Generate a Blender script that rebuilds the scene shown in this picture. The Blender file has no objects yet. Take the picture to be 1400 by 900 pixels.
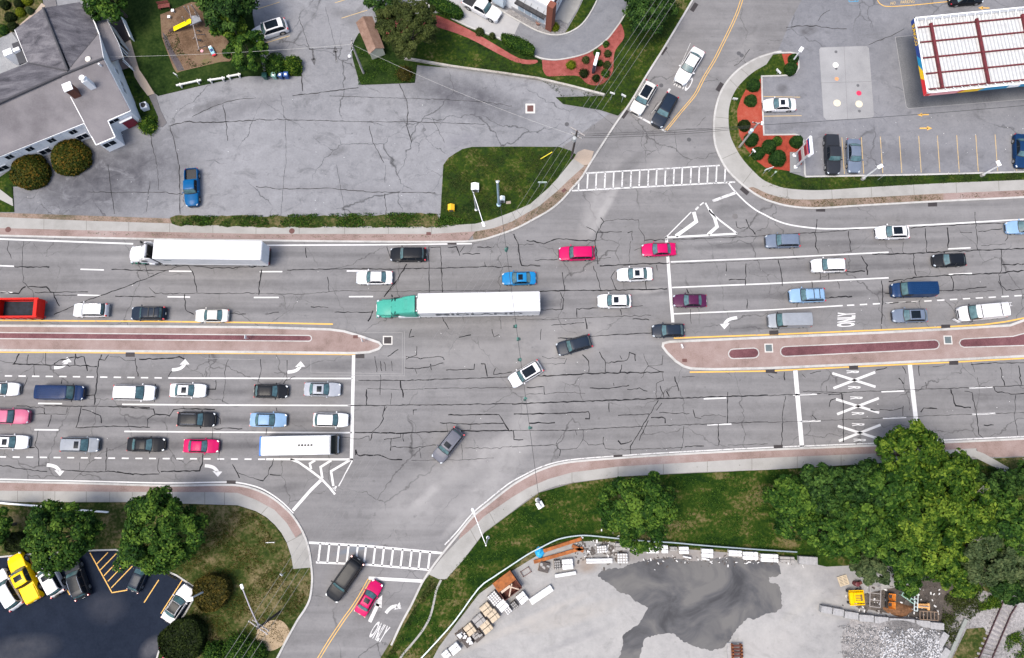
import bpy, bmesh, math, random
import numpy as np
from mathutils import Vector, Matrix
random.seed(7); np.random.seed(7)
S = bpy.context.scene
COL = S.collection
R = math.radians
# ---------------------------------------------------------------- camera: a drone 92 m up, tipped 9.1 degrees off straight down
CAMH = 92.0; TILT = R(9.1); FPX = 933.0
cam = bpy.data.cameras.new('camera'); camo = bpy.data.objects.new('camera', cam); COL.objects.link(camo)
camo.location = (0, 0, CAMH); camo.rotation_euler = (TILT, 0, 0)
cam.sensor_width = 36.0; cam.sensor_fit = 'HORIZONTAL'; cam.lens = 36.0*FPX/1400.0; cam.clip_start = 1; cam.clip_end = 2000
S.camera = camo
CT, ST = math.cos(TILT), math.sin(TILT)
def G(px, py, z=0.0):
    """plan position (metres) of a point of the survey photo lying at height z"""
    x = (px-700.0)/FPX; y = (450.0-py)/FPX
    dx, dy, dz = x, y*CT+ST, y*ST-CT
    t = (z-CAMH)/dz
    return Vector((dx*t, dy*t, z))
def g2(px, py, z=0.0):
    v = G(px, py, z); return (v.x, v.y)
# ---------------------------------------------------------------- tags
def tag(o, label=None, cat=None, group=None, kind=None):
    if label: o['label'] = label
    if cat: o['category'] = cat
    if group: o['group'] = group
    if kind: o['kind'] = kind
    return o
def thing(name, loc, label, cat, rz=0.0, group=None):
    o = bpy.data.objects.new(name, None); COL.objects.link(o)
    o.empty_display_size = 0.3
    o.location = loc; o.rotation_euler = (0, 0, rz)
    return tag(o, label, cat, group)
def root_loc(o):
    while o.parent: o = o.parent
    return Vector(o.location)
# ---------------------------------------------------------------- materials
def nmat(name):
    m = bpy.data.materials.new(name); m.use_nodes = True
    nt = m.node_tree; b = nt.nodes['Principled BSDF']
    return m, nt, b
def N(nt, t, **kw):
    n = nt.nodes.new(t)
    for k, v in kw.items():
        if k.startswith('i_'):
            key = k[2:]
            key = int(key) if key.isdigit() else key.replace('_', ' ')
            n.inputs[key].default_value = v
        else: setattr(n, k, v)
    return n
def c4(c): return (c[0], c[1], c[2], 1.0)
def ramp(nt, fac, stops, interp='LINEAR'):
    r = nt.nodes.new('ShaderNodeValToRGB'); r.color_ramp.interpolation = interp
    el = r.color_ramp.elements
    while len(el) < len(stops): el.new(0.5)
    for e, (p, c) in zip(el, stops):
        e.position = p; e.color = c4(c) if hasattr(c, '__len__') else (c, c, c, 1)
    nt.links.new(fac, r.inputs[0]); return r.outputs[0]
def mix(nt, f, a, b, mode='MIX'):
    n = nt.nodes.new('ShaderNodeMix'); n.data_type = 'RGBA'; n.blend_type = mode
    for k, v in ((0, f), (6, a), (7, b)):
        sock = n.inputs[k]
        if isinstance(v, bpy.types.NodeSocket): nt.links.new(v, sock)
        elif hasattr(v, '__len__'): sock.default_value = c4(v)
        else: sock.default_value = v if k == 0 else (v, v, v, 1)
    return n.outputs[2]
def coords(nt, scale=(1, 1, 1), rot=(0, 0, 0), loc=(0, 0, 0)):
    t = nt.nodes.new('ShaderNodeTexCoord'); m = nt.nodes.new('ShaderNodeMapping')
    m.inputs['Scale'].default_value = scale; m.inputs['Rotation'].default_value = rot; m.inputs['Location'].default_value = loc
    nt.links.new(t.outputs['Object'], m.inputs[0]); return m.outputs[0]
def noise(nt, scale, detail=4, rough=0.55, vec=None, dist=0.0):
    n = N(nt, 'ShaderNodeTexNoise'); n.inputs['Scale'].default_value = scale; n.inputs['Detail'].default_value = detail
    n.inputs['Roughness'].default_value = rough; n.inputs['Distortion'].default_value = dist
    nt.links.new(vec if vec is not None else coords(nt), n.inputs['Vector']); return n.outputs[0]
def bump(nt, b, h, strength=0.3, dist=0.02):
    n = N(nt, 'ShaderNodeBump'); n.inputs['Strength'].default_value = strength; n.inputs['Distance'].default_value = dist
    nt.links.new(h, n.inputs['Height']); nt.links.new(n.outputs[0], b.inputs['Normal'])
MC = {}
def flat(name, col, rough=0.6, metal=0.0, var=0.12, scale=3.0, coat=0.0, spec=0.5, bmp=0.0):
    """plain surface with a little dirt and tone variation"""
    if name in MC: return MC[name]
    m, nt, b = nmat(name)
    n = noise(nt, scale, 5, 0.6)
    lo = tuple(max(0, c*(1-var)) for c in col); hi = tuple(min(1, c*(1+var)) for c in col)
    nt.links.new(ramp(nt, n, [(0.3, lo), (0.7, hi)]), b.inputs['Base Color'])
    b.inputs['Roughness'].default_value = rough; b.inputs['Metallic'].default_value = metal
    b.inputs['Coat Weight'].default_value = coat; b.inputs['Coat Roughness'].default_value = 0.06
    b.inputs['Specular IOR Level'].default_value = spec
    if bmp: bump(nt, b, noise(nt, scale*6, 4, 0.7), bmp, 0.02)
    MC[name] = m; return m
def speckle(name, stops, scale=1.0, fine=14.0, rough=0.9, b_str=0.5, fine_amt=0.5, big=0.12, big_amt=0.4, stretch=(1, 1, 1), rot=0.0, con=1.6, gain=1.0, spec=0.15):
    """ground-like surface: three noises of different size through a colour ramp"""
    if name in MC: return MC[name]
    m, nt, b = nmat(name)
    v = coords(nt, stretch, (0, 0, rot))
    n1 = noise(nt, scale, 6, 0.6, v); n2 = noise(nt, fine, 3, 0.7); n3 = noise(nt, big, 4, 0.55)
    a = mix(nt, fine_amt, n1, n2); a = mix(nt, big_amt, a, n3)
    nt.links.new(ramp(nt, a, [(0.5+(p-0.5)/con, tuple(k*gain for k in c)) for p, c in stops]), b.inputs['Base Color'])
    b.inputs['Roughness'].default_value = rough; b.inputs['Specular IOR Level'].default_value = spec
    if b_str: bump(nt, b, n2, b_str, 0.03)
    MC[name] = m; return m
# ---------------------------------------------------------------- mesh builder
def area2(p):
    return sum(p[i][0]*p[(i+1) % len(p)][1]-p[(i+1) % len(p)][0]*p[i][1] for i in range(len(p)))
def ccw(p): return list(p) if area2(p) > 0 else list(reversed(p))
class MB:
    def __init__(s): s.v = []; s.f = []; s.m = []; s.mi = 0
    def add(s, vs, fs):
        o = len(s.v); s.v += [tuple(v) for v in vs]
        for f in fs: s.f.append([i+o for i in f]); s.m.append(s.mi)
        return s
    def poly(s, pts, z=None):
        p = ccw([(q[0], q[1]) for q in pts]); return s.add([(x, y, z) for x, y in p], [list(range(len(p)))])
    def face(s, pts): return s.add(pts, [list(range(len(pts)))])
    def prism(s, pts, z0, z1, bottom=False):
        p = ccw([(q[0], q[1]) for q in pts]); n = len(p)
        fs = [list(range(n, 2*n))]+[[i, (i+1) % n, n+(i+1) % n, n+i] for i in range(n)]
        if bottom: fs.append(list(range(n-1, -1, -1)))
        return s.add([(x, y, z0) for x, y in p]+[(x, y, z1) for x, y in p], fs)
    def box(s, c, d, rz=0.0, ch=0.0, M=None):
        x, y, z = (k/2 for k in d); cs, sn = math.cos(rz), math.sin(rz)
        if ch > 0:
            ch = min(ch, min(x, y, z)*0.9); vs = []; idx = {}
            for sx in (-1, 1):
                for sy in (-1, 1):
                    for sz in (-1, 1):
                        for ax in range(3):
                            q = [sx*(x-ch), sy*(y-ch), sz*(z-ch)]; q[ax] = (sx*x, sy*y, sz*z)[ax]
                            idx[(sx, sy, sz, ax)] = len(vs); vs.append(q)
            fs = []
            for ax in range(3):
                o1, o2 = [a for a in range(3) if a != ax]
                for sg in (-1, 1):
                    q = []
                    for a, b_ in ((-1, -1), (1, -1), (1, 1), (-1, 1)):
                        k = [0, 0, 0]; k[ax] = sg; k[o1] = a; k[o2] = b_; q.append(idx[(k[0], k[1], k[2], ax)])
                    fs.append(q if (sg > 0) == (ax != 1) else q[::-1])
            for ax in range(3):
                o1, o2 = [a for a in range(3) if a != ax]
                for a in (-1, 1):
                    for b_ in (-1, 1):
                        k1 = [0]*3; k2 = [0]*3; k1[ax] = -1; k2[ax] = 1
                        for k in (k1, k2): k[o1] = a; k[o2] = b_
                        fs.append([idx[(*k1, o1)], idx[(*k2, o1)], idx[(*k2, o2)], idx[(*k1, o2)]])
            for sx in (-1, 1):
                for sy in (-1, 1):
                    for sz in (-1, 1): fs.append([idx[(sx, sy, sz, a)] for a in range(3)])
            # consistent outward winding
            out = []
            for f in fs:
                a, b_, cc = (Vector(vs[i]) for i in f[:3]); nn = (b_-a).cross(cc-a); mid = sum((Vector(vs[i]) for i in f), Vector())/len(f)
                out.append(f if nn.dot(mid) > 0 else f[::-1])
            fs = out
        else:
            vs = [(-x, -y, -z), (x, -y, -z), (x, y, -z), (-x, y, -z), (-x, -y, z), (x, -y, z), (x, y, z), (-x, y, z)]
            fs = [(3, 2, 1, 0), (4, 5, 6, 7), (0, 1, 5, 4), (1, 2, 6, 5), (2, 3, 7, 6), (3, 0, 4, 7)]
        if M is not None: vs = [tuple(M @ Vector(q)) for q in vs]; vs = [(q[0]+c[0], q[1]+c[1], q[2]+c[2]) for q in vs]
        else: vs = [(q[0]*cs-q[1]*sn+c[0], q[0]*sn+q[1]*cs+c[1], q[2]+c[2]) for q in vs]
        return s.add(vs, fs)
    def tube(s, p0, p1, r0, r1=None, n=8, caps=True):
        r1 = r0 if r1 is None else r1; p0 = Vector(p0); p1 = Vector(p1); d = (p1-p0)
        if d.length < 1e-6: return s
        d.normalize(); u = d.orthogonal().normalized(); w = d.cross(u)
        vs = [p0+(u*math.cos(a)+w*math.sin(a))*r0 for a in (2*math.pi*k/n for k in range(n))]
        vs += [p1+(u*math.cos(a)+w*math.sin(a))*r1 for a in (2*math.pi*k/n for k in range(n))]
        fs = [[k, (k+1) % n, n+(k+1) % n, n+k] for k in range(n)]
        if caps: fs += [list(range(n-1, -1, -1)), list(range(n, 2*n))]
        return s.add(vs, fs)
    def path(s, pts, r, n=6):
        for a, b in zip(pts[:-1], pts[1:]): s.tube(a, b, r, r, n)
        return s
    def lathe(s, c, prof, n=16):
        vs = []; fs = []
        for r, z in prof: vs += [(c[0]+r*math.cos(2*math.pi*k/n), c[1]+r*math.sin(2*math.pi*k/n), c[2]+z) for k in range(n)]
        for j in range(len(prof)-1):
            for k in range(n): fs.append([j*n+k, j*n+(k+1) % n, (j+1)*n+(k+1) % n, (j+1)*n+k])
        fs.append(list(range((len(prof)-1)*n, len(prof)*n))); fs.append(list(range(n-1, -1, -1)))
        return s.add(vs, fs)
    def disc(s, c, r, n=20, z=None): return s.poly([(c[0]+r*math.cos(2*math.pi*k/n), c[1]+r*math.sin(2*math.pi*k/n)) for k in range(n)], c[2] if z is None else z)
    def grid(s, P):
        nu = len(P); nv = len(P[0]); vs = [p for row in P for p in row]
        return s.add(vs, [[i*nv+j, i*nv+j+1, (i+1)*nv+j+1, (i+1)*nv+j] for i in range(nu-1) for j in range(nv-1)])
    def ribbon(s, pts, w, z, closed=False):
        """flat strip of width w (number or list) along plan points"""
        L, Rr = offset_pair(pts, w); n = len(pts)
        vs = [(x, y, z) for x, y in Rr]+[(x, y, z) for x, y in L]
        return s.add(vs, [[i, i+1, n+i+1, n+i] for i in range(n-1)])
    def band(s, pts, w, z0, z1):
        """kerb-like strip with height"""
        L, Rr = offset_pair(pts, w); return s.prism(list(Rr)+list(reversed(L)), z0, z1)
    def wall(s, a, b, z0, z1, th):
        d = Vector((b[0]-a[0], b[1]-a[1])); ln = d.length
        return s.box(((a[0]+b[0])/2, (a[1]+b[1])/2, (z0+z1)/2), (ln, th, z1-z0), math.atan2(d.y, d.x))
    def build(s, name, mat, parent=None, smooth=False, sharp=40, kind=None, world=False, local=False, origin=None):
        vs = s.v; loc = None
        if parent is not None and world:
            o = root_loc(parent); vs = [(x-o.x, y-o.y, z-o.z) for x, y, z in vs]
        elif parent is None and not local:
            if origin is not None: loc = Vector(origin)
            elif kind == 'structure': loc = Vector((0, 0, 0))
            else:
                a = np.array(vs); loc = Vector(((a[:, 0].min()+a[:, 0].max())/2, (a[:, 1].min()+a[:, 1].max())/2, a[:, 2].min()))
            vs = [(x-loc.x, y-loc.y, z-loc.z) for x, y, z in vs]
        me = bpy.data.meshes.new(name); me.from_pydata(vs, [], s.f)
        for mm in (mat if isinstance(mat, (list, tuple)) else [mat]): me.materials.append(mm)
        if isinstance(mat, (list, tuple)): me.polygons.foreach_set('material_index', s.m)
        if smooth:
            me.polygons.foreach_set('use_smooth', [True]*len(me.polygons))
            if sharp: me.set_sharp_from_angle(angle=R(sharp))
        me.update()
        o = bpy.data.objects.new(name, me); COL.objects.link(o)
        if loc is not None: o.location = loc
        if parent is not None: o.parent = parent
        if kind: o['kind'] = kind
        return o
def offset_pair(pts, w):
    n = len(pts); P = [Vector((p[0], p[1])) for p in pts]; L = []; Rr = []
    for i in range(n):
        d0 = (P[i]-P[i-1]).normalized() if i > 0 else None; d1 = (P[i+1]-P[i]).normalized() if i < n-1 else None
        if d0 is None: d0 = d1
        if d1 is None: d1 = d0
        t = (d0+d1); t = t.normalized() if t.length > 1e-6 else d1
        nrm = Vector((-t.y, t.x)); k = 1.0/max(0.45, nrm.dot(Vector((-d1.y, d1.x))))
        ww = (w[i] if hasattr(w, '__len__') else w)/2*k
        L.append((P[i].x+nrm.x*ww, P[i].y+nrm.y*ww)); Rr.append((P[i].x-nrm.x*ww, P[i].y-nrm.y*ww))
    return L, Rr
def smooth_pts(p, n=6):
    """Catmull-Rom through the points"""
    if len(p) < 3: return list(p)
    q = [p[0]]+list(p)+[p[-1]]; out = []
    for i in range(1, len(q)-2):
        a, b, c, d = (np.array(x, float) for x in (q[i-1], q[i], q[i+1], q[i+2]))
        for k in range(n):
            t = k/n; out.append(tuple(0.5*((2*b)+(-a+c)*t+(2*a-5*b+4*c-d)*t*t+(-a+3*b-3*c+d)*t**3)))
    out.append(tuple(p[-1])); return out
def W(pts, z=0.0): return [g2(x, y, z) for x, y in pts]
def WS(pts, z=0.0, n=6): return W(smooth_pts(pts, n), z)
def text_mesh(txt, size=1.0, bold=0.0):
    cu = bpy.data.curves.new('txt', 'FONT'); cu.body = txt; cu.size = size; cu.align_x = 'CENTER'; cu.align_y = 'CENTER'; cu.offset = bold
    cu.resolution_u = 3
    o = bpy.data.objects.new('txt', cu); COL.objects.link(o)
    bpy.context.view_layer.update()
    me = bpy.data.meshes.new_from_object(o.evaluated_get(bpy.context.evaluated_depsgraph_get()))
    vs = [tuple(v.co) for v in me.vertices]; fs = [list(p.vertices) for p in me.polygons]
    bpy.data.objects.remove(o); bpy.data.curves.remove(cu); bpy.data.meshes.remove(me)
    a = np.array(vs); c = (a.max(0)+a.min(0))/2; d = a.max(0)-a.min(0)
    return [((x-c[0])/d[0], (y-c[1])/d[1]) for x, y, z in vs], fs     # fitted to a unit square
def add_text(mb, txt, origin, right, up, bold=0.0):
    """letters filling the parallelogram centred on origin with full edge vectors right and up"""
    vs, fs = text_mesh(txt, 1.0, bold); o = Vector(origin); r = Vector(right); u = Vector(up)
    return mb.add([tuple(o+r*x+u*y) for x, y in vs], fs)
def copy_tree(o, parent=None):
    c = o.copy(); COL.objects.link(c); c.parent = parent
    for k in list(o.children): copy_tree(k, c)
    return c
# ================================================================ vehicles
glass_m, nt, b = nmat('sky_tinted_glass')  # teal of the reflected sky is painted into this glass colour
nt.links.new(ramp(nt, noise(nt, 1.2, 3), [(0.35, (0.035, 0.075, 0.085)), (0.65, (0.085, 0.165, 0.18))]), b.inputs['Base Color'])
b.inputs['Roughness'].default_value = 0.05; b.inputs['Specular IOR Level'].default_value = 0.8
dark_glass = flat('dark_glass', (0.008, 0.012, 0.018), 0.2, spec=0.06)
black_trim = flat('black_trim', (0.012, 0.012, 0.013), 0.45)
tyre_m = flat('tyre_rubber', (0.018, 0.018, 0.019), 0.85)
rim_m = flat('alloy_rim', (0.42, 0.43, 0.45), 0.3, 0.8)
lamp_m = flat('headlamp_glass', (0.40, 0.44, 0.48), 0.2, coat=.3)
tail_m = flat('tail_lamp_red', (0.42, 0.008, 0.02), 0.2, coat=1.0)
plate_m = flat('number_plate_white', (0.65, 0.65, 0.60), 0.5)
chrome_m = flat('chrome', (0.6, 0.6, 0.62), 0.2, 0.9)
amber_m = flat('amber_lens', (0.65, 0.22, 0.02), 0.25, coat=0.6)
def paint(name, col, metal=0.0):
    key = 'paint_'+name
    if key in MC: return MC[key]
    m, nt, b = nmat(key)
    n = noise(nt, 1.7, 5, 0.65); lo = tuple(c*0.9 for c in col)
    nt.links.new(ramp(nt, n, [(0.35, lo), (0.6, col)]), b.inputs['Base Color'])
    b.inputs['Roughness'].default_value = 0.38; b.inputs['Metallic'].default_value = metal
    b.inputs['Coat Weight'].default_value = 0.07; b.inputs['Coat Roughness'].default_value = 0.15; b.inputs['Specular IOR Level'].default_value = 0.10
    MC[key] = m; return m
PAINT = dict(white=(0.62, 0.62, 0.635), pearl=(0.52, 0.51, 0.485), silver=(0.30, 0.32, 0.36), ltblue=(0.19, 0.31, 0.47), bluegrey=(0.115, 0.145, 0.20), vangrey=(.23, .25, .28),
             grey=(0.10, 0.105, 0.13), charcoal=(0.022, 0.025, 0.032), black=(0.008, 0.010, 0.014), navy=(0.006, 0.028, 0.085), blueblack=(0.012, 0.02, 0.035), midnight=(0.006, 0.022, 0.075),
             crimson=(0.43, 0.004, 0.085), pink=(0.46, 0.12, 0.20), blue=(0.01, 0.17, 0.40), plum=(0.06, 0.012, 0.045), yellow=(0.80, 0.50, 0.0), royal=(0.0, 0.075, 0.21), teal=(0.05, 0.28, 0.22), red=(0.55, 0.015, 0.01), green=(0.0, 0.10, 0.06))
def P(n): return paint(n, PAINT[n])
CARS = {
 # L W belt roof | windscreen base, header, rear header, rear base (x) | nose z, tail z | front axle, rear axle, wheel radius, cabin half width at belt and roof (share of W/2)
 'sedan':  dict(L=4.75, W=1.84, zs=0.93, zr=1.45, xf=1.02, xh=0.32, xr=-1.02, xb=-1.66, zn=0.66, zt=0.88, wf=1.42, wr_=-1.40, r=0.33, kb=.90, kr=.66),
 'hatch':  dict(L=4.35, W=1.82, zs=0.94, zr=1.50, xf=1.05, xh=0.40, xr=-1.45, xb=-1.95, zn=0.68, zt=0.90, wf=1.32, wr_=-1.28, r=0.33, kb=.90, kr=.68),
 'suv':    dict(L=4.75, W=1.92, zs=1.06, zr=1.72, xf=1.08, xh=0.48, xr=-1.90, xb=-2.22, zn=0.82, zt=1.02, wf=1.42, wr_=-1.42, r=0.37, kb=.91, kr=.73),
 'bigsuv': dict(L=5.15, W=2.02, zs=1.12, zr=1.86, xf=1.18, xh=0.62, xr=-2.25, xb=-2.48, zn=0.92, zt=1.08, wf=1.60, wr_=-1.50, r=0.40, kb=.92, kr=.77),
 'minivan':dict(L=5.10, W=1.99, zs=1.04, zr=1.76, xf=1.45, xh=0.62, xr=-2.12, xb=-2.42, zn=0.78, zt=1.02, wf=1.60, wr_=-1.45, r=0.36, kb=.92, kr=.75),
 'van':    dict(L=5.90, W=2.02, zs=1.16, zr=2.15, xf=2.02, xh=1.42, xr=-2.72, xb=-2.88, zn=0.95, zt=1.12, wf=2.02, wr_=-1.75, r=0.38, kb=.95, kr=.85),
 'pickup': dict(L=5.75, W=1.98, zs=1.10, zr=1.85, xf=1.22, xh=0.66, xr=-0.70, xb=-0.98, zn=0.92, zt=1.10, wf=1.85, wr_=-1.75, r=0.40, kb=.91, kr=.76),
}
def make_car(kind, opts=()):
    c = CARS[kind]; L, Wd = c['L'], c['W']; hw = Wd/2; xF, xB = L/2, -L/2
    zs, zr = c['zs'], c['zr']; box_ = kind in ('van', 'minivan', 'bigsuv', 'suv')
    wx = [xB, xB+.10, xB+.35, xB+.9, xF-1.0, xF-.45, xF-.16, xF]
    wy = [.80, .92, .97, 1, 1, .95, .84, .62] if not box_ else [.88, .95, .98, 1, 1, .97, .88, .70]
    zx = [xB, xB+.07, xB+.25, c['xb'], c['xf'], xF-.75, xF-.25, xF-.07, xF]
    zy = [c['zt']*.72, c['zt']*.96, c['zt'], zs+.02, zs+.01, zs*.45+c['zn']*.55+.03, c['zn'], c['zn']*.92, c['zn']*.70]
    zx, zy = zip(*sorted(zip(zx, zy)))
    hwf = lambda x: float(np.interp(x, wx, wy))*hw
    zcf = lambda x: float(np.interp(x, zx, zy))
    bed = kind == 'pickup' and 'covered' not in opts
    bx0, bx1 = xB+.12, c['xb']-.12
    xs = sorted(set([xB, xB+.03, xB+.07, xB+.16, xB+.3, xF, xF-.03, xF-.07, xF-.16, xF-.3]+list(np.linspace(xB+.4, xF-.4, 15))+[a+d for a in (c['wf'], c['wr_']) for d in (-.46, -.44, -.36, -.2, 0, .2, .36, .44, .46)]+([bx0-.01, bx0, bx1, bx1+.01] if bed else [])))
    rings = []
    for x in xs:
        w = hwf(x); zc = zcf(x); zb = .22
        for a in (c['wf'], c['wr_']):
            d = abs(x-a); ra = c['r']+.075
            if d < ra: zb = max(zb, c['r']+math.sqrt(ra*ra-d*d)*.98)
        if x < xB+.05 or x > xF-.05: zb = .34
        zt = zc-.075; zb = min(zb, zt-.12); dd = .45 if bed and bx0 <= x <= bx1 else 0.0
        h = [(0, .2), (.72*w, .2), (.96*w, zb), (w, zb+.45*(zt-zb)), (.985*w, zt-.08*(zt-zb)), (.945*w, zt+.035), ((.87 if bed else .82)*w, zc-.012), ((.85 if bed else .6)*w, zc-dd), (0, zc+.022-dd)]
        rings.append([(x, -y, z) for y, z in h[:-1]]+[(x, y, z) for y, z in reversed(h[1:])])
    for r_ in rings: pass
    m = MB(); n = len(rings[0]); vs = [p for r_ in rings for p in r_]
    m.add(vs, [[i*n+j, (i+1)*n+j, (i+1)*n+(j+1) % n, i*n+(j+1) % n] for i in range(len(rings)-1) for j in range(n)])
    m.add(rings[0], [list(range(n))]); m.add(rings[-1], [list(range(n-1, -1, -1))])
    # cabin
    xf, xh, xr, xb = c['xf'], c['xh'], c['xr'], c['xb']; wb, wr = c['kb']*hw, c['kr']*hw; xm = (xh+xr)/2
    tz = [xb, xr-.04, xr+.12, xm, xh-.12, xh+.04, xf]
    ty = [zs-.02, zr-.085, zr-.035, zr, zr-.03, zr-.075, zs-.02]
    zcab = lambda x: float(np.interp(x, tz, ty))
    yat = lambda z: wb-(wb-wr)*(z-zs)/(zr-zs)
    bow = .16 if kind in ('sedan', 'hatch') else .11
    def bw(x, y):
        s_ = np.clip((x-xm)/(xf-xm), -1, 1) if x > xm else np.clip((x-xm)/(xm-xb), -1, 1)
        return x-bow*s_*abs(s_)*(y/wb)**2
    cx = sorted(set(tz+list(np.linspace(xb, xr, 4))+list(np.linspace(xh, xf, 5))+list(np.linspace(xr, xh, 6))))
    cr = []
    for x in cx:
        z = max(zcab(x), zs-.02); zz = max(z-.055, zs-.021); y1 = yat(zz)
        h = [(wb+.004, zs-.05), (yat((zz+zs)/2), (zz+zs)/2), (y1, zz), (y1-.035, z-.018), (max(y1-.11, .1), z), (y1*.5, z+.014), (0, z+.02)]
        ring = [(bw(x, y), -y, z_) for y, z_ in h]+[(bw(x, y), y, z_) for y, z_ in reversed(h[:-1])]
        cr.append(ring)
    k = len(cr[0])
    m.add([p for r_ in cr for p in r_], [[i*k+j, (i+1)*k+j, (i+1)*k+j+1, i*k+j+1] for i in range(len(cr)-1) for j in range(k-1)])
    pm = P('white')
    t = bpy.data.objects.new('car', None); COL.objects.link(t); t.empty_display_size = .3
    body = m.build('body', pm, t, smooth=True, sharp=32)
    def top_patch(mb, x0, x1, fy, off, nx=5, ny=8):
        P_ = []
        for x in np.linspace(x0, x1, nx):
            z = zcab(x); y1 = (yat(max(z-.055, zs))-.05)*fy; row = []
            for y in np.linspace(-y1, y1, ny):
                row.append((bw(x, y)+off*.5*np.sign(x-xm), y, z+.02*(1-(y/max(y1, .1))**2*.9)+off))
            P_.append(row)
        mb.grid(P_ if x1 < x0 else P_); return mb
    def side_patch(mb, x0, x1, f0, f1, s, off, nx=5):
        P_ = []
        for x in np.linspace(x0, x1, nx):
            zt_ = zcab(x)-.065; row = []
            for f in (f0, f1):
                z = zs+f*(zt_-zs); y = s*(yat(z)+off); row.append((bw(x, y), y, z))
            P_.append(row)
        mb.grid(P_); return mb
    for x0_, x1_ in ((xf-.01, xh+.02), (xr-.03, xb+.02)):
        tr = MB(); top_patch(tr, x0_, x1_, 1.06, .006); tr.build('window_trim', black_trim, t, smooth=True, sharp=0)
    sx1, sx0 = xf-.22, xb+.16
    van = kind == 'van'
    if van: sx0 = xh-.75
    for s in (-1, 1): tr = MB(); side_patch(tr, sx1, sx0, .03, .97, s, .006, 8); tr.build('window_trim', black_trim, t, smooth=True, sharp=0)
    g = MB(); top_patch(g, xf-.10, xh+.06, .96, .014); g.build('windscreen', glass_m, t, smooth=True, sharp=0)
    if not van:
        g = MB(); top_patch(g, xr-.06, xb+.07 if kind in ('sedan', 'hatch', 'pickup') else (xb+xr)/2-.06, .93, .014); g.build('rear_window', glass_m if kind in ('sedan', 'suv', 'hatch') else dark_glass, t, smooth=True, sharp=0)
    mid = (sx0+sx1)/2
    for s in (-1, 1):
        spans = [(sx1-.06, mid+.05), (mid-.05, sx0+.06)] if not van else [(sx1-.06, sx0+.06)]
        if kind in ('suv', 'bigsuv', 'minivan'): spans = [(sx1-.06, .10), (.0, -1.05), (-1.15, sx0+.06)]
        for a, bb in spans:
            g = MB(); side_patch(g, a, bb, .10, .92, s, .012, 5); g.build('side_window', dark_glass, t, smooth=True, sharp=0)
    # wheels
    for a in (c['wf'], c['wr_']):
        for s in (-1, 1):
            yo = s*(hw-.012); yi = s*(hw-.24); r = c['r']; w = MB()
            w.tube((a, yi, r), (a, yo-s*.03, r), r, r, 20); w.tube((a, yo-s*.03, r), (a, yo, r), r, r-.035, 20)
            wo = w.build('wheel', tyre_m, t, smooth=True, sharp=30)
            w = MB(); w.tube((a, yo-s*.05, r), (a, yo+s*.006, r), r*.66, r*.62, 14); w.tube((a, yo, r), (a, yo+s*.014, r), .07, .05, 8); w.build('rim', rim_m, wo, smooth=True, sharp=30)
    zl = c['zn']*.80
    for s in (-1, 1):
        w = MB(); w.box((xF-.17, s*hwf(xF-.17)*.86, zl+.075), (.32, .20, .12), rz=-s*.55, ch=.04); w.build('headlight', lamp_m, t, smooth=True, sharp=30)
        w = MB(); hh = .34 if box_ else .15
        w.box((xB+.085, s*hwf(xB+.1)*.90, c['zt']*.80+(hh-.15)/2), (.19, .20, hh), rz=s*.35, ch=.03)
        w.build('taillight', tail_m, t, smooth=True, sharp=30)
        w = MB(); w.box((xf-.30, s*(hw*.97+.12), zs+.07), (.15, .22, .15), rz=-s*.15, ch=.045); w.build('wing_mirror', pm if 'darkmirror' not in opts and kind != 'van' else black_trim, t, smooth=True, sharp=30)
    w = MB(); w.box((xF-.02, 0, zl-.10), (.07, hwf(xF)*1.5, .20), ch=.02); w.box((xF-.0, 0, .36), (.06, hwf(xF)*1.9, .14), ch=.02); w.build('grille', black_trim, t)
    w = MB(); w.box((xB-.005, 0, .62), (.03, .34, .17)); w.build('licence_plate', plate_m, t)
    w = MB(); w.box((xB+.03, 0, .36), (.10, hwf(xB)*1.9, .16), ch=.03); w.build('rear_bumper', black_trim, t)
    roofz = zr+.02
    if 'sunroof' in opts:
        g = MB(); top_patch(g, xh-.22, xh-.22-.62, .66, .012); g.build('sunroof', dark_glass, t, smooth=True, sharp=0)
    if 'pano' in opts:
        g = MB(); top_patch(g, xh-.14, xr+.55, .84, .012); g.build('glass_roof', dark_glass, t, smooth=True, sharp=0)
    if 'blackroof' in opts:
        g = MB(); top_patch(g, xh-.02, xr+.02, .98, .012, 8); g.build('black_roof', P('black'), t, smooth=True, sharp=0)
    if 'rails' in opts or 'bars' in opts:
        for s in (-1, 1):
            w = MB(); yy = s*(wr-.05)
            w.path([(xh-.25, yy, zr-.04), (xh-.40, yy, zr+.05), (xr+.35, yy, zr+.05), (xr+.2, yy, zr-.04)], .022, 6); w.build('roof_rail', black_trim if 'darkrail' in opts else chrome_m, t)
    if 'bars' in opts:
        for x in (xh-1.0, xr+.62):
            w = MB(); w.box((x, 0, zr+.075), (.09, wr*1.9, .035), ch=.012); w.build('roof_bar', black_trim, t)
    if 'ribs' in opts:
        w = MB()
        for y in np.linspace(-wr*.75, wr*.75, 6): w.box(((xh+xr)/2-.05, y, zr+.012), (xh-xr-.5, .035, .03), ch=.01)
        w.build('roof_ribs', pm, t)
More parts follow.
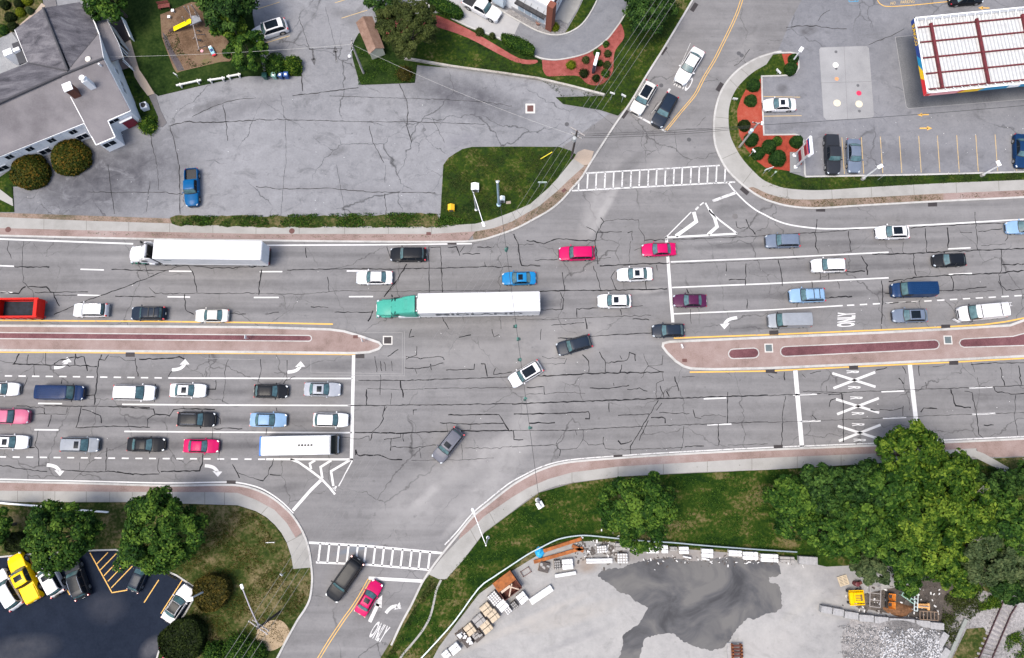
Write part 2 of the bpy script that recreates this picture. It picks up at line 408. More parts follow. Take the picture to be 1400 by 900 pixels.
    if kind == 'pickup':
        if bed:
            w = MB(); w.box(((bx0+bx1)/2, 0, zs-.405), (bx1-bx0-.03, hw*1.64, .03))
            for y in np.linspace(-hw*.7, hw*.7, 9): w.box(((bx0+bx1)/2, y, zs-.38), (bx1-bx0-.06, .05, .025))
            w.build('bed_liner', black_trim, t)
        else:
            w = MB(); w.box(((bx0+bx1)/2, 0, zs+.045), (bx1-bx0, hw*1.72, .07), ch=.03); w.box((bx1-.03, 0, zs+.075), (.05, hw*1.6, .03)); w.build('bed_cover', pm, t, smooth=True, sharp=30)
    if 'ladder' in opts:
        w = MB(); w.box((xF+.32, .80, .55), (.85, .06, .5), R(-38), .02); w.build('loose_bumper_panel', pm, t)
        w = MB()
        for y in (.30, .72): w.box((-.75, -y, zr+.17), (4.3, .05, .06))
        for x in np.linspace(-2.7, 1.2, 13): w.tube((x, -.30, zr+.17), (x, -.72, zr+.17), .022, n=6)
        w.build('ladder', flat('ladder_aluminium', (.6, .6, .6), .4, .3), t)
        for x in (.9, -1.6):
            w = MB(); w.box((x, 0, zr+.10), (.06, wr*1.9, .05))
            for s in (-1, 1): w.tube((x, s*wr*.92, zr-.06), (x, s*wr*.92, zr+.10), .025, n=6)
            w.build('roof_rack', black_trim, t)
    if 'spare' in opts:
        w = MB(); w.tube((xB-.03, .1, .98), (xB-.20, .1, .98), .36, .36, 18); w.build('spare_wheel', tyre_m, t, smooth=True, sharp=30)
    for o in [t]+list(t.children_recursive): pass
    return t
PROTO = {}
PAINTED = ('body', 'loose_bumper_panel', 'wing_mirror', 'bed_cover', 'roof_ribs')
def base_name(o): return o.name.split('.')[0]
def put_car(name, kind, px, py, fr, Lpx, colour, label, opts=(), group=None, cat='car', zmid=0.8, flat_roof=None):
    """fr: a second survey point the bonnet points to (offset from px,py); Lpx: length in survey pixels"""
    key = (kind, tuple(opts))
    if key not in PROTO: PROTO[key] = make_car(kind, opts); t = PROTO[key]
    else: t = copy_tree(PROTO[key])
    p = G(px, py, zmid); q = G(px+fr[0], py+fr[1], zmid); d = (q-p); ang = math.atan2(d.y, d.x)
    u = Vector(fr).normalized()*Lpx/2
    Lm = (G(px+u.x, py+u.y, zmid)-G(px-u.x, py-u.y, zmid)).length
    t.name = name; t.location = (p.x, p.y, 0.012); t.rotation_euler = (0, 0, ang); s = Lm/CARS[kind]['L']
    t.scale = (s, (s+1)/2 if s > 1 else (s*.6+.4), (s+1)/2)
    tag(t, label, cat, group)
    for ch in t.children:
        if base_name(ch) in PAINTED and not (base_name(ch) == 'wing_mirror' and kind == 'van'):
            ch.material_slots[0].link = 'OBJECT'; ch.material_slots[0].material = P(colour)
    return t
# ================================================================ setting: ground, road, lots, pavements, lawns
def asphalt(name, lo, hi, streak=0.0, crack=0.0, crack_scale=0.12, seed=0.0, wear=(), patchy=0.35, rough=0.9, spec=0.2, blotch=0.3):
    m, nt, b = nmat(name)
    big = noise(nt, 0.06, 5, 0.6, coords(nt, (1, 1, 1), (0, 0, 0), (seed, seed*2, 0))); medn = noise(nt, 0.7, 7, 0.7); fine = noise(nt, 3.6, 5, 0.85)
    a = mix(nt, 0.5, big, medn); a = mix(nt, patchy, a, fine)
    if streak:
        st = noise(nt, 1.0, 5, 0.6, coords(nt, (0.035, 0.62, 1)), 0.3); a = mix(nt, streak, a, st)
    mid = tuple((x+y)/2 for x, y in zip(lo, hi))
    col = ramp(nt, a, [(0.37, lo), (0.5, mid), (0.63, hi)])
    if crack:
        wv = N(nt, 'ShaderNodeVectorMath', operation='MULTIPLY_ADD')
        nz = N(nt, 'ShaderNodeTexNoise'); nz.inputs['Scale'].default_value = 0.5; nz.inputs['Detail'].default_value = 6
        nt.links.new(coords(nt), nz.inputs['Vector']); nt.links.new(nz.outputs['Color'], wv.inputs[0]); wv.inputs[1].default_value = (2.4, 2.4, 0)
        nt.links.new(coords(nt, (1, 1, 1), (0, 0, 0), (seed, seed, 0)), wv.inputs[2])
        for sc, wd, msk in ((crack_scale, 0.0065, 0.44), (crack_scale*3.4, 0.016, 0.56)):
            vo = N(nt, 'ShaderNodeTexVoronoi', feature='DISTANCE_TO_EDGE'); vo.inputs['Scale'].default_value = sc
            nt.links.new(wv.outputs[0], vo.inputs['Vector'])
            ed = ramp(nt, vo.outputs['Distance'], [(0.0, 1.0), (wd, 0.0)])
            mk = ramp(nt, noise(nt, 0.09, 4, 0.6, coords(nt, (1, 1, 1), (0, 0, 0), (seed*3+sc*50, 9, 0))), [(msk, 0.0), (msk+.10, 1.0)])
            col = mix(nt, mix(nt, crack, 0.0, mix(nt, 1.0, ed, mk, 'MULTIPLY')), col, tuple(c*0.25 for c in mid))
    # worn tracks and stains with a shape of their own: (x, y, length, width, angle, colour, amount)
    for (x, y, ln, wd, an, cc, amt) in wear:
        tc = nt.nodes.new('ShaderNodeTexCoord'); mp = nt.nodes.new('ShaderNodeMapping'); mp.vector_type = 'TEXTURE'
        mp.inputs['Location'].default_value = (x, y, 0); mp.inputs['Rotation'].default_value = (0, 0, an); mp.inputs['Scale'].default_value = (ln, wd, 1)
        nt.links.new(tc.outputs['Object'], mp.inputs[0])
        gr = N(nt, 'ShaderNodeTexGradient', gradient_type='SPHERICAL'); nt.links.new(mp.outputs[0], gr.inputs[0])
        f = mix(nt, 1.0, ramp(nt, gr.outputs['Fac'], [(0.0, 0.0), (0.6, 1.0)]), ramp(nt, noise(nt, 0.5, 6, 0.7), [(0.3, 0.35), (0.65, 1.0)]), 'MULTIPLY')
        col = mix(nt, mix(nt, amt, 0.0, f), col, cc)
    bl = ramp(nt, noise(nt, 0.30, 8, 0.72, coords(nt, (1, 1.5, 1), (0, 0, 0), (seed+3, seed-8, 0)), .8), [(0.54, 0.0), (0.66, 1.0)])
    col = mix(nt, mix(nt, blotch, 0.0, bl), col, tuple(c*0.42 for c in mid))
    pl = ramp(nt, noise(nt, 0.22, 8, 0.72, coords(nt, (1, 1.4, 1), (0, 0, 0), (seed+40, seed+21, 0)), .8), [(0.56, 0.0), (0.68, 1.0)])
    col = mix(nt, mix(nt, blotch*.8, 0.0, pl), col, tuple(min(.4, c*1.45) for c in mid))
    # oil spots
    sp = ramp(nt, noise(nt, 0.9, 3, 0.5, coords(nt, (1, 1, 1), (0, 0, 0), (31+seed, 17, 0))), [(0.68, 0.0), (0.76, 1.0)])
    col = mix(nt, mix(nt, 0.35, 0.0, sp), col, tuple(c*0.35 for c in mid))
    nt.links.new(col, b.inputs['Base Color']); b.inputs['Roughness'].default_value = rough; b.inputs['Specular IOR Level'].default_value = spec
    bump(nt, b, fine, 0.25, 0.01)
    return m
def wr(px0, py0, px1, py1, wpx, col, amt):
    a = g2(px0, py0); c = g2(px1, py1); d = (c[0]-a[0], c[1]-a[1])
    return ((a[0]+c[0])/2, (a[1]+c[1])/2, math.hypot(*d)/2, wpx/20.0, math.atan2(d[1], d[0]), col, amt)
PALE = (0.265, 0.26, 0.258); DUSK = (0.062, 0.061, 0.065)
road_wear = [wr(790, 340, 850, 210, 40, PALE, .75), wr(640, 740, 780, 450, 50, PALE, .6), wr(560, 660, 740, 600, 60, PALE, .55), wr(600, 720, 700, 640, 40, PALE, .6), wr(500, 740, 640, 640, 90, PALE, .45),
             wr(850, 400, 920, 395, 12, PALE, .8), wr(780, 480, 840, 440, 60, PALE, .5), wr(560, 700, 590, 680, 20, PALE, .5), wr(860, 280, 930, 190, 40, PALE, .4), wr(802, 330, 848, 248, 14, PALE, .9), wr(640, 640, 700, 590, 22, PALE, .7), wr(555, 700, 610, 655, 16, PALE, .8), wr(600, 740, 650, 690, 14, PALE, .7), wr(745, 490, 800, 455, 20, PALE, .8), wr(690, 440, 800, 520, 120, PALE, .35), wr(560, 480, 720, 500, 80, PALE, .35),
             wr(815, 265, 890, 200, 22, DUSK, .55), wr(870, 262, 900, 225, 18, DUSK, .5), wr(395, 500, 560, 498, 22, DUSK, .55), wr(930, 339, 1080, 333, 14, DUSK, .5), wr(990, 452, 1060, 445, 12, DUSK, .8),
             wr(-100, 575, 520, 575, 14, DUSK, .65), wr(-100, 536, 520, 537, 14, DUSK, .65), wr(-100, 609, 520, 610, 14, DUSK, .65), wr(900, 374, 1420, 358, 13, DUSK, .6), wr(900, 411, 1420, 394, 13, DUSK, .6), wr(900, 340, 1400, 325, 12, DUSK, .45), wr(0, 346, 640, 350, 12, DUSK, .4), wr(0, 385, 640, 388, 12, DUSK, .4), wr(0, 424, 560, 424, 12, DUSK, .45), wr(560, 390, 900, 380, 12, DUSK, .35), wr(560, 420, 900, 412, 12, DUSK, .35), wr(940, 560, 1400, 548, 20, DUSK, .25), wr(370, 670, 425, 662, 16, DUSK, .6), wr(965, 290, 1030, 280, 20, DUSK, .5),
             wr(470, 850, 520, 840, 22, DUSK, .45), wr(450, 760, 520, 742, 10, (0.13, 0.16, 0.2), .7), wr(985, 110, 1040, 40, 30, PALE, .3)]
road_m = asphalt('road_asphalt', (0.112, 0.110, 0.113), (0.198, 0.195, 0.198), streak=0.42, crack=0.8, blotch=.22, crack_scale=0.10, wear=road_wear)
lot_m = asphalt('old_lot_asphalt', (0.132, 0.135, 0.146), (0.230, 0.233, 0.247), blotch=.5, crack=0.95, crack_scale=0.085, seed=11, wear=[wr(-20, 285, 300, 205, 150, (0.055, 0.055, 0.064), .9), wr(60, 250, 200, 225, 70, (0.05, 0.05, 0.058), .7), wr(540, 105, 740, 165, 70, (0.06, 0.06, 0.07), .85), wr(180, 200, 420, 120, 30, (.10, .10, .11), .6), wr(760, 120, 820, 160, 40, (.12, .12, .13), .6), wr(240, 160, 330, 130, 18, DUSK, .6), wr(345, 70, 420, 60, 30, (0.14, 0.14, 0.15), .6), wr(600, 200, 660, 185, 30, (0.14, .14, .16), .6), wr(310, 255, 600, 262, 14, (0.15, .15, .16), .6), wr(440, 10, 520, 40, 30, DUSK, .5), wr(440, 215, 480, 200, 16, DUSK, .5)])
gas_m = asphalt('forecourt_asphalt', (0.112, 0.115, 0.128), (0.19, 0.193, 0.208), blotch=.4, crack=0.6, crack_scale=0.05, seed=23, wear=[wr(1090, 45, 1120, 40, 20, DUSK, .8), wr(1060, 118, 1080, 125, 20, DUSK, .7), wr(1130, 210, 1390, 215, 36, (0.10, 0.10, 0.11), .6), wr(1060, 170, 1130, 172, 12, DUSK, .5)])
new_m = asphalt('fresh_blacktop', (0.006, 0.0095, 0.018), (0.015, 0.021, 0.036), seed=5, spec=.07, blotch=.15, wear=[wr(-40, 900, 90, 880, 44, (0.06, 0.062, 0.07), .7), wr(110, 830, 180, 830, 50, (0.045, 0.048, 0.06), .5), wr(190, 905, 225, 870, 30, (0.10, .10, .11), .7)])
drive_m = asphalt('drive_through_asphalt', (0.12, 0.125, 0.14), (0.19, 0.195, 0.21), streak=0.0, crack=0.2, seed=40, wear=[wr(715, 30, 800, 60, 20, DUSK, .35)])
lawn_m = speckle('lawn_grass', gain=.78, spec=.03, con=2.3, stops=[(0.28, (0.010, 0.022, 0.006)), (0.42, (0.022, 0.042, 0.010)), (0.52, (0.027, 0.053, 0.007)), (0.62, (0.052, 0.072, 0.013)), (0.75, (0.145, 0.125, 0.055))], scale=0.45, fine=2.6, fine_amt=0.5, big=0.10, big_amt=0.3, b_str=0.9)
dry_m = speckle('dry_grass', gain=.78, spec=.03, con=2.2, stops=[(0.28, (0.022, 0.036, 0.010)), (0.42, (0.034, 0.054, 0.012)), (0.52, (0.068, 0.074, 0.024)), (0.66, (0.15, 0.125, 0.062)), (0.8, (0.20, 0.165, 0.09))], scale=0.5, fine=2.8, fine_amt=0.5, big=0.13, big_amt=0.3, b_str=0.9)
lawn2_m = speckle('worn_lawn', gain=.8, spec=.03, con=2.4, stretch=(.35, 1, 1), stops=[(0.28, (0.008, 0.024, 0.005)), (0.42, (0.018, 0.042, 0.006)), (0.53, (0.030, 0.056, 0.008)), (0.60, (0.070, 0.076, 0.020)), (0.72, (0.15, 0.125, 0.06))], scale=0.5, fine=2.6, fine_amt=0.45, big=0.16, big_amt=0.3, b_str=0.9)
lush_m = speckle('dark_lawn', gain=.78, spec=.03, con=2.3, stops=[(0.28, (0.006, 0.014, 0.004)), (0.45, (0.013, 0.028, 0.007)), (0.58, (0.022, 0.042, 0.010)), (0.75, (0.040, 0.062, 0.016))], scale=0.5, fine=2.6, fine_amt=0.5, b_str=0.9)  # grass of a deeper, darker green
walk_m = speckle('pavement_concrete', gain=.80, stops=[(0.3, (0.27, 0.265, 0.25)), (0.5, (0.335, 0.33, 0.315)), (0.7, (0.38, 0.375, 0.36))], scale=0.5, fine=10, fine_amt=0.35, b_str=0.15)
kerb_m = speckle('granite_kerb', gain=.85, stops=[(0.3, (0.30, 0.295, 0.285)), (0.5, (0.44, 0.435, 0.42)), (0.7, (0.52, 0.51, 0.50))], scale=1.2, fine=8, b_str=0.15)
brick_m = speckle('brick_paving', [(0.28, (0.135, 0.10, 0.088)), (0.45, (0.215, 0.158, 0.143)), (0.6, (0.25, 0.192, 0.178)), (0.75, (0.28, 0.24, 0.228))], scale=0.8, fine=7, fine_amt=0.5, big=0.15, b_str=0.3)
dirt_m = speckle('dry_verge_dirt', [(0.28, (0.05, 0.052, 0.026)), (0.42, (0.12, 0.095, 0.068)), (0.55, (0.21, 0.155, 0.125)), (0.72, (0.27, 0.215, 0.185))], scale=0.9, fine=6, fine_amt=0.5, b_str=0.5)
planter_m = speckle('dark_red_paving', gain=1.15, stops=[(0.3, (0.062, 0.026, 0.030)), (0.5, (0.105, 0.046, 0.052)), (0.7, (0.15, 0.075, 0.08))], scale=1.0, fine=6, b_str=0.3)
mulch_m = speckle('red_mulch', [(0.28, (0.10, 0.026, 0.022)), (0.45, (0.21, 0.055, 0.047)), (0.6, (0.27, 0.082, 0.072)), (0.75, (0.31, 0.125, 0.11))], scale=1.5, fine=9, fine_amt=0.5, b_str=0.7)
mulch2_m = speckle('orange_red_mulch', [(0.28, (0.11, 0.018, 0.012)), (0.45, (0.24, 0.040, 0.024)), (0.6, (0.29, 0.060, 0.038)), (0.75, (0.30, 0.10, 0.07))], scale=1.5, fine=9, fine_amt=0.5, b_str=0.7)
soil_m = speckle('playground_soil', [(0.28, (0.045, 0.028, 0.016)), (0.45, (0.10, 0.062, 0.038)), (0.6, (0.155, 0.105, 0.070)), (0.75, (0.10, 0.10, 0.035))], scale=0.6, fine=6, b_str=0.8)
yard_m = asphalt('yard_concrete', (0.195, 0.195, 0.197), (0.31, 0.305, 0.298), blotch=.25, seed=60, patchy=0.2, wear=[wr(600, 905, 830, 800, 14, (.33, .31, .285), .6), wr(720, 900, 850, 850, 12, (.17, .17, .178), .5), wr(1060, 860, 1130, 800, 16, (.33, .32, .30), .5), wr(640, 860, 760, 790, 14, (.18, .18, .19), .5), wr(690, 870, 860, 820, 26, (0.30, 0.28, 0.255), .6), wr(600, 880, 760, 800, 20, (0.22, 0.22, 0.24), .4), wr(1000, 890, 1110, 870, 50, (0.31, .30, .29), .6), wr(1110, 800, 1170, 790, 50, (0.17, .17, .18), .6), wr(1130, 860, 1210, 840, 20, (0.15, .15, .16), .6), wr(820, 760, 1080, 765, 30, (0.17, .15, .14), .8), wr(780, 775, 825, 770, 26, (0.2, .16, .13), .9)])
tan_m = speckle('tan_concrete', [(0.3, (0.27, 0.22, 0.175)), (0.6, (0.34, 0.28, 0.23)), (0.8, (0.36, 0.31, 0.26))], scale=0.5, fine=8, b_str=0.15)
gravel_m = speckle('grey_gravel', [(0.3, (0.06, 0.058, 0.058)), (0.48, (0.17, 0.165, 0.165)), (0.62, (0.28, 0.27, 0.27)), (0.8, (0.42, 0.41, 0.41))], scale=2.5, fine=9, fine_amt=0.6, b_str=0.8)

def sheet(name, px, m, z, n=0):
    return MB().poly(WS(px, z, n) if n else W(px, z), z).build(name, m, kind='structure')
def slab(name, px, m, z, n=0, z0=0.0):
    return MB().prism(WS(px, z, n) if n else W(px, z), z0, z).build(name, m, kind='structure')
def rev(p): return list(reversed(p))

gm = MB(); gm.poly([(-700, -600), (700, -600), (700, 800), (-700, 800)], 0.0); gm.build('ground', dry_m, kind='structure')
sheet('parking_lot', [(-500, 300), (610, 300), (700, 290), (800, 210), (850, 150), (960, -80), (560, -160), (-500, -160)], lot_m, 0.008)
sheet('forecourt', [(1010, 200), (1030, 60), (1090, -150), (2000, -200), (2000, 250), (1080, 262)], gas_m, 0.008)
road = sheet('road', [(-600, 300), (600, 310), (700, 285), (770, 200), (848, 145), (960, -100), (1150, -100), (1080, 30), (1062, 74), (1030, 100), (1010, 150), (1010, 200), (1060, 262), (1150, 268), (2000, 244), (2000, 590), (1400, 625), (1050, 640), (760, 668), (680, 725), (615, 785), (580, 796), (557, 836), (500, 970), (345, 970), (420, 820), (400, 720), (350, 690), (-600, 690)], road_m, 0.012)
sheet('blacktop_lot', [(-200, 765), (0, 762), (160, 752), (242, 786), (272, 806), (252, 840), (220, 882), (205, 930), (190, 1000), (-200, 1000)], new_m, 0.008)
yard = sheet('yard', [(560, 960), (600, 885), (622, 855), (655, 812), (698, 782), (742, 755), (772, 742), (805, 740), (840, 742), (950, 752), (1050, 760), (1130, 740), (1330, 760), (1330, 1000), (560, 1000)], yard_m, 0.008)

# --- kerbs (south edge of the north side etc.)
kN = smooth_pts([(-300, 314), (0, 322.5), (200, 327), (350, 329), (480, 330.5), (600, 331), (650, 329.5), (680, 322), (707, 312), (730, 300), (751, 288), (768, 274), (782, 258), (795, 243), (806, 225), (820, 203), (840, 172), (862, 140), (886, 100), (910, 62), (947, 0), (975, -50)], 4)
kNE = smooth_pts([(1068, 71), (1057, 73), (1033, 81), (1009, 96), (991, 116), (981, 138), (976, 165), (977, 195), (984, 215), (993, 231), (1006, 245), (1020, 257), (1036, 268), (1054, 276), (1080, 282.5), (1117, 285), (1175, 281.5), (1275, 276), (1400, 270), (1700, 255)], 4)
kSE = smooth_pts([(535, 882), (549, 852), (563, 826), (577, 797), (590, 777), (605, 757), (627, 730), (647, 706), (668, 689), (697, 666), (718, 653), (742, 641.5), (775, 632.5), (837, 627), (930, 621), (1050, 615), (1200, 609), (1400, 600), (1700, 586)], 4)
kSW = smooth_pts([(-300, 652), (0, 658.5), (120, 661), (225, 664), (300, 663), (328, 664), (350, 669.5), (370, 679), (386, 691), (401, 706), (414, 727), (422, 749), (426, 775), (427, 795), (424, 818), (417, 833), (407, 848), (392, 875), (378, 902), (355, 945)], 4)
for k in (kN, kNE, kSE, kSW):
    MB().band(W(k), 0.26, 0, 0.135).build('kerb', kerb_m, kind='structure')

# --- north pavement
nw_top = [(-300, 288), (0, 297), (120, 302), (230, 305.5), (350, 309), (480, 309.5), (590, 309.5), (650, 306), (672, 300.5), (700, 290), (725, 279), (750, 257), (762, 244), (784, 217)]
nw_bot = [(-300, 304), (0, 312), (120, 315), (230, 317.5), (350, 320), (480, 320), (590, 320), (650, 316.5), (675, 312), (700, 303), (737, 282), (760, 263), (780, 244), (799, 227)]
slab('pavement', nw_top+rev(nw_bot), walk_m, 0.125)
slab('brick_strip', nw_bot[:8]+rev([(-300, 314), (0, 322), (200, 326.5), (350, 328.5), (480, 330), (600, 330.5), (640, 329)]), brick_m, 0.118)
slab('dirt_verge', [(645, 316), (675, 311), (700, 302), (737, 281), (760, 262), (780, 243), (797, 226), (806, 225), (795, 243), (782, 258), (768, 274), (751, 288), (730, 300), (707, 312), (680, 322), (648, 329.5)], dirt_m, 0.116)
slab('dirt_verge', [(784, 217), (790, 208), (799, 204), (812, 207), (806, 226), (799, 228)], tan_m, 0.112)
# --- north-east pavement
ne_in = smooth_pts([(1048, 88), (1043, 91), (1031, 98), (1020, 107), (1008, 120), (1001, 133), (997, 147), (996, 162), (997, 177), (1000, 190), (1009, 208), (1018, 221), (1029, 233), (1042, 245), (1056, 252), (1075, 257.5), (1105, 260), (1137, 259.5), (1190, 256), (1300, 250), (1400, 246), (1700, 232)], 3)
ne_out = smooth_pts([(1057, 73.5), (1033, 81.5), (1009, 96.5), (991, 116.5), (981.5, 138), (976.5, 165), (977.5, 195), (984.5, 215), (993.5, 231), (1006, 245), (1020, 257), (1030, 256), (1050, 265), (1075, 271.5), (1105, 273), (1137, 272), (1190, 270), (1300, 264), (1400, 260), (1700, 246)], 3)
slab('pavement', ne_in+rev(ne_out), walk_m, 0.125)
slab('dirt_verge', [(1022, 257), (1030, 255), (1050, 264), (1075, 271), (1105, 272), (1150, 270), (1290, 264), (1290, 276), (1175, 281), (1117, 284.5), (1080, 282), (1054, 275.5), (1036, 267.5)], dirt_m, 0.118)
slab('brick_strip', [(1285, 264), (1400, 259.5), (1700, 245), (1700, 256), (1400, 270), (1285, 275.5)], brick_m, 0.117)
# --- south-east pavement
se_top = [(602, 765), (627, 738), (640, 727), (662, 706), (690, 687), (700, 680), (722, 667), (750, 655), (782, 646), (845, 638), (967, 631), (1050, 626), (1200, 620), (1335, 613)]
se_bot = [(600, 792), (610, 792), (632, 767), (662, 728), (697, 702), (720, 684), (737, 673), (760, 664.5), (782, 660), (850, 651.5), (950, 646), (1050, 642.5), (1175, 635), (1300, 628), (1335, 624)]
slab('pavement', [(583, 784), (592, 778)]+se_top+rev(se_bot), walk_m, 0.125)
slab('pavement', [(1328, 614), (1345, 620), (1380, 640), (1378, 646), (1364, 641), (1330, 624)], walk_m, 0.128)
slab('brick_strip', se_top[1:]+[(1340, 624), (1365, 625), (1500, 620), (1700, 612), (1700, 587), (1400, 600.5), (1200, 609.5), (1050, 615.5), (930, 621.5), (837, 627.5), (775, 633), (742, 642), (718, 653.5), (697, 666.5), (668, 689.5), (647, 707), (630, 728)], brick_m, 0.117)
# --- south-west pavement
sw_in = [(-300, 682), (0, 686.5), (175, 686.5), (265, 689), (325, 691), (350, 699), (364, 707), (376, 718), (385, 729), (392, 742), (398, 760), (401, 778)]
sw_mid = [(-300, 664), (0, 671), (150, 672.5), (290, 673), (325, 674), (350, 683.5), (375, 697), (392, 715), (404, 735)]
slab('pavement', sw_in+[(426, 776), (425.5, 765), (421, 749), (413.5, 730)]+rev(sw_mid), walk_m, 0.125)
slab('brick_strip', sw_mid+[(413, 728), (401, 707), (386, 692), (370, 680), (350, 670), (328, 665), (300, 664), (225, 665), (120, 662), (0, 659.5), (-300, 653)], brick_m, 0.117)
# joints across the pavements
joint_m = flat('pavement_joint', (0.12, 0.115, 0.10), 0.9)
def joints(name, a, b, ts, z=0.129):
    mb = MB()
    for (p, q) in zip(a, b): mb.ribbon(W([p, q], z), 0.05, z)
    mb.build(name, joint_m, kind='structure')
def lerp(pl, x): return float(np.interp(x, [p[0] for p in pl], [p[1] for p in pl]))
jx = [60, 118, 176, 232, 291, 350, 409, 471, 531, 590, 645]
ja = [((x, lerp(nw_top, x)), (x, lerp(nw_bot, x))) for x in jx]+[((x, lerp(se_top, x)), (x, lerp(se_bot, x))) for x in (782, 845, 907, 967, 1028, 1090, 1150)]+[((x, lerp(sw_mid, x)), (x, lerp(sw_in, x))) for x in (24, 59, 75, 118, 150, 181, 236, 280, 307)]
ja += [((x, y0), (x+1, y1)) for x, y0, y1 in ((1137, 259.5, 272), (1191, 256, 270), (1249, 253, 267), (1307, 250, 264), (1365, 247.5, 261.5), (1076, 257, 271.5))]
ja += [((1015, 252), (1029, 233)), ((988, 217), (1008, 208)), ((977, 160), (996, 162)), ((997, 108), (1011, 122)), ((1013, 94), (1024, 104)), ((700, 290), (705, 301)), ((706, 287), (713, 295)), ((755, 252), (763, 260)), ((669, 701), (677, 716)), ((643, 724), (652, 741)), ((392, 742), (413, 731)), ((357, 703), (366, 693))]
mb = MB()
for p, q in ja: mb.ribbon(W([p, q], .129), 0.055, 0.131)
mb.build('pavement_joints', joint_m, kind='structure')

# --- lawns and beds
slab('lawn', [(602, 297), (604, 262), (606, 226), (613, 216), (622, 210), (632, 204), (645, 201), (700, 200.5), (765, 201), (780, 206), (788, 212), (784, 218), (762, 245), (750, 258), (725, 280), (700, 291), (672, 301), (650, 307), (600, 308), (598, 300)], lawn_m, 0.105)
rj = random.Random(4)
slab('verge', [(232, 298)]+[(x, 295.5-max(0, x-450)*.022+rj.uniform(-1.6, 1.6)) for x in range(240, 604, 7)]+[(604, 310)]+[(x, 310.5+rj.uniform(-1.2, 1.5)-(350-min(x, 350))*.02) for x in range(598, 236, -7)]+[(235, 306)], dry_m, 0.127)
slab('verge', [(-200, 281), (0, 291), (235, 299), (235, 306), (120, 303), (0, 298), (-200, 291)], dirt_m, 0.095)
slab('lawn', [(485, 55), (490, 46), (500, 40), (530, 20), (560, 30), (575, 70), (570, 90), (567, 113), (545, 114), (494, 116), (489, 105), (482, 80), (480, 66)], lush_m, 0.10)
slab('lawn', [(560, 88), (565, 20), (575, 18), (600, 18), (640, 38), (677, 52), (704, 65), (728, 77), (741, 82), (760, 84), (785, 80), (806, 73), (825, 60), (838, 46), (857, 18), (857, -40), (960, -60), (946, 0), (909, 62), (885, 100), (860, 142), (845, 158), (820, 150), (770, 142), (760, 133), (826, 131), (735, 109), (620, 93)], lawn_m, 0.105)
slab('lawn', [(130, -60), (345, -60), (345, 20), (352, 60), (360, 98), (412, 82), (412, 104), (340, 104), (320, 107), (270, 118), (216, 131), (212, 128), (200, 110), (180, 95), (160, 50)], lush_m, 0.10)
slab('lawn', [(166, 96), (180, 92), (196, 112), (203, 131), (216, 160), (214, 176), (203, 182), (190, 176), (185, 140)], lawn_m, 0.10)
slab('playground', [(219, 20), (235, 14), (262, 3), (275, 8), (290, 15), (300, 40), (314, 60), (316, 82), (300, 85), (250, 97), (240, 98), (230, 75), (221, 50)], soil_m, 0.125, 3)
slab('dirt_verge', [(222, 44), (228, 50), (236, 68), (246, 84), (252, 96), (243, 97), (234, 80), (226, 62)], speckle('dark_bark_border', [(0.3, (0.03, 0.024, 0.028)), (0.5, (0.065, 0.055, 0.062)), (0.7, (0.10, 0.09, 0.09))], fine=5), 0.135)
slab('path', [(166, 62), (178, 54), (184, 75), (190, 95), (199, 108), (211, 128), (202, 131), (192, 118), (184, 105), (180, 90), (175, 78)], tan_m, 0.13)
slab('path', [(202, 131), (212, 128), (219, 150), (228, 168), (222, 174), (215, 172), (213, 150)], speckle('grey_step', [(0.3, (0.10, 0.095, 0.10)), (0.7, (0.15, 0.145, 0.15))]), 0.06)
slab('lawn', [(-40, -40), (50, -40), (60, 12), (20, 42), (0, 52), (-40, 70)], dry_m, 0.10)
slab('lawn', [(-40, 245), (0, 242), (25, 225), (60, 232), (28, 255), (17, 255), (19, 290), (0, 290), (-40, 288)], lawn_m, 0.10)
slab('path', [(-20, 250), (0, 259), (17, 272), (18, 282), (0, 273), (-20, 262)], walk_m, 0.12)
# north-east corner bed
slab('lawn', ne_in+[(1700, 224), (1400, 236), (1250, 240), (1102, 243), (1094, 240), (1080, 236), (1044, 190), (1040, 105), (1078, 104), (1069, 73), (1057, 75)], lawn_m, 0.105)
slab('mulch_bed', [(1041, 106), (1036, 112), (1020, 122), (1013, 135), (1008, 150), (1008, 160), (1011, 185), (1020, 203), (1033, 219), (1046, 229), (1080, 234), (1096, 225), (1098, 190), (1092, 186), (1087, 185), (1044, 185.5)], mulch2_m, 0.125)
slab('mulch_bed', [(1069, 74), (1078, 104), (1086, 102), (1091, 95), (1091, 78), (1086, 73)], mulch2_m, 0.125)
lk = [(1400, 235.5), (1250, 239.5), (1101, 242), (1100, 238), (1099, 215), (1098, 192), (1092, 186), (1087, 184.5), (1044, 185), (1042, 145), (1041, 105), (1060, 104.5), (1078, 103.5), (1087, 101), (1091.5, 94), (1091.5, 80), (1089, 74), (1080, 72.5), (1060, 73)]
MB().band(W([(1700, 224)]+lk), 0.22, 0, 0.14).build('lot_kerb', kerb_m, kind='structure')
slab('sign_pad', [(1080, 208), (1094, 208), (1095, 236), (1080, 236)], speckle('pad_grey', [(0.3, (0.16, 0.165, 0.17)), (0.7, (0.21, 0.215, 0.22))]), 0.15)
# mulch strips by the drive-through
slab('mulch_bed', [(575, 18), (600, 22), (640, 40), (672, 58), (710, 80), (733, 82), (734, 86), (724, 88), (705, 85), (680, 73), (640, 52), (600, 38), (575, 34)], mulch_m, 0.125, 3)
slab('mulch_bed', [(741, 82), (760, 83), (785, 79), (806, 72), (825, 60), (838, 45), (847, 32), (852, 40), (853, 52), (842, 68), (839, 80), (838, 97), (828, 112), (815, 117), (802, 114), (790, 104), (765, 104), (748, 104), (742, 95)], mulch_m, 0.125, 4)
slab('mulch_bed', [(520, 10), (545, 5), (560, 40), (530, 55)], mulch_m, 0.12)
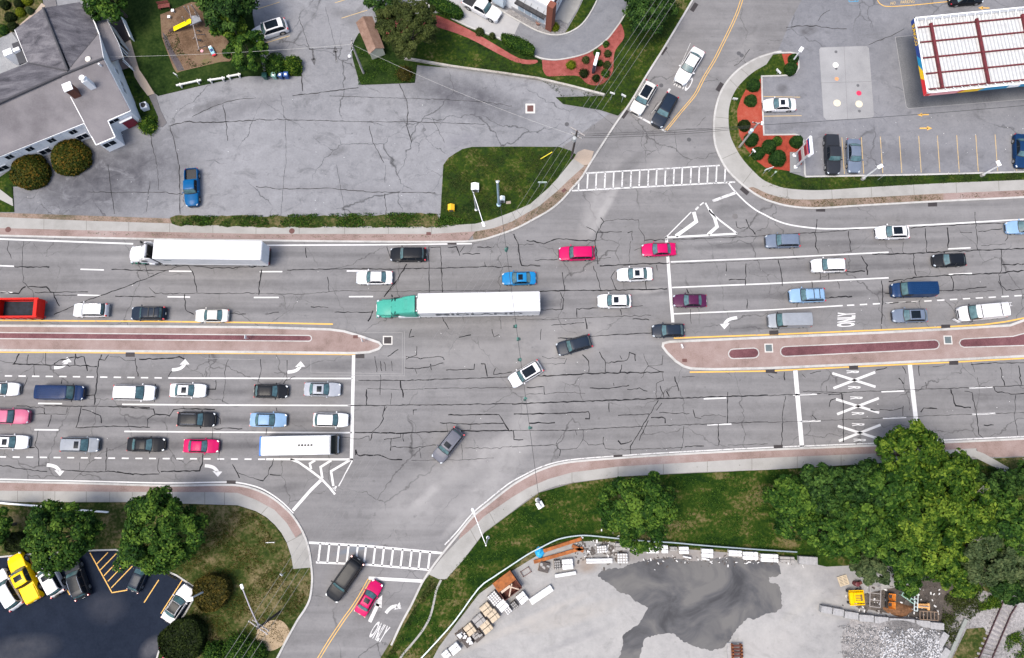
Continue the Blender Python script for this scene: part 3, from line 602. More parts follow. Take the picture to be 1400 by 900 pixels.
# drive-through lane round the restaurant
slab('driveway', [(640, -40), (672, -8), (620, -50), (600, -60), (540, -40), (575, 0), (600, 16), (640, 36), (677, 50), (704, 63), (728, 75), (741, 80), (760, 82), (785, 78), (806, 71), (825, 58), (838, 44), (856, 18), (860, -40), (820, -40), (815, 5), (800, 35), (780, 48), (760, 50), (735, 44), (705, 26), (672, 8)], drive_m, 0.03)
slab('driveway', [(570, -20), (620, -50), (672, 8), (716, 20), (698, 58), (677, 50), (640, 36), (600, 16)], speckle('drive_concrete', [(0.3, (0.27, 0.27, 0.275)), (0.7, (0.34, 0.34, 0.345))]), 0.034)
MB().band(WS([(575, 0), (600, 16.5), (640, 36.5), (677, 50.5), (704, 63.5), (728, 75.5), (741, 80.5), (760, 82.5), (785, 78.5), (806, 71.5), (825, 58.5), (838, 44.5), (857, 14), (866, -30)], 0, 4), 0.2, 0, 0.15).build('drive_kerb', kerb_m, kind='structure')
MB().band(WS([(668, 5), (705, 27), (735, 43), (757, 48.5), (775, 46), (793, 36), (806, 20), (818, -4), (825, -30)], 0, 4), 0.2, 0, 0.15).build('drive_kerb', kerb_m, kind='structure')
slab('lawn', [(772, 46), (778, 36), (790, 15), (800, -6), (818, -6), (806, 20), (793, 35), (780, 44)], lawn_m, 0.10)
slab('path', [(757, 28), (770, 5), (785, -20), (803, -20), (790, 12), (777, 33), (765, 27)], walk_m, 0.12)
slab('gravel_bed', [(690, 18), (700, 10), (752, 35), (757, 28), (777, 34), (772, 46), (757, 48), (735, 42), (705, 26)], gravel_m, 0.09)
# south
slab('lawn', [(603, 796), (610, 793), (632, 768), (662, 729), (697, 703), (737, 674), (782, 661), (850, 652), (950, 647), (1050, 643), (1175, 636), (1300, 629), (1364, 642), (1378, 647), (1420, 640), (1420, 760), (1130, 775), (1050, 757), (950, 749), (840, 740), (805, 737), (780, 738), (750, 745), (725, 757), (698, 778), (655, 808), (622, 852), (600, 875), (575, 905), (545, 960), (505, 960), (525, 905), (540, 872), (557, 838), (577, 800), (590, 782)], lawn2_m, 0.10)
slab('dirt_verge', [(577, 797), (592, 782), (601, 793), (590, 806), (574, 822), (560, 842), (545, 870), (527, 902), (520, 900), (540, 868), (556, 836)], dry_m, 0.112)
slab('lawn', [(-300, 684), (0, 687), (175, 687), (265, 689.5), (325, 692), (350, 700), (364, 708), (376, 719), (392, 743), (398, 761), (401, 778), (425, 776), (427, 795), (424, 818), (407, 848), (392, 875), (378, 902), (350, 960), (190, 1000), (205, 930), (220, 882), (252, 840), (272, 806), (242, 786), (160, 751), (0, 761), (-300, 775)], dry_m, 0.10)
MB().band(W([(-200, 772), (0, 761.5), (45, 757.5), (125, 752.5), (160, 751.5), (242, 786.5), (272, 806.5), (253, 840), (220, 883), (206, 930)]), 0.2, 0, 0.15).build('lot_kerb', kerb_m, kind='structure')
slab('dirt_patch', [(352, 860), (365, 850), (383, 848), (395, 860), (394, 872), (384, 884), (370, 890), (356, 886), (350, 872)], speckle('sandy_fill', [(0.3, (0.19, 0.14, 0.085)), (0.5, (0.30, 0.23, 0.15)), (0.75, (0.35, 0.28, 0.20))], scale=0.8, fine=6), 0.13, 3)
MB().ribbon(WS([(603, 793), (597, 806), (594.5, 817), (590, 837), (585, 850), (575, 866), (562, 882), (548, 899), (535, 925)], .104, 4), 0.26, 0.109).build('path', walk_m, kind='structure')
# spoil patches, soil under the trees and the railway bed
slab('gravel_bed', [(1290, 870), (1310, 830), (1335, 805), (1360, 812), (1400, 800), (1440, 850), (1440, 960), (1290, 960)], gravel_m, 0.06)
slab('verge', [(1300, 905), (1322, 860), (1345, 858), (1352, 870), (1330, 915), (1310, 950)], dry_m, 0.085)
slab('dirt_patch', [(1180, 812), (1240, 800), (1330, 770), (1345, 800), (1310, 840), (1290, 852), (1220, 840), (1170, 830)], speckle('dark_yard_soil', [(0.3, (0.03, 0.028, 0.026)), (0.5, (0.075, 0.065, 0.058)), (0.7, (0.15, 0.13, 0.115))], fine=7, b_str=0.8), 0.014)
wet = [(817, 787), (822, 781), (838, 777), (850, 777), (862, 771), (887, 765), (912, 762.5), (950, 767), (975, 764), (1000, 761), (1025, 766), (1047, 767), (1058, 764), (1066, 774), (1068, 785), (1061, 789), (1051, 789), (1053, 797), (1064, 799), (1068, 810), (1069, 830), (1062, 837), (1047, 839), (1032, 847), (1022, 845), (1007, 860), (998, 875), (990, 885), (972, 890), (950, 884), (930, 875), (920, 866), (900, 867), (882, 873), (877, 888), (873, 905), (870, 925), (843, 925), (847, 897), (852, 882), (851, 870), (860, 862), (872, 855), (880, 842), (886, 831), (875, 825), (867, 821), (862, 815), (847, 810), (835, 800)]
rg = random.Random(3); wj = []
for i, (a, b) in enumerate(zip(wet, wet[1:]+wet[:1])):
    d = Vector((b[0]-a[0], b[1]-a[1])); nn = Vector((-d.y, d.x)).normalized(); q = max(2, int(d.length/2.2))
    for k in range(q):
        t = k/q; j = rg.uniform(-1.1, 1.1) if k else 0; wj.append((a[0]+d.x*t+nn.x*j, a[1]+d.y*t+nn.y*j))
wet_m, nt, b = nmat('wet_concrete')
nz = noise(nt, 0.16, 7, 0.6, coords(nt, (1, 1.3, 1)), .9)
nt.links.new(ramp(nt, nz, [(0.36, (0.036, 0.037, 0.041)), (0.48, (0.066, 0.067, 0.072)), (0.62, (0.110, 0.108, 0.106))]), b.inputs['Base Color'])
nt.links.new(ramp(nt, nz, [(0.35, 0.4), (0.6, 0.65)]), b.inputs['Roughness']); b.inputs['Specular IOR Level'].default_value = .2
o = MB().poly(W(wj, .012), 0.012).build('wet_patch', wet_m, yard)
# ================================================================ painted markings, cracks and drains: parts of the road
def paintm(name, col, under, worn=0.52):
    m, nt, b = nmat(name)
    w = ramp(nt, mix(nt, .5, noise(nt, 1.1, 5, .7), noise(nt, 6.0, 5, .75)), [(worn-.16, 1.0), (worn-.09, 0.0)])
    c2 = ramp(nt, noise(nt, 2.0, 4), [(.3, tuple(k*.88 for k in col)), (.7, col)])
    nt.links.new(mix(nt, w, c2, under), b.inputs['Base Color']); b.inputs['Roughness'].default_value = .7
    return m
WP = paintm('road_paint_white', (.56, .56, .56), (.2, .2, .2), .50); WW = paintm('worn_paint_white', (.54, .54, .54), (.19, .19, .19), .575)
YP = paintm('road_paint_yellow', (.62, .36, .07), (.2, .19, .17), .53); YL = paintm('lot_paint_yellow', (.46, .33, .15), (.21, .2, .19), .56); YB = paintm('bright_lot_yellow', (.62, .36, .08), (.05, .05, .06), .50)
BP = paintm('dark_arrow_paint', (.06, .06, .065), (.2, .2, .2), .56); LB = paintm('blue_paint', (.05, .25, .42), (.17, .17, .18), .55)
ZM = 0.018
def mk(name, items, m, parent=None, z=ZM):
    """items: list of (points in survey pixels, width in pixels)"""
    mb = MB()
    for pts, w in items: mb.ribbon(W(pts, z), w/10.2, z)
    return mb.build(name, m, parent or road)
def mkp(name, polys, m, parent=None, z=ZM):
    mb = MB()
    for p in polys: mb.poly(W(p, z), z)
    return mb.build(name, m, parent or road)
def dashes(xs, line, w, m=None, name='lane_line'):
    mb = MB()
    for a, b in xs: mb.ribbon(W([(a, lerp(line, a)), (b, lerp(line, b))], ZM), w/10.2, ZM)
    return mb.build(name, m or WP, road)
# edge lines
mk('edge_line', [([(-200, 321), (0, 327), (182, 333.5)], 2.2)], WP); mk('edge_line', [([(365, 335.5), (500, 335), (645, 333.3)], 1.9)], WP)
mk('edge_line', [(smooth_pts([(995, 249), (1000, 256), (1006, 263), (1019, 276), (1033, 287), (1046, 294), (1060, 301), (1080, 307.5), (1112, 312), (1140, 313), (1175, 312), (1280, 307), (1400, 300), (1600, 290)], 4), 2.1)], WP)
mk('edge_line', [(smooth_pts([(-200, 649), (0, 655.3), (120, 658), (225, 660.5), (300, 659.3), (325, 660), (350, 665.5), (368, 674), (386, 687), (401, 702)], 3), 1.7)], WP)
mk('edge_line', [(smooth_pts([(608, 745), (625, 727), (645, 703), (666, 685), (694, 662.5), (716, 650), (740, 638.5), (774, 629.5), (837, 624), (930, 618), (1050, 612), (1200, 606), (1330, 600), (1400, 597), (1600, 588)], 3), 1.6)], WW)
# westbound lanes
dashes([(-100, -75), (-12, 19), (110, 142), (231, 262), (355, 386), (474, 505)], [(-100, 361), (0, 363.3), (126, 369), (246, 371), (370, 371.7), (490, 370.5)], 1.9)
dashes([(-15, 17), (106, 138), (229, 260), (347, 381), (477, 510)], [(0, 399.5), (122, 404), (245, 406.2), (364, 407), (494, 405.6)], 1.9)
mk('stop_line', [([(911, 325), (914.5, 372), (917, 405), (920, 441)], 4.2)], WP)
mk('lane_line', [([(917, 358.3), (1050, 353), (1215, 345)], 1.9)], WP); mk('lane_line', [([(919, 393.3), (1050, 388), (1215, 380)], 1.9)], WP); mk('lane_line', [([(921, 429.3), (1050, 424), (1152, 418)], 1.8)], WP)
dashes([(1296, 1327), (1415, 1447)], [(1296, 340.5), (1447, 333)], 1.9); dashes([(1297, 1329), (1418, 1450)], [(1297, 375.5), (1450, 368)], 1.9)
dashes([(1158+17.6*k, 1168+17.6*k) for k in range(16)], [(1152, 418), (1245, 413), (1330, 408), (1400, 404), (1500, 398)], 1.8)
# eastbound lanes
mk('lane_line', [([(230, 517), (350, 517.4), (482, 517.7)], 1.9)], WP); mk('lane_line', [([(167, 553), (300, 554), (482, 554.6)], 1.9)], WP); mk('lane_line', [([(170, 590), (300, 591), (481, 591.7)], 1.9)], WP)
dashes([(-12+18.6*k, -2+18.6*k) for k in range(0, 13)], [(-30, 513), (0, 514), (110, 515.3), (230, 517)], 1.8)
dashes([(52, 85), (-70, -38)], [(-70, 550.5), (85, 552)], 1.9); dashes([(47, 80), (-75, -42)], [(-75, 586.5), (80, 588)], 1.9)
dashes([(-20+18.65*k, -10.5+18.65*k) for k in range(0, 21)], [(-30, 624), (0, 624.8), (175, 626.8), (350, 628)], 1.8)
mk('stop_line', [([(483.5, 485.5), (482, 555), (480.5, 629)], 4.4)], WP)
dashes([(962, 993), (1084, 1117), (1205, 1236), (1325, 1357), (1448, 1480)], [(962, 545.5), (1100, 539.5), (1220, 535.3), (1341, 530), (1480, 524)], 1.9)
dashes([(967, 1000), (1095, 1122), (1207, 1239), (1329, 1361), (1450, 1482)], [(967, 581), (1108, 576), (1223, 571.5), (1345, 566), (1482, 560)], 1.9)
mk('stop_line', [([(1087.3, 506), (1092, 560), (1096.5, 612)], 6)], WP); mk('stop_line', [([(1244, 499), (1249, 545), (1256, 605)], 6)], WP)
# splitter triangles
mk('splitter_marking', [([(909.6, 325.5), (945, 290)], 1.4), ([(909, 325), (960, 322.3), (1008, 319.5)], 2.8), ([(964.5, 277.5), (971, 290), (985, 302), (1008, 319.5)], 2.3), ([(948.5, 290), (952, 303), (938, 313), (924, 323)], 5), ([(970, 287), (977, 298), (980.5, 310), (968, 321)], 4.6)], WP)
mk('yield_line', [([(974.5, 275), (1006, 263.5)], 4)], WW); mk('yield_line', [([(951, 287), (955, 283)], 2.5), ([(957, 281), (962, 277)], 1.8)], WW)
mk('splitter_marking', [([(364, 628), (483, 628.3)], 2.6), ([(397, 628), (408, 632), (424, 643), (439, 654.5), (450, 666), (458, 676)], 2.8), ([(482.5, 628.5), (472, 648), (463, 665)], 1.4), ([(431, 629.5), (423.5, 634), (425.5, 641.5)], 2.8), ([(453, 629.5), (438.3, 638.7), (440.7, 654)], 3), ([(478, 629.5), (452.6, 644.4), (455.8, 664.5)], 3)], WP)
mk('yield_line', [([(439.5, 656), (425, 670), (400.5, 698)], 4)], WP); mk('yield_line', [([(457, 669), (460, 665)], 2.5), ([(455, 667), (459, 671)], 1.5)], WW)
# crosswalks
nx = [365, 413, 460, 508, 555, 603, 650, 697, 745, 790, 838, 885, 930, 978, 1023, 1070, 1118, 1165]
ct = [(801, 237), (984, 226.3)]; cbm = [(782, 261), (1005, 249)]
mk('crosswalk', [(ct, 2.0), (cbm, 2.2)]+[([(700+x/4+.5, lerp(ct, 700+x/4)), (700+x/4-.5, lerp(cbm, 700+x/4))], 2.1) for x in nx], WW)
sx_ = [340, 390, 443, 495, 545, 590, 640, 688, 738, 790, 840, 888, 940]
ct = [(422, 742), (500, 746.5), (605, 756.5)]; cbm = [(432, 769), (500, 772), (589, 779.5)]
mk('crosswalk', [(ct, 3.0), (cbm, 2.6)]+[([(350+x/4+3, lerp(ct, 350+x/4)), (350+x/4, lerp(cbm, 350+x/4))], 2.5) for x in sx_], WP)
mk('stop_line', [([(504, 790.5), (579, 794.8)], 4)], WP); mk('stop_line', [([(865, 155), (910, 180)], 3)], WW)
# yellow lines
nl = smooth_pts([(910, 179), (930, 154), (950, 130), (962, 107), (977, 82), (987, 62), (997, 42), (1007, 20), (1014, 0), (1026, -40)], 4)
mk('centre_line', [([(x-1.6, y) for x, y in nl], .9), ([(x+1.6, y) for x, y in nl], .9)], YP)
sl = smooth_pts([(505, 792), (492, 815), (481, 832), (470, 847), (450, 877), (436, 900), (415, 935)], 4)
mk('centre_line', [([(x-1.6, y-.6) for x, y in sl], 1), ([(x+1.6, y+.6) for x, y in sl], 1)], YP)
mk('median_line', [([(-200, 436), (0, 438.2), (200, 439.5), (350, 441.3), (455, 443.3)], 2)], YP); mk('median_line', [([(-200, 480), (0, 481.7), (350, 483.5), (488, 485)], 1.6)], YP)
mk('median_line', [([(921, 462.5), (1050, 457.8), (1200, 451.5), (1290, 447.3), (1345, 444), (1375, 440), (1400, 435), (1440, 426), (1600, 400)], 2)], YP); mk('median_line', [([(943, 509), (1050, 507.5), (1200, 500), (1290, 496), (1400, 490), (1600, 480)], 1.9)], YP)
mk('lane_line', [([(916, 121.5), (911.5, 129)], 3.2)], WW); mk('lane_line', [([(944, 59), (920, 113)], .5), ([(909, 133), (886, 160)], .5)], WW)
# arrows
def arrow(cx, cy, ux, uy, kind, m=WP, s=1.0, parent=None, z=ZM):
    """travel direction (ux,uy) in survey pixels; kind L or R turns that way, S straight"""
    u = Vector((ux, uy)).normalized(); r = Vector((-u.y, u.x))      # r: to the right of travel (image y grows downwards)
    def q(f, t): p = Vector((cx, cy))+u*f*s+r*t*s; return (p.x, p.y)
    sg = -1 if kind == 'L' else 1; mb = MB()
    if kind == 'S':
        mb.ribbon(W([q(-12, 0), (q(4, 0))], z), .28*s, z); mb.poly(W([q(2, -4), q(12, 0), q(2, 4)], z), z)
    else:
        mb.ribbon(WS([q(-12, -4*sg), q(-6, -3.4*sg), q(0, -1.5*sg), q(4, 2*sg), q(5.2, 4*sg)], z, 4), [.42*s]*17, z)
        mb.poly(W([q(-1.5, 3.2*sg), q(12, 3.8*sg), q(6.0, 11*sg)], z), z)
    return mb.build('turn_arrow' if kind != 'S' else 'straight_arrow', m, parent or road)
for x, y in ((86, 499), (247, 502), (405, 505)): arrow(x, y, 1, .01, 'L')
for x, y in ((76, 640), (292, 641)): arrow(x, y, 1, .01, 'R')
arrow(996, 439, -1, .04, 'L'); arrow(537, 831, .55, -.83, 'R', WW, .95); arrow(514, 832, .42, -.9, 'S', WW, 1.7)
def road_text(txt, cx, cy, rx, ry, ux, uy, m=WP, parent=None, z=ZM, bold=.01, name='road_lettering'):
    """centre, half vector to the reader's right, half vector to the top of the letters: survey pixels"""
    o = G(cx, cy, z); r = G(cx+rx, cy+ry, z)-G(cx-rx, cy-ry, z); u = G(cx+ux, cy+uy, z)-G(cx-ux, cy-uy, z)
    mb = MB(); add_text(mb, txt, o, r, u, bold); return mb.build(name, m, parent or road)
road_text('ONLY', 1157, 437, .6, -10, -12.5, .5, bold=.03)
road_text('ONLY', 518.5, 864, 9, 4.5, 6.5, -11, WW, bold=.02); road_text('ONLY', 935, 112, -9.5, -4.5, -5, 9, WP, bold=.02)
for cx, cy in ((1167, 519.5), (1172, 555), (1174.5, 591.5)):
    mk('crossing_cross', [([(cx-29, cy-9), (cx+30, cy+9.5)], 3.3), ([(cx-27.5, cy+11.5), (cx+29.5, cy-10.5)], 3.3)], WP)
    for dy in (-10.5, 10.8): road_text('R', cx+dy*.1, cy+dy, .25, 2.0, 8.5, .3, bold=.02)
# private lots
mk('bay_line', [([(350, 13), (382, 3)], 1), ([(356, 61), (396, 49)], 1), ([(350, 40), (389, 25)], 1), ([(467, 25), (502, 14)], 1), ([(458, 4), (474, -1)], 1)], YL)
arrow(428.5, 78, .12, 1, 'S', BP, 1.0); arrow(459, 74, -.1, -1, 'S', BP, 1.0)
mk('bay_line', [([(x, 188-.5*i), (x+3.5, 238-.5*i)], 1) for i, x in enumerate((1151, 1177.5, 1203.5, 1229.5, 1256, 1281.5, 1308, 1334, 1360.5, 1386.5, 1413))]+[([(1044, 132), (1094, 133)], 1), ([(1044, 159), (1096, 158.3)], 1)], YL)
arrow(1262, 157, -1, .02, 'S', YB, .65); arrow(1266, 175.5, 1, .0, 'S', YB, .72); arrow(1345, 11, -1, -.02, 'S', YB, .65)
mk('no_parking_line', [(smooth_pts([(1196, -14), (1200, 1), (1206, 7), (1216, 9), (1250, 7), (1300, 2), (1400, -6)], 3), 1.2)], YP)
road_text('NO', 1221, 4.5, 3.5, -.3, .2, -2.1, YL, name='lot_lettering'); road_text('PARKING', 1241, 2.5, 9.5, -.8, .2, -2.2, YL, name='lot_lettering')
mk('disabled_bay_marking', [([(1160, -3), (1161, 2.5), (1173, 2), (1173, -3)], 1), ([(1163, -3), (1171, 2)], .8)], LB)
mk('bay_line', [([(10, 756), (16, 772)], 1.3), ([(38, 759), (66, 815)], 1.3), ([(85, 794), (95.5, 813.6)], 1.3), ([(120, 804), (125, 812)], 1.3), ([(123, 756), (153, 810.5), (174, 807)], 1.3), ([(197, 824), (217, 793)], 1.3), ([(220, 839), (250, 792)], 1.3)]
   + [([a, b], 1.2) for a, b in (((132.5, 771), (147.5, 755.5)), ((137, 779.5), (159.5, 756.5)), ((142, 787.5), (168, 760)), ((147.5, 795), (174, 767.5)), ((152, 804), (181, 774)))], YB)
# tar-sealed cracks of the road
tar_m = flat('crack_tar', (.010, .010, .012), .9, spec=.1); hair_m = flat('hairline_crack', (.022, .021, .022), .9, spec=.1)
rc = random.Random(12)
def crack_pts(p, amp=.8, step=4.2):
    out = []
    for a, b in zip(p[:-1], p[1:]):
        n = max(1, int(math.hypot(b[0]-a[0], b[1]-a[1])/step))
        for k in range(n):
            t = k/n; j = (amp*.55 if n > 9 else amp) if out else 0
            out.append((a[0]+(b[0]-a[0])*t+rc.uniform(-j, j), a[1]+(b[1]-a[1])*t+rc.uniform(-j, j)))
    out.append(p[-1]); return out
def crack_set(lines, w, m, name, amp=.8, z=ZM+.002):
    mb = MB()
    for p in lines:
        q = crack_pts(p, amp); k = w*rc.choice((.5, .75, 1, 1, 1.35)); mb.ribbon(W(q, z), [k*rc.uniform(.5, 1.3) for _ in q], z)
    return mb.build(name, m, road)
T = lambda ox, oy, s, p: [(ox+x/s, oy+y/s) for x, y in p]
A5 = lambda *p: T(0, 225, 4, p); A6 = lambda *p: T(350, 225, 4, p); A7 = lambda *p: T(700, 225, 4, p); A8 = lambda *p: T(1050, 225, 4, p)
B1 = lambda *p: T(0, 450, 4, p); B2 = lambda *p: T(350, 450, 4, p); B3 = lambda *p: T(700, 450, 4, p); B4 = lambda *p: T(1050, 450, 4, p)
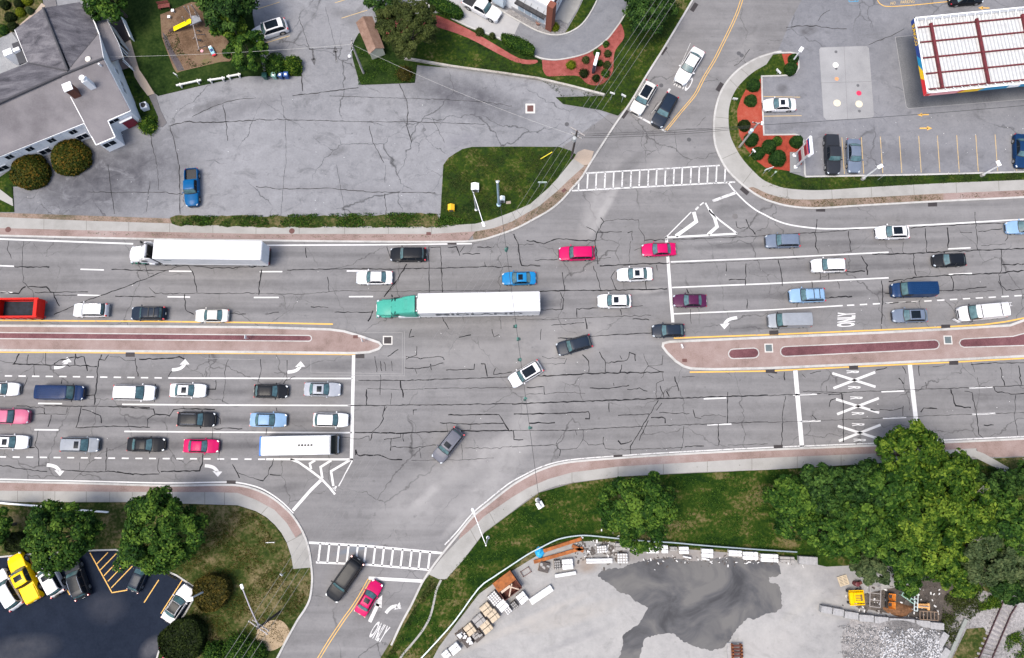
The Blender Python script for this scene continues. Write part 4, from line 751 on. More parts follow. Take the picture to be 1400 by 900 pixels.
main = [A5((130, 420), (122, 500), (128, 640), (150, 670), (180, 690), (185, 735)), A5((48, 420), (40, 460), (62, 515)), A5((150, 670), (250, 672), (290, 705), (325, 775)), A5((0, 700), (100, 705), (140, 668)), A5((190, 700), (300, 698), (480, 697)), A5((300, 715), (420, 715)),
 A5((295, 820), (460, 750), (680, 670), (910, 580), (990, 555), (1030, 552)), A5((1030, 555), (1060, 600), (1078, 700)), A5((1060, 555), (1140, 565), (1290, 565), (1400, 558)), A5((795, 550), (812, 612)), A5((815, 672), (845, 705), (1000, 705), (1250, 705), (1400, 703)), A5((1010, 710), (1012, 790), (1060, 820)), A5((1250, 815), (1345, 818)), A5((630, 720), (850, 725)), A5((80, 560), (270, 562)), A5((610, 575), (700, 578), (905, 580)),
 A6((170, 578), (500, 570), (750, 572), (1000, 566), (1250, 560), (1400, 560)), A6((0, 705), (250, 710), (470, 690), (740, 695), (1000, 690), (1400, 688)), A6((30, 575), (15, 715)), A6((390, 615), (400, 695)), A6((270, 455), (278, 510)), A6((715, 450), (735, 510)), A6((825, 545), (770, 630), (700, 725)), A6((775, 630), (735, 690)), A6((945, 450), (948, 700)), A6((1010, 455), (1020, 700)), A6((945, 450), (1010, 452)), A6((640, 800), (612, 858)), A6((300, 778), (395, 783)), A6((48, 818), (125, 808)), A6((430, 808), (640, 808)), A6((1050, 455), (1100, 450), (1115, 500)), A6((1140, 445), (1115, 480)), A6((1130, 490), (1225, 488)), A6((1210, 452), (1285, 455)), A6((1250, 535), (1255, 560)), A6((1020, 835), (1055, 900)), A6((1335, 830), (1340, 900)),
 A7((10, 380), (35, 440), (50, 550), (155, 555)), A7((35, 440), (120, 435)), A7((80, 415), (175, 432), (240, 408), (300, 410), (455, 418)), A7((485, 290), (500, 315), (465, 380), (455, 420), (470, 545)), A7((500, 312), (600, 298), (690, 303)), A7((690, 300), (695, 350), (720, 390), (722, 430)), A7((465, 370), (540, 370), (600, 368)), A7((405, 340), (460, 372)), A7((632, 375), (655, 365), (660, 415)), A7((650, 420), (640, 535)), A7((125, 525), (250, 518)), A7((470, 515), (540, 510)), A7((445, 555), (465, 610), (488, 690)), A7((275, 590), (288, 690)), A7((480, 555), (700, 545), (860, 538)), A7((565, 580), (545, 620), (572, 690)), A7((0, 700), (270, 690), (570, 688), (850, 680)), A7((265, 700), (285, 740), (275, 790), (160, 795)), A7((355, 835), (352, 790), (470, 785)), A7((590, 790), (600, 825)), A7((650, 775), (715, 772)), A7((0, 845), (200, 848), (400, 838), (600, 830), (760, 825)), A7((400, 840), (410, 900)), A7((215, 880), (395, 865)), A7((660, 845), (750, 850)), A7((725, 415), (850, 412)), A7((730, 640), (735, 685)), A7((880, 410), (1080, 403), (1400, 390)), A7((870, 545), (1100, 535), (1400, 520)), A7((955, 680), (965, 705)), A7((1280, 540), (1275, 660)), A7((1170, 540), (1172, 585)), A7((1185, 632), (1275, 630)), A7((1285, 735), (1285, 790)), A7((975, 790), (980, 870)), A7((1280, 300), (1300, 345), (1330, 382)), A7((1225, 310), (1230, 345), (1290, 348)), A7((790, 550), (795, 580)), A7((670, 470), (710, 455)),
 A8((268, 300), (258, 380), (262, 450), (275, 485)), A8((0, 385), (180, 378), (500, 355)), A8((440, 365), (455, 480)), A8((860, 350), (868, 480)), A8((780, 350), (890, 338), (1140, 325), (1310, 322)), A8((980, 345), (990, 400), (985, 460)), A8((1132, 260), (1138, 330), (1145, 465)), A8((1150, 368), (1280, 352)), A8((1310, 330), (1308, 400), (1295, 420)), A8((1050, 370), (1115, 372)), A8((570, 490), (780, 488), (1000, 475), (1400, 460)), A8((740, 425), (735, 470), (745, 490)), A8((510, 500), (540, 550), (543, 605)), A8((430, 585), (530, 585)), A8((55, 520), (75, 590), (78, 665)), A8((795, 490), (800, 560), (812, 610)), A8((660, 640), (745, 630), (820, 615), (1000, 605), (1260, 595), (1400, 580)), A8((1275, 465), (1278, 580), (1260, 600), (1285, 715)), A8((1260, 640), (1300, 690), (1400, 680)), A8((1000, 610), (1015, 650), (1010, 690)), A8((915, 690), (1060, 685), (1195, 670)), A8((620, 635), (628, 720), (620, 900)), A8((310, 730), (460, 722)), A8((640, 760), (830, 750)), A8((160, 755), (158, 780)), A8((1280, 548), (1400, 545)), A8((1165, 445), (1300, 435)), A8((285, 590), (285, 630)), A8((330, 592), (332, 630)), A8((0, 520), (200, 515)), A8((240, 640), (242, 675)), A8((380, 640), (390, 680)), A8((640, 705), (675, 703)), A8((1100, 700), (1240, 690)),
 B1((105, 135), (75, 190), (280, 198), (400, 200), (530, 205)), B1((155, 140), (148, 195)), B1((250, 130), (250, 195)), B1((295, 190), (340, 165), (460, 150), (478, 230)), B1((412, 135), (410, 195)), B1((555, 140), (535, 200), (525, 330), (515, 415)), B1((595, 140), (570, 170), (540, 165)), B1((600, 150), (660, 150), (690, 175), (740, 172)), B1((740, 160), (755, 260)), B1((760, 165), (870, 162), (980, 152), (1010, 165)), B1((1250, 165), (1230, 220), (1228, 330), (1215, 400)), B1((0, 172), (30, 180), (70, 185)), B1((185, 200), (190, 255)), B1((150, 265), (125, 325)), B1((850, 300), (845, 400)), B1((340, 275), (335, 300)), B1((465, 365), (520, 362)), B1((90, 420), (240, 430), (245, 465)), B1((160, 465), (360, 465), (370, 430)), B1((280, 470), (262, 535)), B1((445, 420), (430, 500), (415, 540)), B1((240, 420), (620, 425), (840, 437), (850, 465), (810, 490), (805, 540)), B1((450, 440), (550, 470), (555, 515)), B1((850, 465), (930, 472), (950, 440), (1000, 435), (1175, 440)), B1((420, 540), (620, 530), (820, 538)), B1((1180, 470), (1205, 490), (1205, 520)), B1((1170, 545), (1325, 545)), B1((210, 555), (190, 640), (210, 660), (212, 750)), B1((585, 650), (578, 775)), B1((0, 745), (150, 768), (258, 780)), B1((340, 770), (520, 782), (640, 780), (740, 795), (870, 793)), B1((870, 705), (860, 770), (875, 790)), B1((1110, 680), (1110, 740), (1090, 775), (880, 780)), B1((1165, 530), (1160, 600)), B1((1205, 570), (1200, 720)), B1((1270, 740), (1300, 790), (1310, 815)), B1((435, 730), (435, 770)), B1((640, 780), (730, 798)), B1((1300, 785), (1400, 820)), B1((640, 420), (820, 430)), B1((1000, 420), (1010, 440)), B1((920, 260), (940, 230)), B1((1180, 280), (1178, 328), (1130, 330)), B1((60, 640), (190, 648)),
 B2((25, 165), (30, 200), (10, 300)), B2((170, 170), (168, 270), (150, 300)), B2((100, 238), (170, 240)), B2((165, 280), (215, 260)), B2((850, 0), (840, 45), (865, 40)), B2((880, 95), (880, 140), (820, 165)), B2((820, 150), (900, 160), (1020, 152), (1030, 170)), B2((815, 212), (870, 220), (960, 205), (1025, 185)), B2((870, 220), (880, 245)), B2((955, 190), (960, 225)), B2((650, 150), (660, 235)), B2((680, 175), (688, 230)), B2((700, 180), (710, 230)), B2((740, 175), (745, 230)), B2((720, 150), (778, 112)), B2((1040, 225), (1190, 220), (1195, 190)), B2((1230, 190), (1250, 195), (1265, 260)), B2((1310, 215), (1300, 250), (1400, 235)), B2((560, 280), (800, 282), (1100, 272), (1400, 262)), B2((610, 325), (800, 332), (1000, 325), (1400, 320)), B2((605, 330), (605, 415)), B2((680, 250), (678, 360)), B2((790, 280), (805, 375)), B2((740, 350), (735, 415)), B2((500, 418), (700, 418), (1000, 415), (1400, 408)), B2((705, 420), (690, 510), (640, 560), (625, 610)), B2((715, 425), (700, 450)), B2((860, 470), (862, 445), (880, 442)), B2((1050, 470), (1330, 468), (1385, 560)), B2((1005, 512), (1150, 520), (1360, 515)), B2((1040, 515), (1050, 570)), B2((540, 565), (800, 570), (1000, 560), (1400, 555)), B2((440, 590), (560, 600), (620, 585), (620, 612)), B2((700, 605), (790, 590), (790, 570)), B2((740, 600), (735, 665)), B2((740, 645), (880, 648), (985, 635)), B2((895, 650), (902, 705)), B2((545, 660), (550, 690), (680, 692), (740, 715), (800, 715)), B2((1140, 650), (1300, 655), (1400, 640)), B2((1125, 630), (1128, 715)), B2((850, 718), (1128, 716), (1300, 705)), B2((805, 570), (808, 615)), B2((95, 710), (65, 795), (40, 830)), B2((75, 795), (135, 800)), B2((60, 540), (55, 580)), B2((110, 430), (115, 450)), B2((545, 690), (545, 660)), B2((1290, 0), (1300, 40), (1330, 30)), B2((1110, 45), (1175, 32)), B2((0, 820), (40, 830)),
 B3((0, 255), (160, 258), (400, 245), (560, 240), (720, 238), (830, 235)), B3((0, 410), (300, 398), (600, 388), (800, 380), (1000, 375), (1400, 362)), B3((0, 555), (300, 555), (560, 540), (830, 528), (1060, 520), (1400, 508)), B3((165, 150), (200, 160), (290, 160)), B3((165, 190), (290, 190), (300, 160)), B3((385, 140), (415, 175), (420, 235)), B3((478, 125), (512, 185), (510, 235)), B3((512, 185), (630, 170), (645, 130), (675, 140), (675, 175)), B3((590, 145), (600, 165)), B3((600, 195), (590, 235)), B3((720, 135), (745, 200), (705, 270)), B3((745, 200), (820, 195), (825, 145)), B3((740, 205), (820, 235), (830, 280), (790, 300), (790, 375)), B3((810, 310), (830, 375)), B3((890, 260), (910, 340)), B3((930, 262), (1000, 260)), B3((845, 340), (860, 370)), B3((80, 318), (175, 318), (178, 358)), B3((78, 358), (180, 355), (300, 345), (400, 352)), B3((425, 322), (530, 325), (640, 308)), B3((555, 295), (558, 312)), B3((630, 330), (700, 325), (740, 340)), B3((530, 405), (532, 455)), B3((10, 465), (240, 462), (420, 452), (425, 490), (400, 490)), B3((580, 473), (750, 465)), B3((95, 515), (235, 512)), B3((800, 390), (750, 470), (650, 640), (650, 685)), B3((820, 405), (790, 445)), B3((745, 500), (695, 610)), B3((805, 458), (970, 462)), B3((760, 485), (840, 485), (838, 515)), B3((990, 440), (1005, 485), (1035, 490)), B3((1035, 480), (1100, 465), (1170, 480)), B3((1180, 345), (1178, 515)), B3((1130, 520), (1130, 635)), B3((940, 530), (935, 630), (920, 665)), B3((0, 645), (240, 632), (262, 665), (260, 695)), B3((240, 630), (275, 575)), B3((345, 550), (355, 580)), B3((262, 660), (355, 655), (390, 605), (390, 550)), B3((390, 605), (420, 635), (500, 630), (510, 655), (630, 660), (800, 655), (935, 648)), B3((500, 590), (500, 635)), B3((580, 610), (595, 632), (655, 610)), B3((945, 645), (1050, 640)), B3((1180, 635), (1400, 628)), B3((5, 555), (12, 605), (62, 605)), B3((160, 0), (155, 60)), B3((420, 40), (770, 20)), B3((250, 50), (330, 50)),
 B4((0, 365), (350, 348), (700, 335), (1000, 325), (1400, 308)), B4((0, 512), (300, 500), (700, 483), (1000, 470), (1400, 458)), B4((95, 365), (78, 505), (75, 640)), B4((410, 355), (413, 620)), B4((330, 360), (405, 355), (405, 385)), B4((190, 340), (360, 345)), B4((320, 310), (322, 340)), B4((335, 425), (345, 390), (370, 380)), B4((745, 265), (740, 300), (748, 335), (775, 400), (775, 445)), B4((715, 268), (740, 300)), B4((735, 205), (755, 245)), B4((610, 440), (660, 445), (740, 430)), B4((740, 420), (738, 475)), B4((825, 200), (828, 255)), B4((835, 455), (850, 435), (925, 435)), B4((860, 290), (865, 325)), B4((1000, 330), (1025, 420), (1110, 430)), B4((1075, 340), (1115, 350), (1140, 440), (1150, 575), (1175, 595)), B4((1110, 180), (1130, 235)), B4((1145, 265), (1155, 310)), B4((1270, 210), (1280, 270), (1295, 310)), B4((1370, 200), (1385, 305)), B4((1235, 315), (1240, 340), (1350, 358), (1400, 352)), B4((1355, 360), (1350, 480), (1365, 580)), B4((1110, 195), (1210, 185), (1400, 185)), B4((900, 205), (970, 195)), B4((1180, 525), (1235, 525)), B4((560, 440), (600, 445)), B4((240, 470), (265, 495)), B4((0, 235), (50, 240)), B4((90, 235), (92, 280)), B4((230, 245), (290, 230)), B4((590, 225), (650, 210)), B4((0, 250), (30, 265)), B4((185, 245), (205, 265))]
crack_set(main, .108, tar_m, 'crack_sealant', 1.0)
nleg = [T(700, 0, 4, p) for p in ([(950, 705), (1180, 712)], [(440, 740), (900, 720)], [(1300, 270), (1240, 350), (1215, 360)], [(1060, 640), (1010, 690)], [(890, 720), (900, 830)], [(745, 640), (800, 560)], [(450, 300 + 300), (600, 720)])]
crack_set(nleg, .05, hair_m, 'hairline_cracks')
# faint loop-detector saw cuts
saw_m = flat('saw_cut', (.23, .23, .23), .8)
mk('detector_loop', [([(425, 491), (425, 509), (550, 511.5), (550, 455), (495, 455)], .5), ([(280, 490), (349, 492)], .5), ([(553, 453), (553, 514), (424, 513)], .5)], saw_m)
# lot cracks
lotc = [T(0, 0, 4, [(920, 690), (1020, 665), (1150, 670), (1400, 658)]), T(0, 0, 4, [(930, 690), (950, 770), (975, 900)]), T(0, 0, 4, [(820, 725), (850, 870), (855, 900)]), T(0, 0, 4, [(1050, 640), (1180, 575), (1300, 545), (1400, 535)]), T(0, 0, 4, [(1220, 570), (1235, 660), (1245, 770)]), T(350, 0, 4, [(0, 655), (150, 655), (420, 662), (600, 668), (800, 665), (1250, 680)]), T(350, 0, 4, [(130, 520), (160, 655), (165, 900)]), T(350, 0, 4, [(200, 525), (560, 480)]), T(350, 0, 4, [(400, 525), (700, 535), (1050, 545), (1250, 560), (1400, 580)]), T(350, 0, 4, [(620, 690), (640, 780), (700, 890)]), T(350, 0, 4, [(785, 460), (830, 570), (825, 690), (850, 780)]), T(350, 0, 4, [(960, 640), (1030, 780)]), T(350, 0, 4, [(240, 110), (290, 270), (470, 265)]), T(350, 0, 4, [(380, 40), (430, 240)]), T(350, 0, 4, [(245, 380), (255, 500)]), T(0, 225, 4, [(590, 0), (625, 270)]), T(0, 225, 4, [(860, 0), (865, 140)]), T(0, 225, 4, [(980, 0), (985, 270)]), T(0, 225, 4, [(480, 150), (600, 155), (870, 150), (1000, 165)]), T(0, 225, 4, [(820, 90), (800, 260)]), T(350, 225, 4, [(160, 0), (135, 280)]), T(350, 225, 4, [(440, 0), (490, 280)]), T(350, 225, 4, [(0, 120), (130, 135), (400, 130), (620, 150), (980, 155)]), T(350, 225, 4, [(705, 160), (712, 280)]), T(350, 225, 4, [(710, 0), (705, 100)]), T(1050, 0, 4, [(550, 245), (640, 210), (670, 195), (745, 158)]), T(1050, 0, 4, [(100, 150), (260, 140), (290, 152), (430, 158)]), T(1050, 0, 4, [(340, 55), (290, 85), (275, 115)])]
crack_set(lotc, .085, hair_m, 'hairline_cracks', 1.0)
# drains and covers
iron_m = flat('drain_iron', (.035, .03, .032), .7, .3); rust_m = flat('rusty_cover', (.10, .045, .04), .8, .1); ring_m = flat('concrete_collar', (.45, .44, .42), .8)
def drain(px, py, dx, dy, w=12.5, d=6, z=.016, m=None, collar=0, back=True, bar_h=.012):
    u = Vector((dx, dy)).normalized(); r = Vector((-u.y, u.x)); q = lambda a, b: tuple(Vector((px, py))+u*a+r*b)
    if collar:
        c = MB(); c.poly(W([q(-w/2-collar, -d/2-collar), q(w/2+collar, -d/2-collar), q(w/2+collar, d/2+collar), q(-w/2-collar, d/2+collar)], z), z); c.build('drain_collar', ring_m, road)
    mb = MB(); z2 = z+.006; mb.poly(W([q(-w/2, -d/2), q(w/2, -d/2), q(w/2, d/2), q(-w/2, d/2)], z2), z2)
    n = int(w/1.6)
    for k in range(n):
        a = -w/2+(k+.5)*w/n; p0 = g2(*q(a, -d/2+.4), z2); p1 = g2(*q(a, d/2-.4), z2); mb.wall(p0, p1, z2, z2+bar_h, .05)
    mb.build('drain_grate', m or iron_m, road)
for x, y, dx, dy in ((268, 334, 1, 0), (618, 331.5, 1, 0), (774, 264, .6, -.8), (1275, 279.5, 1, -.02), (1122, 286.5, 1, .02), (1018, 261, .75, .65), (854, 156, .6, -.85), (907, 69, .6, -.85), (949, 10, .55, -.83), (984, 119, .5, -.8), (845, 625, 1, -.03), (1064, 611.5, 1, -.03), (316, 660, 1, .02), (178, 485, 1, 0), (492, 487, 1, 0), (1053, 507, 1, -.02), (1167, 502.5, 1, -.02), (1304, 496, 1, -.02), (1293, 447, 1, -.03), (1058, 455, 1, -.03)): drain(x, y, dx, dy)
drain(725, 148.5, 1, 0, 8.5, 8.5, .022, rust_m, 2.4)
drain(530, 465.5, 1, 0, 10, 9, .018, iron_m, 1.6)
def cover(name, px, py, r, m, z=.02, parent=None, n=20):
    c = G(px, py, z); mb = MB(); mb.lathe((c.x, c.y, 0), [(r/10.2, z-.01), (r/10.2, z), (r/10.2*.82, z+.006)], n); return mb.build(name, m, parent or road)
cover('manhole_cover', 1005, 296, 4, flat('worn_iron', (.11, .105, .105), .7))
for x, y in ((1010, 73), (942, 191), (904, 117), (775, 170), (1014, 76)): cover('asphalt_patch', x, y, 3.2, flat('patch_asphalt', (.07, .07, .075), .9), .0165)
for x, y in ((399, 316), (11, 314)): cover('manhole_cover', x, y, 4.0, rust_m, .135)
def plate(px, py, w, d, ang, m, z=.133, name='access_cover'):
    mb = MB(); c = G(px, py, z); mb.box((c.x, c.y, z), (w/10.2, d/10.2, .012), R(ang)); return mb.build(name, m, road)
for x, y, a in ((586, 319.5, 0), (771, 260.5, 38), (486, 460.5, 0), (936, 493, 0)): plate(x, y, 6.5, 4.5, a, rust_m, .150 if x in (486, 936) else .133)
# medians: raised brick islands with kerb, dark beds and square grates
def island(name, outline, n=4):
    pts = smooth_pts(outline, n); w = W(pts, .13)
    MB().prism(w, 0, .13).build(name, brick_m, kind='structure')
    MB().band(w+[w[0]], .34, 0, .152).build('median_kerb', kerb_m, kind='structure')
isl = [(-200, 443), (0, 445.5), (200, 446.5), (350, 447.5), (450, 450.5), (470, 453), (495, 460.5), (518, 468.5), (521.5, 472.5), (518, 477), (505, 481.5), (485, 483), (350, 481.5), (0, 479), (-200, 477)]
def poly_island(outline):
    w = W(outline, .13); MB().prism(w, 0, .13).build('median', brick_m, kind='structure'); MB().band(w+[w[0]], .32, 0, .15).build('median_kerb', kerb_m, kind='structure')
poly_island(isl)
isr = [(1700, 380), (1450, 427), (1400, 438), (1381, 445), (1290, 450.5), (1200, 455), (1050, 461.5), (915, 467.5), (907, 469.5), (906, 474), (912, 482), (924, 494), (935, 501), (945, 504), (975, 505), (1050, 503.5), (1200, 497), (1290, 492.5), (1400, 487), (1700, 472)]
poly_island(isr)
def bed(px):
    w = W(px, .14); MB().prism(w, .1, .145).build('median_bed', planter_m, kind='structure'); MB().band(w+[w[0]], .14, .1, .158).build('bed_edging', kerb_m, kind='structure')
def rounded(x0, x1, yt0, yb0, yt1, yb1, lround=True, rround=True):
    p = []; n = 7
    if lround:
        c = (x0, (yt0+yb0)/2); r = (yb0-yt0)/2; p += [(c[0]+r-r*math.sin(a), c[1]+r*math.cos(a)) for a in np.linspace(0.0, math.pi, n)]
    else: p += [(x0, yb0), (x0, yt0)]
    if rround:
        c = (x1, (yt1+yb1)/2); r = (yb1-yt1)/2; p += [(c[0]-r+r*math.sin(a), c[1]-r*math.cos(a)) for a in np.linspace(0.0, math.pi, n)]
    else: p += [(x1, yt1), (x1, yb1)]
    return p
bed(rounded(-200, 426, 453, 461.5, 458.8, 466.6, False)); bed(rounded(996, 1037.5, 477.5, 490.5, 476, 489.5)); bed(rounded(1067, 1284, 474, 487.5, 465, 477.5))
bed([(1318, 475), (1313.5, 473), (1311.5, 469), (1313.5, 465), (1318, 463.5), (1385, 460), (1400, 456), (1450, 445), (1450, 470), (1400, 472.5)])
grate2 = flat('blue_grey_grate', (.10, .125, .13), .6, .3)
for x, y in ((1051, 476), (1296, 465)):
    mb = MB(); c = g2(x, y, .14); mb.box((c[0], c[1], .14), (1.15, 1.2, .03)); mb.build('grate_collar', ring_m, road)
    mb = MB(); mb.box((c[0], c[1], .16), (.85, .9, .03)); mb.build('drain_grate', grate2, road)
# concrete pads of the filling station
pad_m = speckle('pad_concrete', [(.3, (.185, .187, .195)), (.5, (.235, .237, .243)), (.7, (.275, .277, .282))], scale=.4, fine=9, b_str=.1)
pad2_m = speckle('stained_pad_concrete', [(.3, (.075, .078, .086)), (.5, (.135, .138, .146)), (.7, (.20, .203, .21))], scale=.22, fine=7, b_str=.1, stretch=(1, .35, 1))
slab('tank_pad', [(1122, 65), (1185, 63), (1188, 66), (1195, 158), (1192, 162), (1130, 164), (1126, 160), (1120, 68)], pad_m, .022)
mk('pad_joint', [([(1120.5+.5, 113.5), (1191, 111.5)], .45), ([(1154, 64), (1159, 163)], .35)], flat('joint_grey', (.12, .12, .125), .9), None, .026)
slab('canopy_pad', [(1224, 51), (1262, 47), (1500, 25), (1500, 128), (1400, 136), (1242, 148.5), (1239, 146)], pad2_m, .022)
mk('pad_edge', [([(1242, 148.5), (1239, 146), (1224, 51), (1262, 47)], .7), ([(1242, 148.5), (1400, 136), (1500, 128)], .7)], flat('joint_pale', (.26, .26, .265), .9), None, .026)
mk('pad_joint', [([(1263, 146), (1262, 120)], .4), ([(1302, 143), (1301, 120)], .4), ([(1328, 141), (1327, 120)], .4), ([(1392, 136), (1391, 118)], .4)], flat('joint_grey', (.12, .12, .125), .9), None, .026)
for x, y, r, cn, cc in ((1143, 71, 2.2, 'grey_lid', (.09, .09, .095)), (1173, 117, 2.2, 'grey_lid', (.09, .09, .095)), (1175, 152, 2.2, 'grey_lid', (.09, .09, .095)), (1143.3, 94, 2, 'grey_lid', (.09, .09, .095)), (1142.5, 89, 4.2, 'white_lid', (.72, .71, .66)), (1144, 108, 3, 'orange_lid', (.52, .24, .11)), (1174.3, 127.5, 3.8, 'red_lid', (.52, .02, .07)), (1144.5, 141, 5.3, 'cream_lid', (.58, .52, .38)), (1174.5, 142.3, 5.3, 'cream_lid', (.58, .52, .38))):
    cover('tank_lid', x, y, r, flat(cn, cc, .6), .032)
# ================================================================ the traffic
WB = 'cars heading left on the upper carriageway'; EB = 'cars queued on the lower carriageway'; PK = 'cars parked in the lots'; XG = 'cars turning through the junction'
Lf = (-1, .0); Lr = (-1, .05); Rt = (1, .015)
put_car('sports_utility_vehicle', 'suv', 558, 348, Lf, 49, 'black', 'black sports utility car alone in the top lane behind the white trailer', ('darkrail',), WB)
put_car('sedan', 'sedan', 511.5, 379.5, (-1, -.0), 50, 'white', 'white sedan without sunroof just above the green truck cab', (), WB)
put_car('sports_utility_vehicle', 'suv', 788.5, 346.5, (-1, .02), 49, 'crimson', 'crimson sports utility car in the middle of the junction', (), WB)
put_car('sedan', 'sedan', 901, 341, (-1, .03), 46.5, 'crimson', 'crimson sedan crossing the white stop line under the splitter triangle', (), WB)
put_car('sedan', 'sedan', 709.5, 380.5, (-1, .02), 46.5, 'blue', 'bright blue sedan with sunroof beside the white trailer', ('sunroof',), WB)
put_car('sedan', 'sedan', 868, 375, (-1, .03), 48.5, 'white', 'white sedan with sunroof below the crimson sedan', ('sunroof',), WB)
put_car('sports_utility_vehicle', 'hatch', 840, 411.5, (-1, .0), 46, 'white', 'white hatchback with sunroof behind the lettered trailer', ('sunroof',), WB)
put_car('sports_utility_vehicle', 'suv', 123.5, 424, (-1, .0), 47, 'white', 'white sports utility car directly behind the red dump truck', ('rails',), WB)
put_car('sports_utility_vehicle', 'suv', 202.5, 428.5, (-1, .0), 46.5, 'blueblack', 'dark blue sports utility car with two roof bars near the long median', ('bars', 'darkrail'), WB)
put_car('sedan', 'sedan', 289, 431.5, (-1, .0), 46, 'pearl', 'cream sedan last in the row beside the left median', (), WB)
put_car('sedan', 'sedan', 943.5, 411, (-1, .0), 45.5, 'plum', 'dark plum sedan just right of the stop line', (), WB)
put_car('sports_utility_vehicle', 'hatch', 914, 452, (-1, .03), 44, 'blueblack', 'black hatchback at the tip of the right median', (), WB)
put_car('sports_utility_vehicle', 'suv', 1070, 329.5, (-1, .02), 46, 'bluegrey', 'slate grey sports utility car right of the splitter triangle', (), WB)
put_car('sedan', 'hatch', 1220.5, 317.5, (-1, .02), 45.5, 'white', 'white hatchback with large sunroof in the top right lane', ('pano',), WB)
put_car('sedan', 'sedan', 1400, 310.5, (-1, .02), 47, 'ltblue', 'pale blue car cut off by the right edge in the top lane', (), WB)
put_car('sports_utility_vehicle', 'suv', 1132.5, 363, (-1, .02), 46, 'white', 'white sports utility car with plain roof above the pale blue estate', (), WB)
put_car('hatchback', 'hatch', 1298.5, 355.5, (-1, .04), 44.5, 'black', 'black hatchback above the dark blue van on the right', (), WB)
put_car('sports_utility_vehicle', 'suv', 1103.5, 404, (-1, .03), 48, 'ltblue', 'pale blue estate car with two black roof bars', ('bars', 'darkrail'), WB)
put_car('van', 'van', 1248.5, 396.5, (-1, .02), 59, 'navy', 'dark blue van in the upper carriageway on the right', ('ribs', 'darkmirror'), WB, 'van')
put_car('van', 'van', 1079, 438.5, (-1, .02), 57.5, 'vangrey', 'silver van with ribbed roof left of the word ONLY', ('ribs', 'darkmirror'), WB, 'van')
put_car('sedan', 'hatch', 1244.5, 431.5, (-1, .02), 47, 'bluegrey', 'blue grey car with black sunroof right of the word ONLY', ('pano',), WB)
put_car('work_van', 'van', 1342, 427, (-1, .09), 63, 'white', 'white work van with a ladder on its roof beside the right median', ('ladder',), WB, 'van')
NL = 'cars waiting on the upper side street'
put_car('sedan', 'sedan', 942.5, 90, (-.52, .85), 53, 'white', 'white sedan standing over painted letters on the upper side street', (), NL)
put_car('sports_utility_vehicle', 'suv', 879.5, 134, (-.50, .86), 46.5, 'pearl', 'silver sports utility car with black glass roof at the kerb of the upper side street', ('pano',), NL)
put_car('sports_utility_vehicle', 'suv', 908.5, 151, (-.48, .87), 47, 'blueblack', 'black sports utility car at the stop line beside the yellow centre line', (), NL)
put_car('sports_utility_vehicle', 'suv', 785, 472, (-1, .28), 48, 'blueblack', 'black sports utility car turning in the middle of the junction', ('rails', 'darkrail'), XG)
put_car('sports_utility_vehicle', 'suv', 718.5, 511.5, (-.88, .52), 48, 'white', 'white sports utility car with sunroof turning beneath the signal heads', ('pano',), XG)
put_car('sports_utility_vehicle', 'suv', 612.5, 609, (-.62, .78), 52, 'grey', 'grey sports utility car with sunroof turning towards the lower side street', ('sunroof', 'rails'), XG)
put_car('sedan', 'sedan', 2, 532, Rt, 46, 'white', 'white car cut off by the left edge behind the dark blue van', (), EB)
put_car('van', 'van', 84, 537, Rt, 61, 'midnight', 'dark blue van queued above the pink pickup lane', ('ribs', 'darkmirror'), EB, 'van')
put_car('minivan', 'minivan', 183.5, 537, Rt, 56, 'white', 'white people carrier in front of the dark blue van', (), EB, 'minivan')
put_car('sedan', 'sedan', 256.5, 534, Rt, 49, 'white', 'white sedan with sunroof in front of the white people carrier', ('sunroof',), EB)
put_car('sedan', 'hatch', 370, 535, Rt, 46, 'black', 'black car second from the stop line in the top queue', (), EB)
put_car('sedan', 'sedan', 440.5, 532.5, Rt, 50, 'silver', 'silver sedan with sunroof first at the stop line in the top queue', ('sunroof',), EB)
put_car('pickup_truck', 'pickup', 10, 569.5, Rt, 59, 'pink', 'faded pink pickup truck cut off by the left edge', (), EB, 'pickup')
put_car('sports_utility_vehicle', 'suv', 268.5, 573.5, Rt, 51, 'black', 'black sports utility car with silver roof rails in the middle queue', ('rails',), EB)
put_car('sedan', 'sedan', 366.5, 574.3, Rt, 50, 'ltblue', 'pale blue sedan behind the white hatchback in the middle queue', (), EB)
put_car('hatchback', 'hatch', 452, 574.3, Rt, 48, 'white', 'white hatchback first at the stop line in the middle queue', (), EB)
put_car('sedan', 'sedan', 13, 604.5, Rt, 49, 'white', 'white sedan with sunroof cut off by the left edge in the bottom queue', ('sunroof',), EB)
put_car('minivan', 'minivan', 109, 608.3, Rt, 50, 'vangrey', 'silver people carrier with sunroof in the bottom queue', ('sunroof',), EB, 'minivan')
put_car('sedan', 'sedan', 199, 608, Rt, 51, 'black', 'black sedan between the silver people carrier and the crimson sedan', (), EB)
put_car('sedan', 'sedan', 274.5, 610, Rt, 48, 'crimson', 'crimson sedan behind the white bus', (), EB)
put_car('sports_utility_vehicle', 'bigsuv', 471.5, 792, (-.57, .82), 66, 'black', 'large black sports utility car leaving over the lower crosswalk', ('rails', 'darkrail'), XG)
put_car('sedan', 'sedan', 504, 818, (.50, -.86), 51, 'crimson', 'crimson sedan with sunroof waiting at the lower side street stop line', ('sunroof',), XG)
put_car('sports_utility_vehicle', 'suv', 10, 806, (-.52, -.86), 56, 'white', 'white sports utility car at the left edge beside the yellow pickup', (), PK)
put_car('pickup_truck', 'pickup', 33.5, 790, (-.42, -.91), 69, 'yellow', 'yellow pickup truck with covered bed in the dark lot', ('covered', 'sunroof'), PK, 'pickup')
